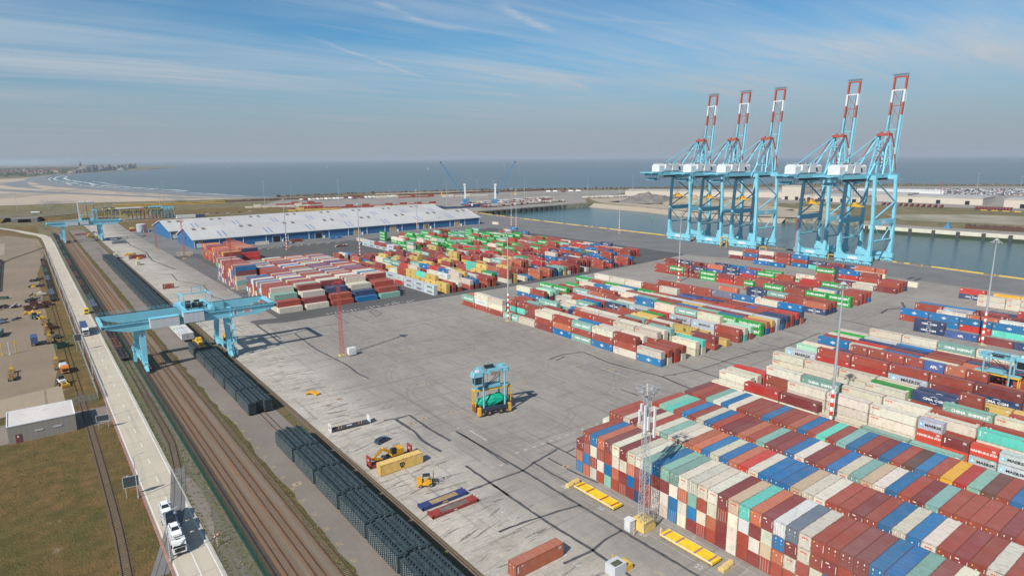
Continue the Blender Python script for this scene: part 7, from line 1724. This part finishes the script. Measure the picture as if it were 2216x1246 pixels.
# tank, culvert and tunnel
tk=empty('storage_tank',(108,833,.1),0,'round grey storage tank left of the warehouse','tank'); mb=MB(); mb.tube((0,0,0),(0,0,8),5.2,5.2,24); mb.build('shell',POL,tk); mb=MB(); mb.tube((0,0,8),(0,0,8.5),5.3,4.0,24); mb.build('roof',CGR,tk)
mb=MB(); mb.box(0,0,0,9,3,2.6); mb.box(1,-.1,.4,2,0,2.2,1); mb.box(6,-.1,.4,7,0,2.2,1); o=mb.build('site_container',[TRL,CWH],None,(106,818,.1)); tag(o,'small blue site container before the round tank','container')
mb=MB(); mb.box(0,0,0,6,3,2.6); mb.box(.5,0,2.6,5,3,4.6,1); o=mb.build('site_container',[CFR,YST],None,(97,840,.1)); tag(o,'red and yellow boxes beside the round tank','container')
tun=empty('tunnel_portal',(4,1062,.0),R_(-8),'dark road tunnel mouth under the embankment','tunnel'); mb=MB(); mb.prism([(-14,0),(-14,5.5),(14,5.5),(14,0),(7,0),(7,4.4),(-7,4.4),(-7,0)][::-1],0,26,0,'y'); mb.build('portal',mat('tunnel_concrete',(.20,.19,.175),.9,var=.2,scale=.3),tun); mb=MB(); mb.box(-7,8,0,7,8.4,4.4); mb.build('dark_inside',WDK,tun)
def slope(name,pts,h,wtop,wbot,m):
    mb=MB(); n=len(pts); rows_=[[],[],[],[]]
    for i,(x,y) in enumerate(pts):
        d=Vector(pts[min(n-1,i+1)])-Vector(pts[max(0,i-1)]); d.normalize()
        for r,(o_,z) in enumerate(((-wbot/2,0),(-wtop/2,h),(wtop/2,h),(wbot/2,0))): rows_[r].append((x-d.y*o_,y+d.x*o_,z))
    mb.add(rows_[0]+rows_[1]+rows_[2]+rows_[3],[(r*n+i,(r+1)*n+i,(r+1)*n+i+1,r*n+i+1) for r in range(3) for i in range(n-1)]); o=mb.build(name,m); o['kind']='structure'; return o
slope('embankment',smooth([(-110,1110),(-40,1100),(-14,1090)],20),5.2,12,40,MT['grass']); slope('embankment',smooth([(22,1082),(60,1100),(110,1150),(200,1190)],20),5.0,12,40,MT['grass'])
ribbon('embankment_road',smooth([(-110,1112),(-40,1102),(4,1084),(60,1102),(110,1150),(200,1190)],20),8,5.6,MT['apron'])
slope('sea_dike',smooth([(-300,1380),(-26,1440),(74,1425),(150,1400),(400,1345),(640,1345)],40),2.2,14,34,MT['duneg'])
# retaining curved wall on the road bend
ribbon('retaining_wall',[(-4.5,922),(-24,985),(-60,1090)],1.2,1.0,mat('wall_grey',(.34,.34,.34),.8,var=.2,scale=.3))
# harbour cranes
MBL=mat('harbour_crane_blue',(.07,.24,.42),.5,var=.2,scale=.4)
def hcrane(loc,rz,label,lean):
    root=empty('mobile_harbour_crane',loc,rz,label,'crane'); mb=MB(); mb.box(-7,-6,1.2,7,6,3.2); mb.box(-3,-3,3.2,3,3,7); mb.build('chassis',MBL,root)
    for x in (-6,-2,2,6):
        for y in (-6,6): mb=MB(); mb.tube((x,y-.6,.8),(x,y+.6,.8),.8,n=8); mb.build('wheel',RUB,root)
    mb=MB(); mb.box(-7,-3.5,7,4,3.5,11); mb.build('machine_house',MBL,root)
    mb=MB(); mb.bar((0,0,10),(0,0,33),3.2,2.8,0,w2=2.4,h2=2.2); mb.box(-1.6,-1.6,33,2.2,1.6,36); mb.box(1.8,-1.4,20,4.2,1.4,23,1); mb.build('tower',[CWH,GLS],root)
    b=MB(); ln=lean; A=Vector((2.5,0,17)); B=Vector((ln,0,72 if ln<50 else 70)); d=(B-A).normalized(); n=22; s=Vector((-d.z,0,d.x))
    def cor(t): 
        w=2.4*(1-t)+.9*t if t>.08 else 1.6; p=A.lerp(B,t); return [p+s*w/2*a+Vector((0,w/2*c,0)) for a,c in ((-1,-1),(1,-1),(1,1),(-1,1))]
    for k in range(n):
        c0,c1=cor(k/n),cor((k+1)/n)
        for i in range(4): b.bar(c0[i],c1[i],.5); b.bar(c0[i],c1[(i+1)%4],.3) if k%2 else b.bar(c0[(i+1)%4],c1[i],.3)
    b.build('lattice_boom',MBL,root)
    mb=MB(); mb.bar((1,0,35.5),tuple(B),.18); mb.bar((1,.8,35.5),tuple(B),.14); mb.cbox(B.x,0,B.z+.5,2.6,1.6,1.6,0); hz=22 if ln>30 else 26; mb.bar(tuple(B),(B.x,0,hz),.14); mb.build('ropes',MDK,root)
    mb=MB(); mb.box(B.x-1,-1,hz-3,B.x+1,1,hz,0); mb.box(B.x-3,-1.2,hz-4.5,B.x+3,1.2,hz-3.2,0); mb.build('hook_spreader',CYL,root); return root
hcrane((609,925,.1),R_(142+15),'mobile harbour crane with light blue boom leaning left',40)
hcrane((642,882,.1),R_(-33),'mobile harbour crane with blue boom leaning right over the pier',34)
# coastal town: apartment blocks, church spire, trees
random.seed(77)
TC=[mat('apartment_a',(.30,.26,.23),.8,var=.2,scale=.05),mat('apartment_b',(.42,.36,.32),.8,var=.2,scale=.05),mat('apartment_c',(.22,.22,.24),.8,var=.2,scale=.05)]; TG=mat('apartment_glass',(.06,.07,.09),.3); TRF=mat('roof_tile_red',(.30,.11,.07),.8,var=.2,scale=.05)
def apt(i,x,y,w_,d_,h,rz,l,grp,roof=False):
    root=empty('apartment_block' if not roof else 'brick_house',(x,y,.2),rz,l,'building',grp); mb=MB(); mb.box(0,0,0,w_,d_,h); mb.build('wall',TC[i%3],root)
    mb=MB()
    if roof: mb.prism([(-.5,h),(w_+.5,h),(w_/2,h+w_*.3)],-.5,d_+.5,0,'y'); mb.build('roof',TRF,root)
    else:
        for k in range(int(h/6)): mb.box(.8,-.25,2+k*6,w_-.8,-.02,4.6+k*6); 
        mb.build('window_band',TG,root)
        mb=MB(); mb.box(w_*.3,d_*.3,h,w_*.6,d_*.6,h+3); mb.build('roof_house',TC[(i+1)%3],root)
n=46
for i in range(n):
    t=i/n; x=285+(1050*t); y=5150+(3300*t)*1.0-500*math.sin(t*3.1)*.2
    x,y=(310+t*780,5350+t*3050); apt(i,x+random.uniform(-8,8),y+random.uniform(-20,20),random.uniform(24,44),40,random.uniform(26,52) if t>.05 else 20,R_(-25),'tall apartment block in the seafront row of the distant town','seafront apartment blocks')
for i in range(70):
    x=random.uniform(-420,300); y=random.uniform(4700,6800); apt(i,x,y,random.uniform(16,34),random.uniform(16,30),random.uniform(6,20),random.uniform(-.4,.4),'low red roofed house on the left of the distant town','low houses of the distant town',i%3!=0)
sp=empty('church_tower',(420,6000,0),0,'dark pointed church tower rising over the distant town','tower'); mb=MB(); mb.box(-9,-9,0,9,9,45); mb.build('tower_shaft',TC[2],sp); mb=MB(); mb.tube((0,0,45),(0,0,82),9,.3,8); mb.build('spire',MDK,sp)
# dark tree belts behind the town and on the dunes
LEAF=mat('distant_foliage',(.05,.07,.035),.95,col2=(.09,.10,.05),scale=.02)
mb=MB(); random.seed(15)
for i in range(2600):
    x=random.uniform(-900,900); y=random.uniform(4400,9800); 
    if x>150+ (y-4700)*.24: continue
    s=random.uniform(14,40); h=random.uniform(5,13); a=random.uniform(0,3)
    mb.add([(x+math.cos(a+k*1.257)*s*random.uniform(.6,1),y+math.sin(a+k*1.257)*s*.7,0) for k in range(5)]+[(x+random.uniform(-6,6),y,h),(x+8,y+3,h*.8)],[(0,1,5),(1,2,5),(2,3,6),(3,4,6),(4,0,5),(5,6,2),(5,6,4)])
o=mb.build('woodland',LEAF); tag(o,'dark tree belts and gardens among the distant town houses','trees',None,'stuff')
pv=empty('pier_pavilion',(735,6350,0),R_(-30),'round pavilion at the end of the distant town pier','pavilion'); mb=MB(); mb.tube((0,0,4),(0,0,18),40,30,16); mb.tube((0,0,18),(0,0,26),18,10,12); mb.build('dome',mat('pavilion_green',(.12,.20,.18),.6),pv); mb=MB(); mb.bar((0,0,5),(-260,-20,5),10,3); mb.build('walkway',MDK,pv)
for k,(x,y) in enumerate([(2300,5800),(3900,5200),(1800,7200),(2500,4300),(5200,6200),(4300,2700)]):
    r=empty('sailing_boat',(x,y,-2.5),0,'tiny white sailing boat on the open sea, %s'%('left','middle','far left','nearest','right','far right')[k],'boat','sailing boats on the sea'); mb=MB(); mb.prism([(-7,0),(7,0),(9,2),(-8,2)],-2,2,0,'y'); mb.build('hull',CWH,r); mb=MB(); mb.prism([(-4,2),(6,2),(0,22)],-.1,.1,0,'y'); mb.build('sail',CWH,r)
mb=MB(); mb.tube((0,0,0),(0,0,2.5),1.0,.6,10); mb.tube((0,0,2.5),(0,0,4),.3,.3,6); o=mb.build('buoy',mat('buoy_green',(.02,.30,.14),.5),None,(702,318,-6.5)); tag(o,'green buoy in the basin right of the ship cranes','buoy')
mb=MB(); mb.tube((0,0,0),(0,0,2.2),1.0,.6,10); mb.tube((0,0,2.2),(0,0,3.4),.3,.3,6); o=mb.build('buoy',mat('buoy_green',(.02,.30,.14),.5),None,(700,590,-6.5)); tag(o,'green buoy in the basin left of the ship cranes','buoy')
# sand and gravel heaps
def heap(x,y,rx,ry,h,m,label,seed):
    import bmesh
    from mathutils import noise
    bm=bmesh.new(); bmesh.ops.create_grid(bm,x_segments=36,y_segments=36,size=1)
    for v in bm.verts:
        r=min(1,v.co.length); z=(1-r)**.8*h*(1+.5*noise.noise(Vector((v.co.x*3+seed,v.co.y*3,0))))+h*.25*noise.noise(Vector((v.co.x*8,v.co.y*8,seed)))*(1-r); v.co=Vector((v.co.x*rx,v.co.y*ry,max(-.1,z)))
    me=bpy.data.meshes.new('heap'); bm.to_mesh(me); bm.free(); me.materials.append(m); o=bpy.data.objects.new('material_heap',me); C.objects.link(o); o.location=(x,y,.05); tag(o,label,'heap'); return o
GH=mat('heap_grey',(.20,.18,.165),.95,var=.3,scale=.1); SH=mat('heap_sand',(.40,.32,.21),.95,col2=(.25,.21,.13),scale=.08)
heap(905,770,60,48,15,GH,'grey gravel heap by the head of the basin',1); heap(925,690,60,45,13,SH,'tan sand heap left of the ship cranes',2); heap(955,620,50,45,9,SH,'low grassy sand heap behind the left cranes',3); heap(935,480,40,26,7,SH,'small pale sand heap seen between the crane groups',5)
mb=MB()
for k in range(46): mb.box(k*1.6,0,0,k*1.6+1.4,10+random.uniform(-2,3),random.uniform(2.4,4.2))
o=mb.build('steel_plate_stock',WGR,None,(812,250,.1),R_(-82)); tag(o,'long stock of rusty steel at the right far quay','steel stock')
mb=MB(); mb.box(-3,-3,0,3,3,2); mb.box(-1.5,-1.5,2,1.5,1.5,5); mb.box(-.5,-.5,5,.5,.5,6.5); o=mb.build('quay_crane',[MBL],None,(800,262,.1)); tag(o,'small dark blue quay machine on the far quay','machine')
mb=MB(); mb.box(0,0,.6,2.5,16,4.1,0); mb.box(0,16.4,.6,2.5,19,3.8,1); o=mb.build('lorry',[TRL,CWH],None,(1100,200,.1),R_(0)); tag(o,'dark blue lorry with white cab on the far dock road','truck')
mb=MB(); 
for k in range(40): mb.box(k*13,0,.1,k*13+8,1.0,1.0)
o=mb.build('dock_road_edge',MYL,None,(1092,320,.05),R_(-88)); o['kind']='structure'
# coal and wagon lines behind the warehouse, along the sea
mb=MB(); 
for k in range(120): mb.box(k*7,-1.4,0,k*7+6.4,1.4,random.uniform(2,3.6))
o=mb.build('goods_wagons',WGR,None,(230,1330,.1),R_(-9)); tag(o,'long rusty line of goods wagons along the sea wall','wagons',None,'stuff')
yw=mat('coach_yellow',(.62,.40,.06),.6)
for k in range(9):
    mb=MB(); mb.box(0,-1.4,.6,19,1.4,4,0); mb.box(.5,-1.42,2,18.5,-1.4,3,1); o=mb.build('railway_coach',[yw,GLS],None,(130+k*20,1300-k*1.5,.1),R_(-4)); tag(o,'yellow railway coach in the line beyond the parked carriers','coach','yellow railway coaches')
tlr=empty('lorry',(28,1230,.1),R_(80),'red and white tanker lorry on the coast road','truck'); mb=MB(); mb.box(-1.2,0,.6,1.2,2.4,3.2); mb.build('cab',CFR,tlr); mb=MB(); mb.tube((0,3,2.2),(0,14,2.2),1.2,n=12); mb.build('tank',CWH,tlr); truckwheels(tlr,(1.2,9,11))
mb=MB(); mb.box(0,0,0,12,5,3.6); mb.box(2,-.1,.5,4,0,3,1); o=mb.build('site_cabin',[CWH,CGR],None,(38,985,.05),.2); tag(o,'small white cabin beside the tunnel road','cabin')
# harbour air
mb=MB(); mb.box(-14000,-5000,-8.0,54000,64000,150.0)
hz=mb.build('haze',bpy.data.materials.new('haze_air')); hm_=hz.data.materials[0]; hm_.use_nodes=True; t=hm_.node_tree; t.nodes.remove(t.nodes['Principled BSDF']); vn=t.nodes.new('ShaderNodeVolumePrincipled'); vn.inputs['Color'].default_value=(.62,.69,.78,1); vn.inputs['Density'].default_value=0.00006; vn.inputs['Anisotropy'].default_value=0.0
t.links.new(vn.outputs[0],t.nodes['Material Output'].inputs['Volume']); hz['kind']='stuff'; tag(hz,'pale sea haze over the harbour and the bay','haze')

# ---------------- labels of repeats told apart by their place in the picture
bpy.context.view_layer.update()
_by={}
for o in bpy.data.objects:
    if o.parent is None and 'label' in o: _by.setdefault(o['label'],[]).append(o)
for lab,os_ in _by.items():
    if 1<len(os_)<=75:
        os_.sort(key=lambda o: project(*o.location)[0])
        for i,o in enumerate(os_):
            w=lab.split()+[od(i+1),'from','the','left']
            o['label']=' '.join(w[:16]) if len(w)<=16 else ' '.join(lab.split()[:12]+w[-4:])
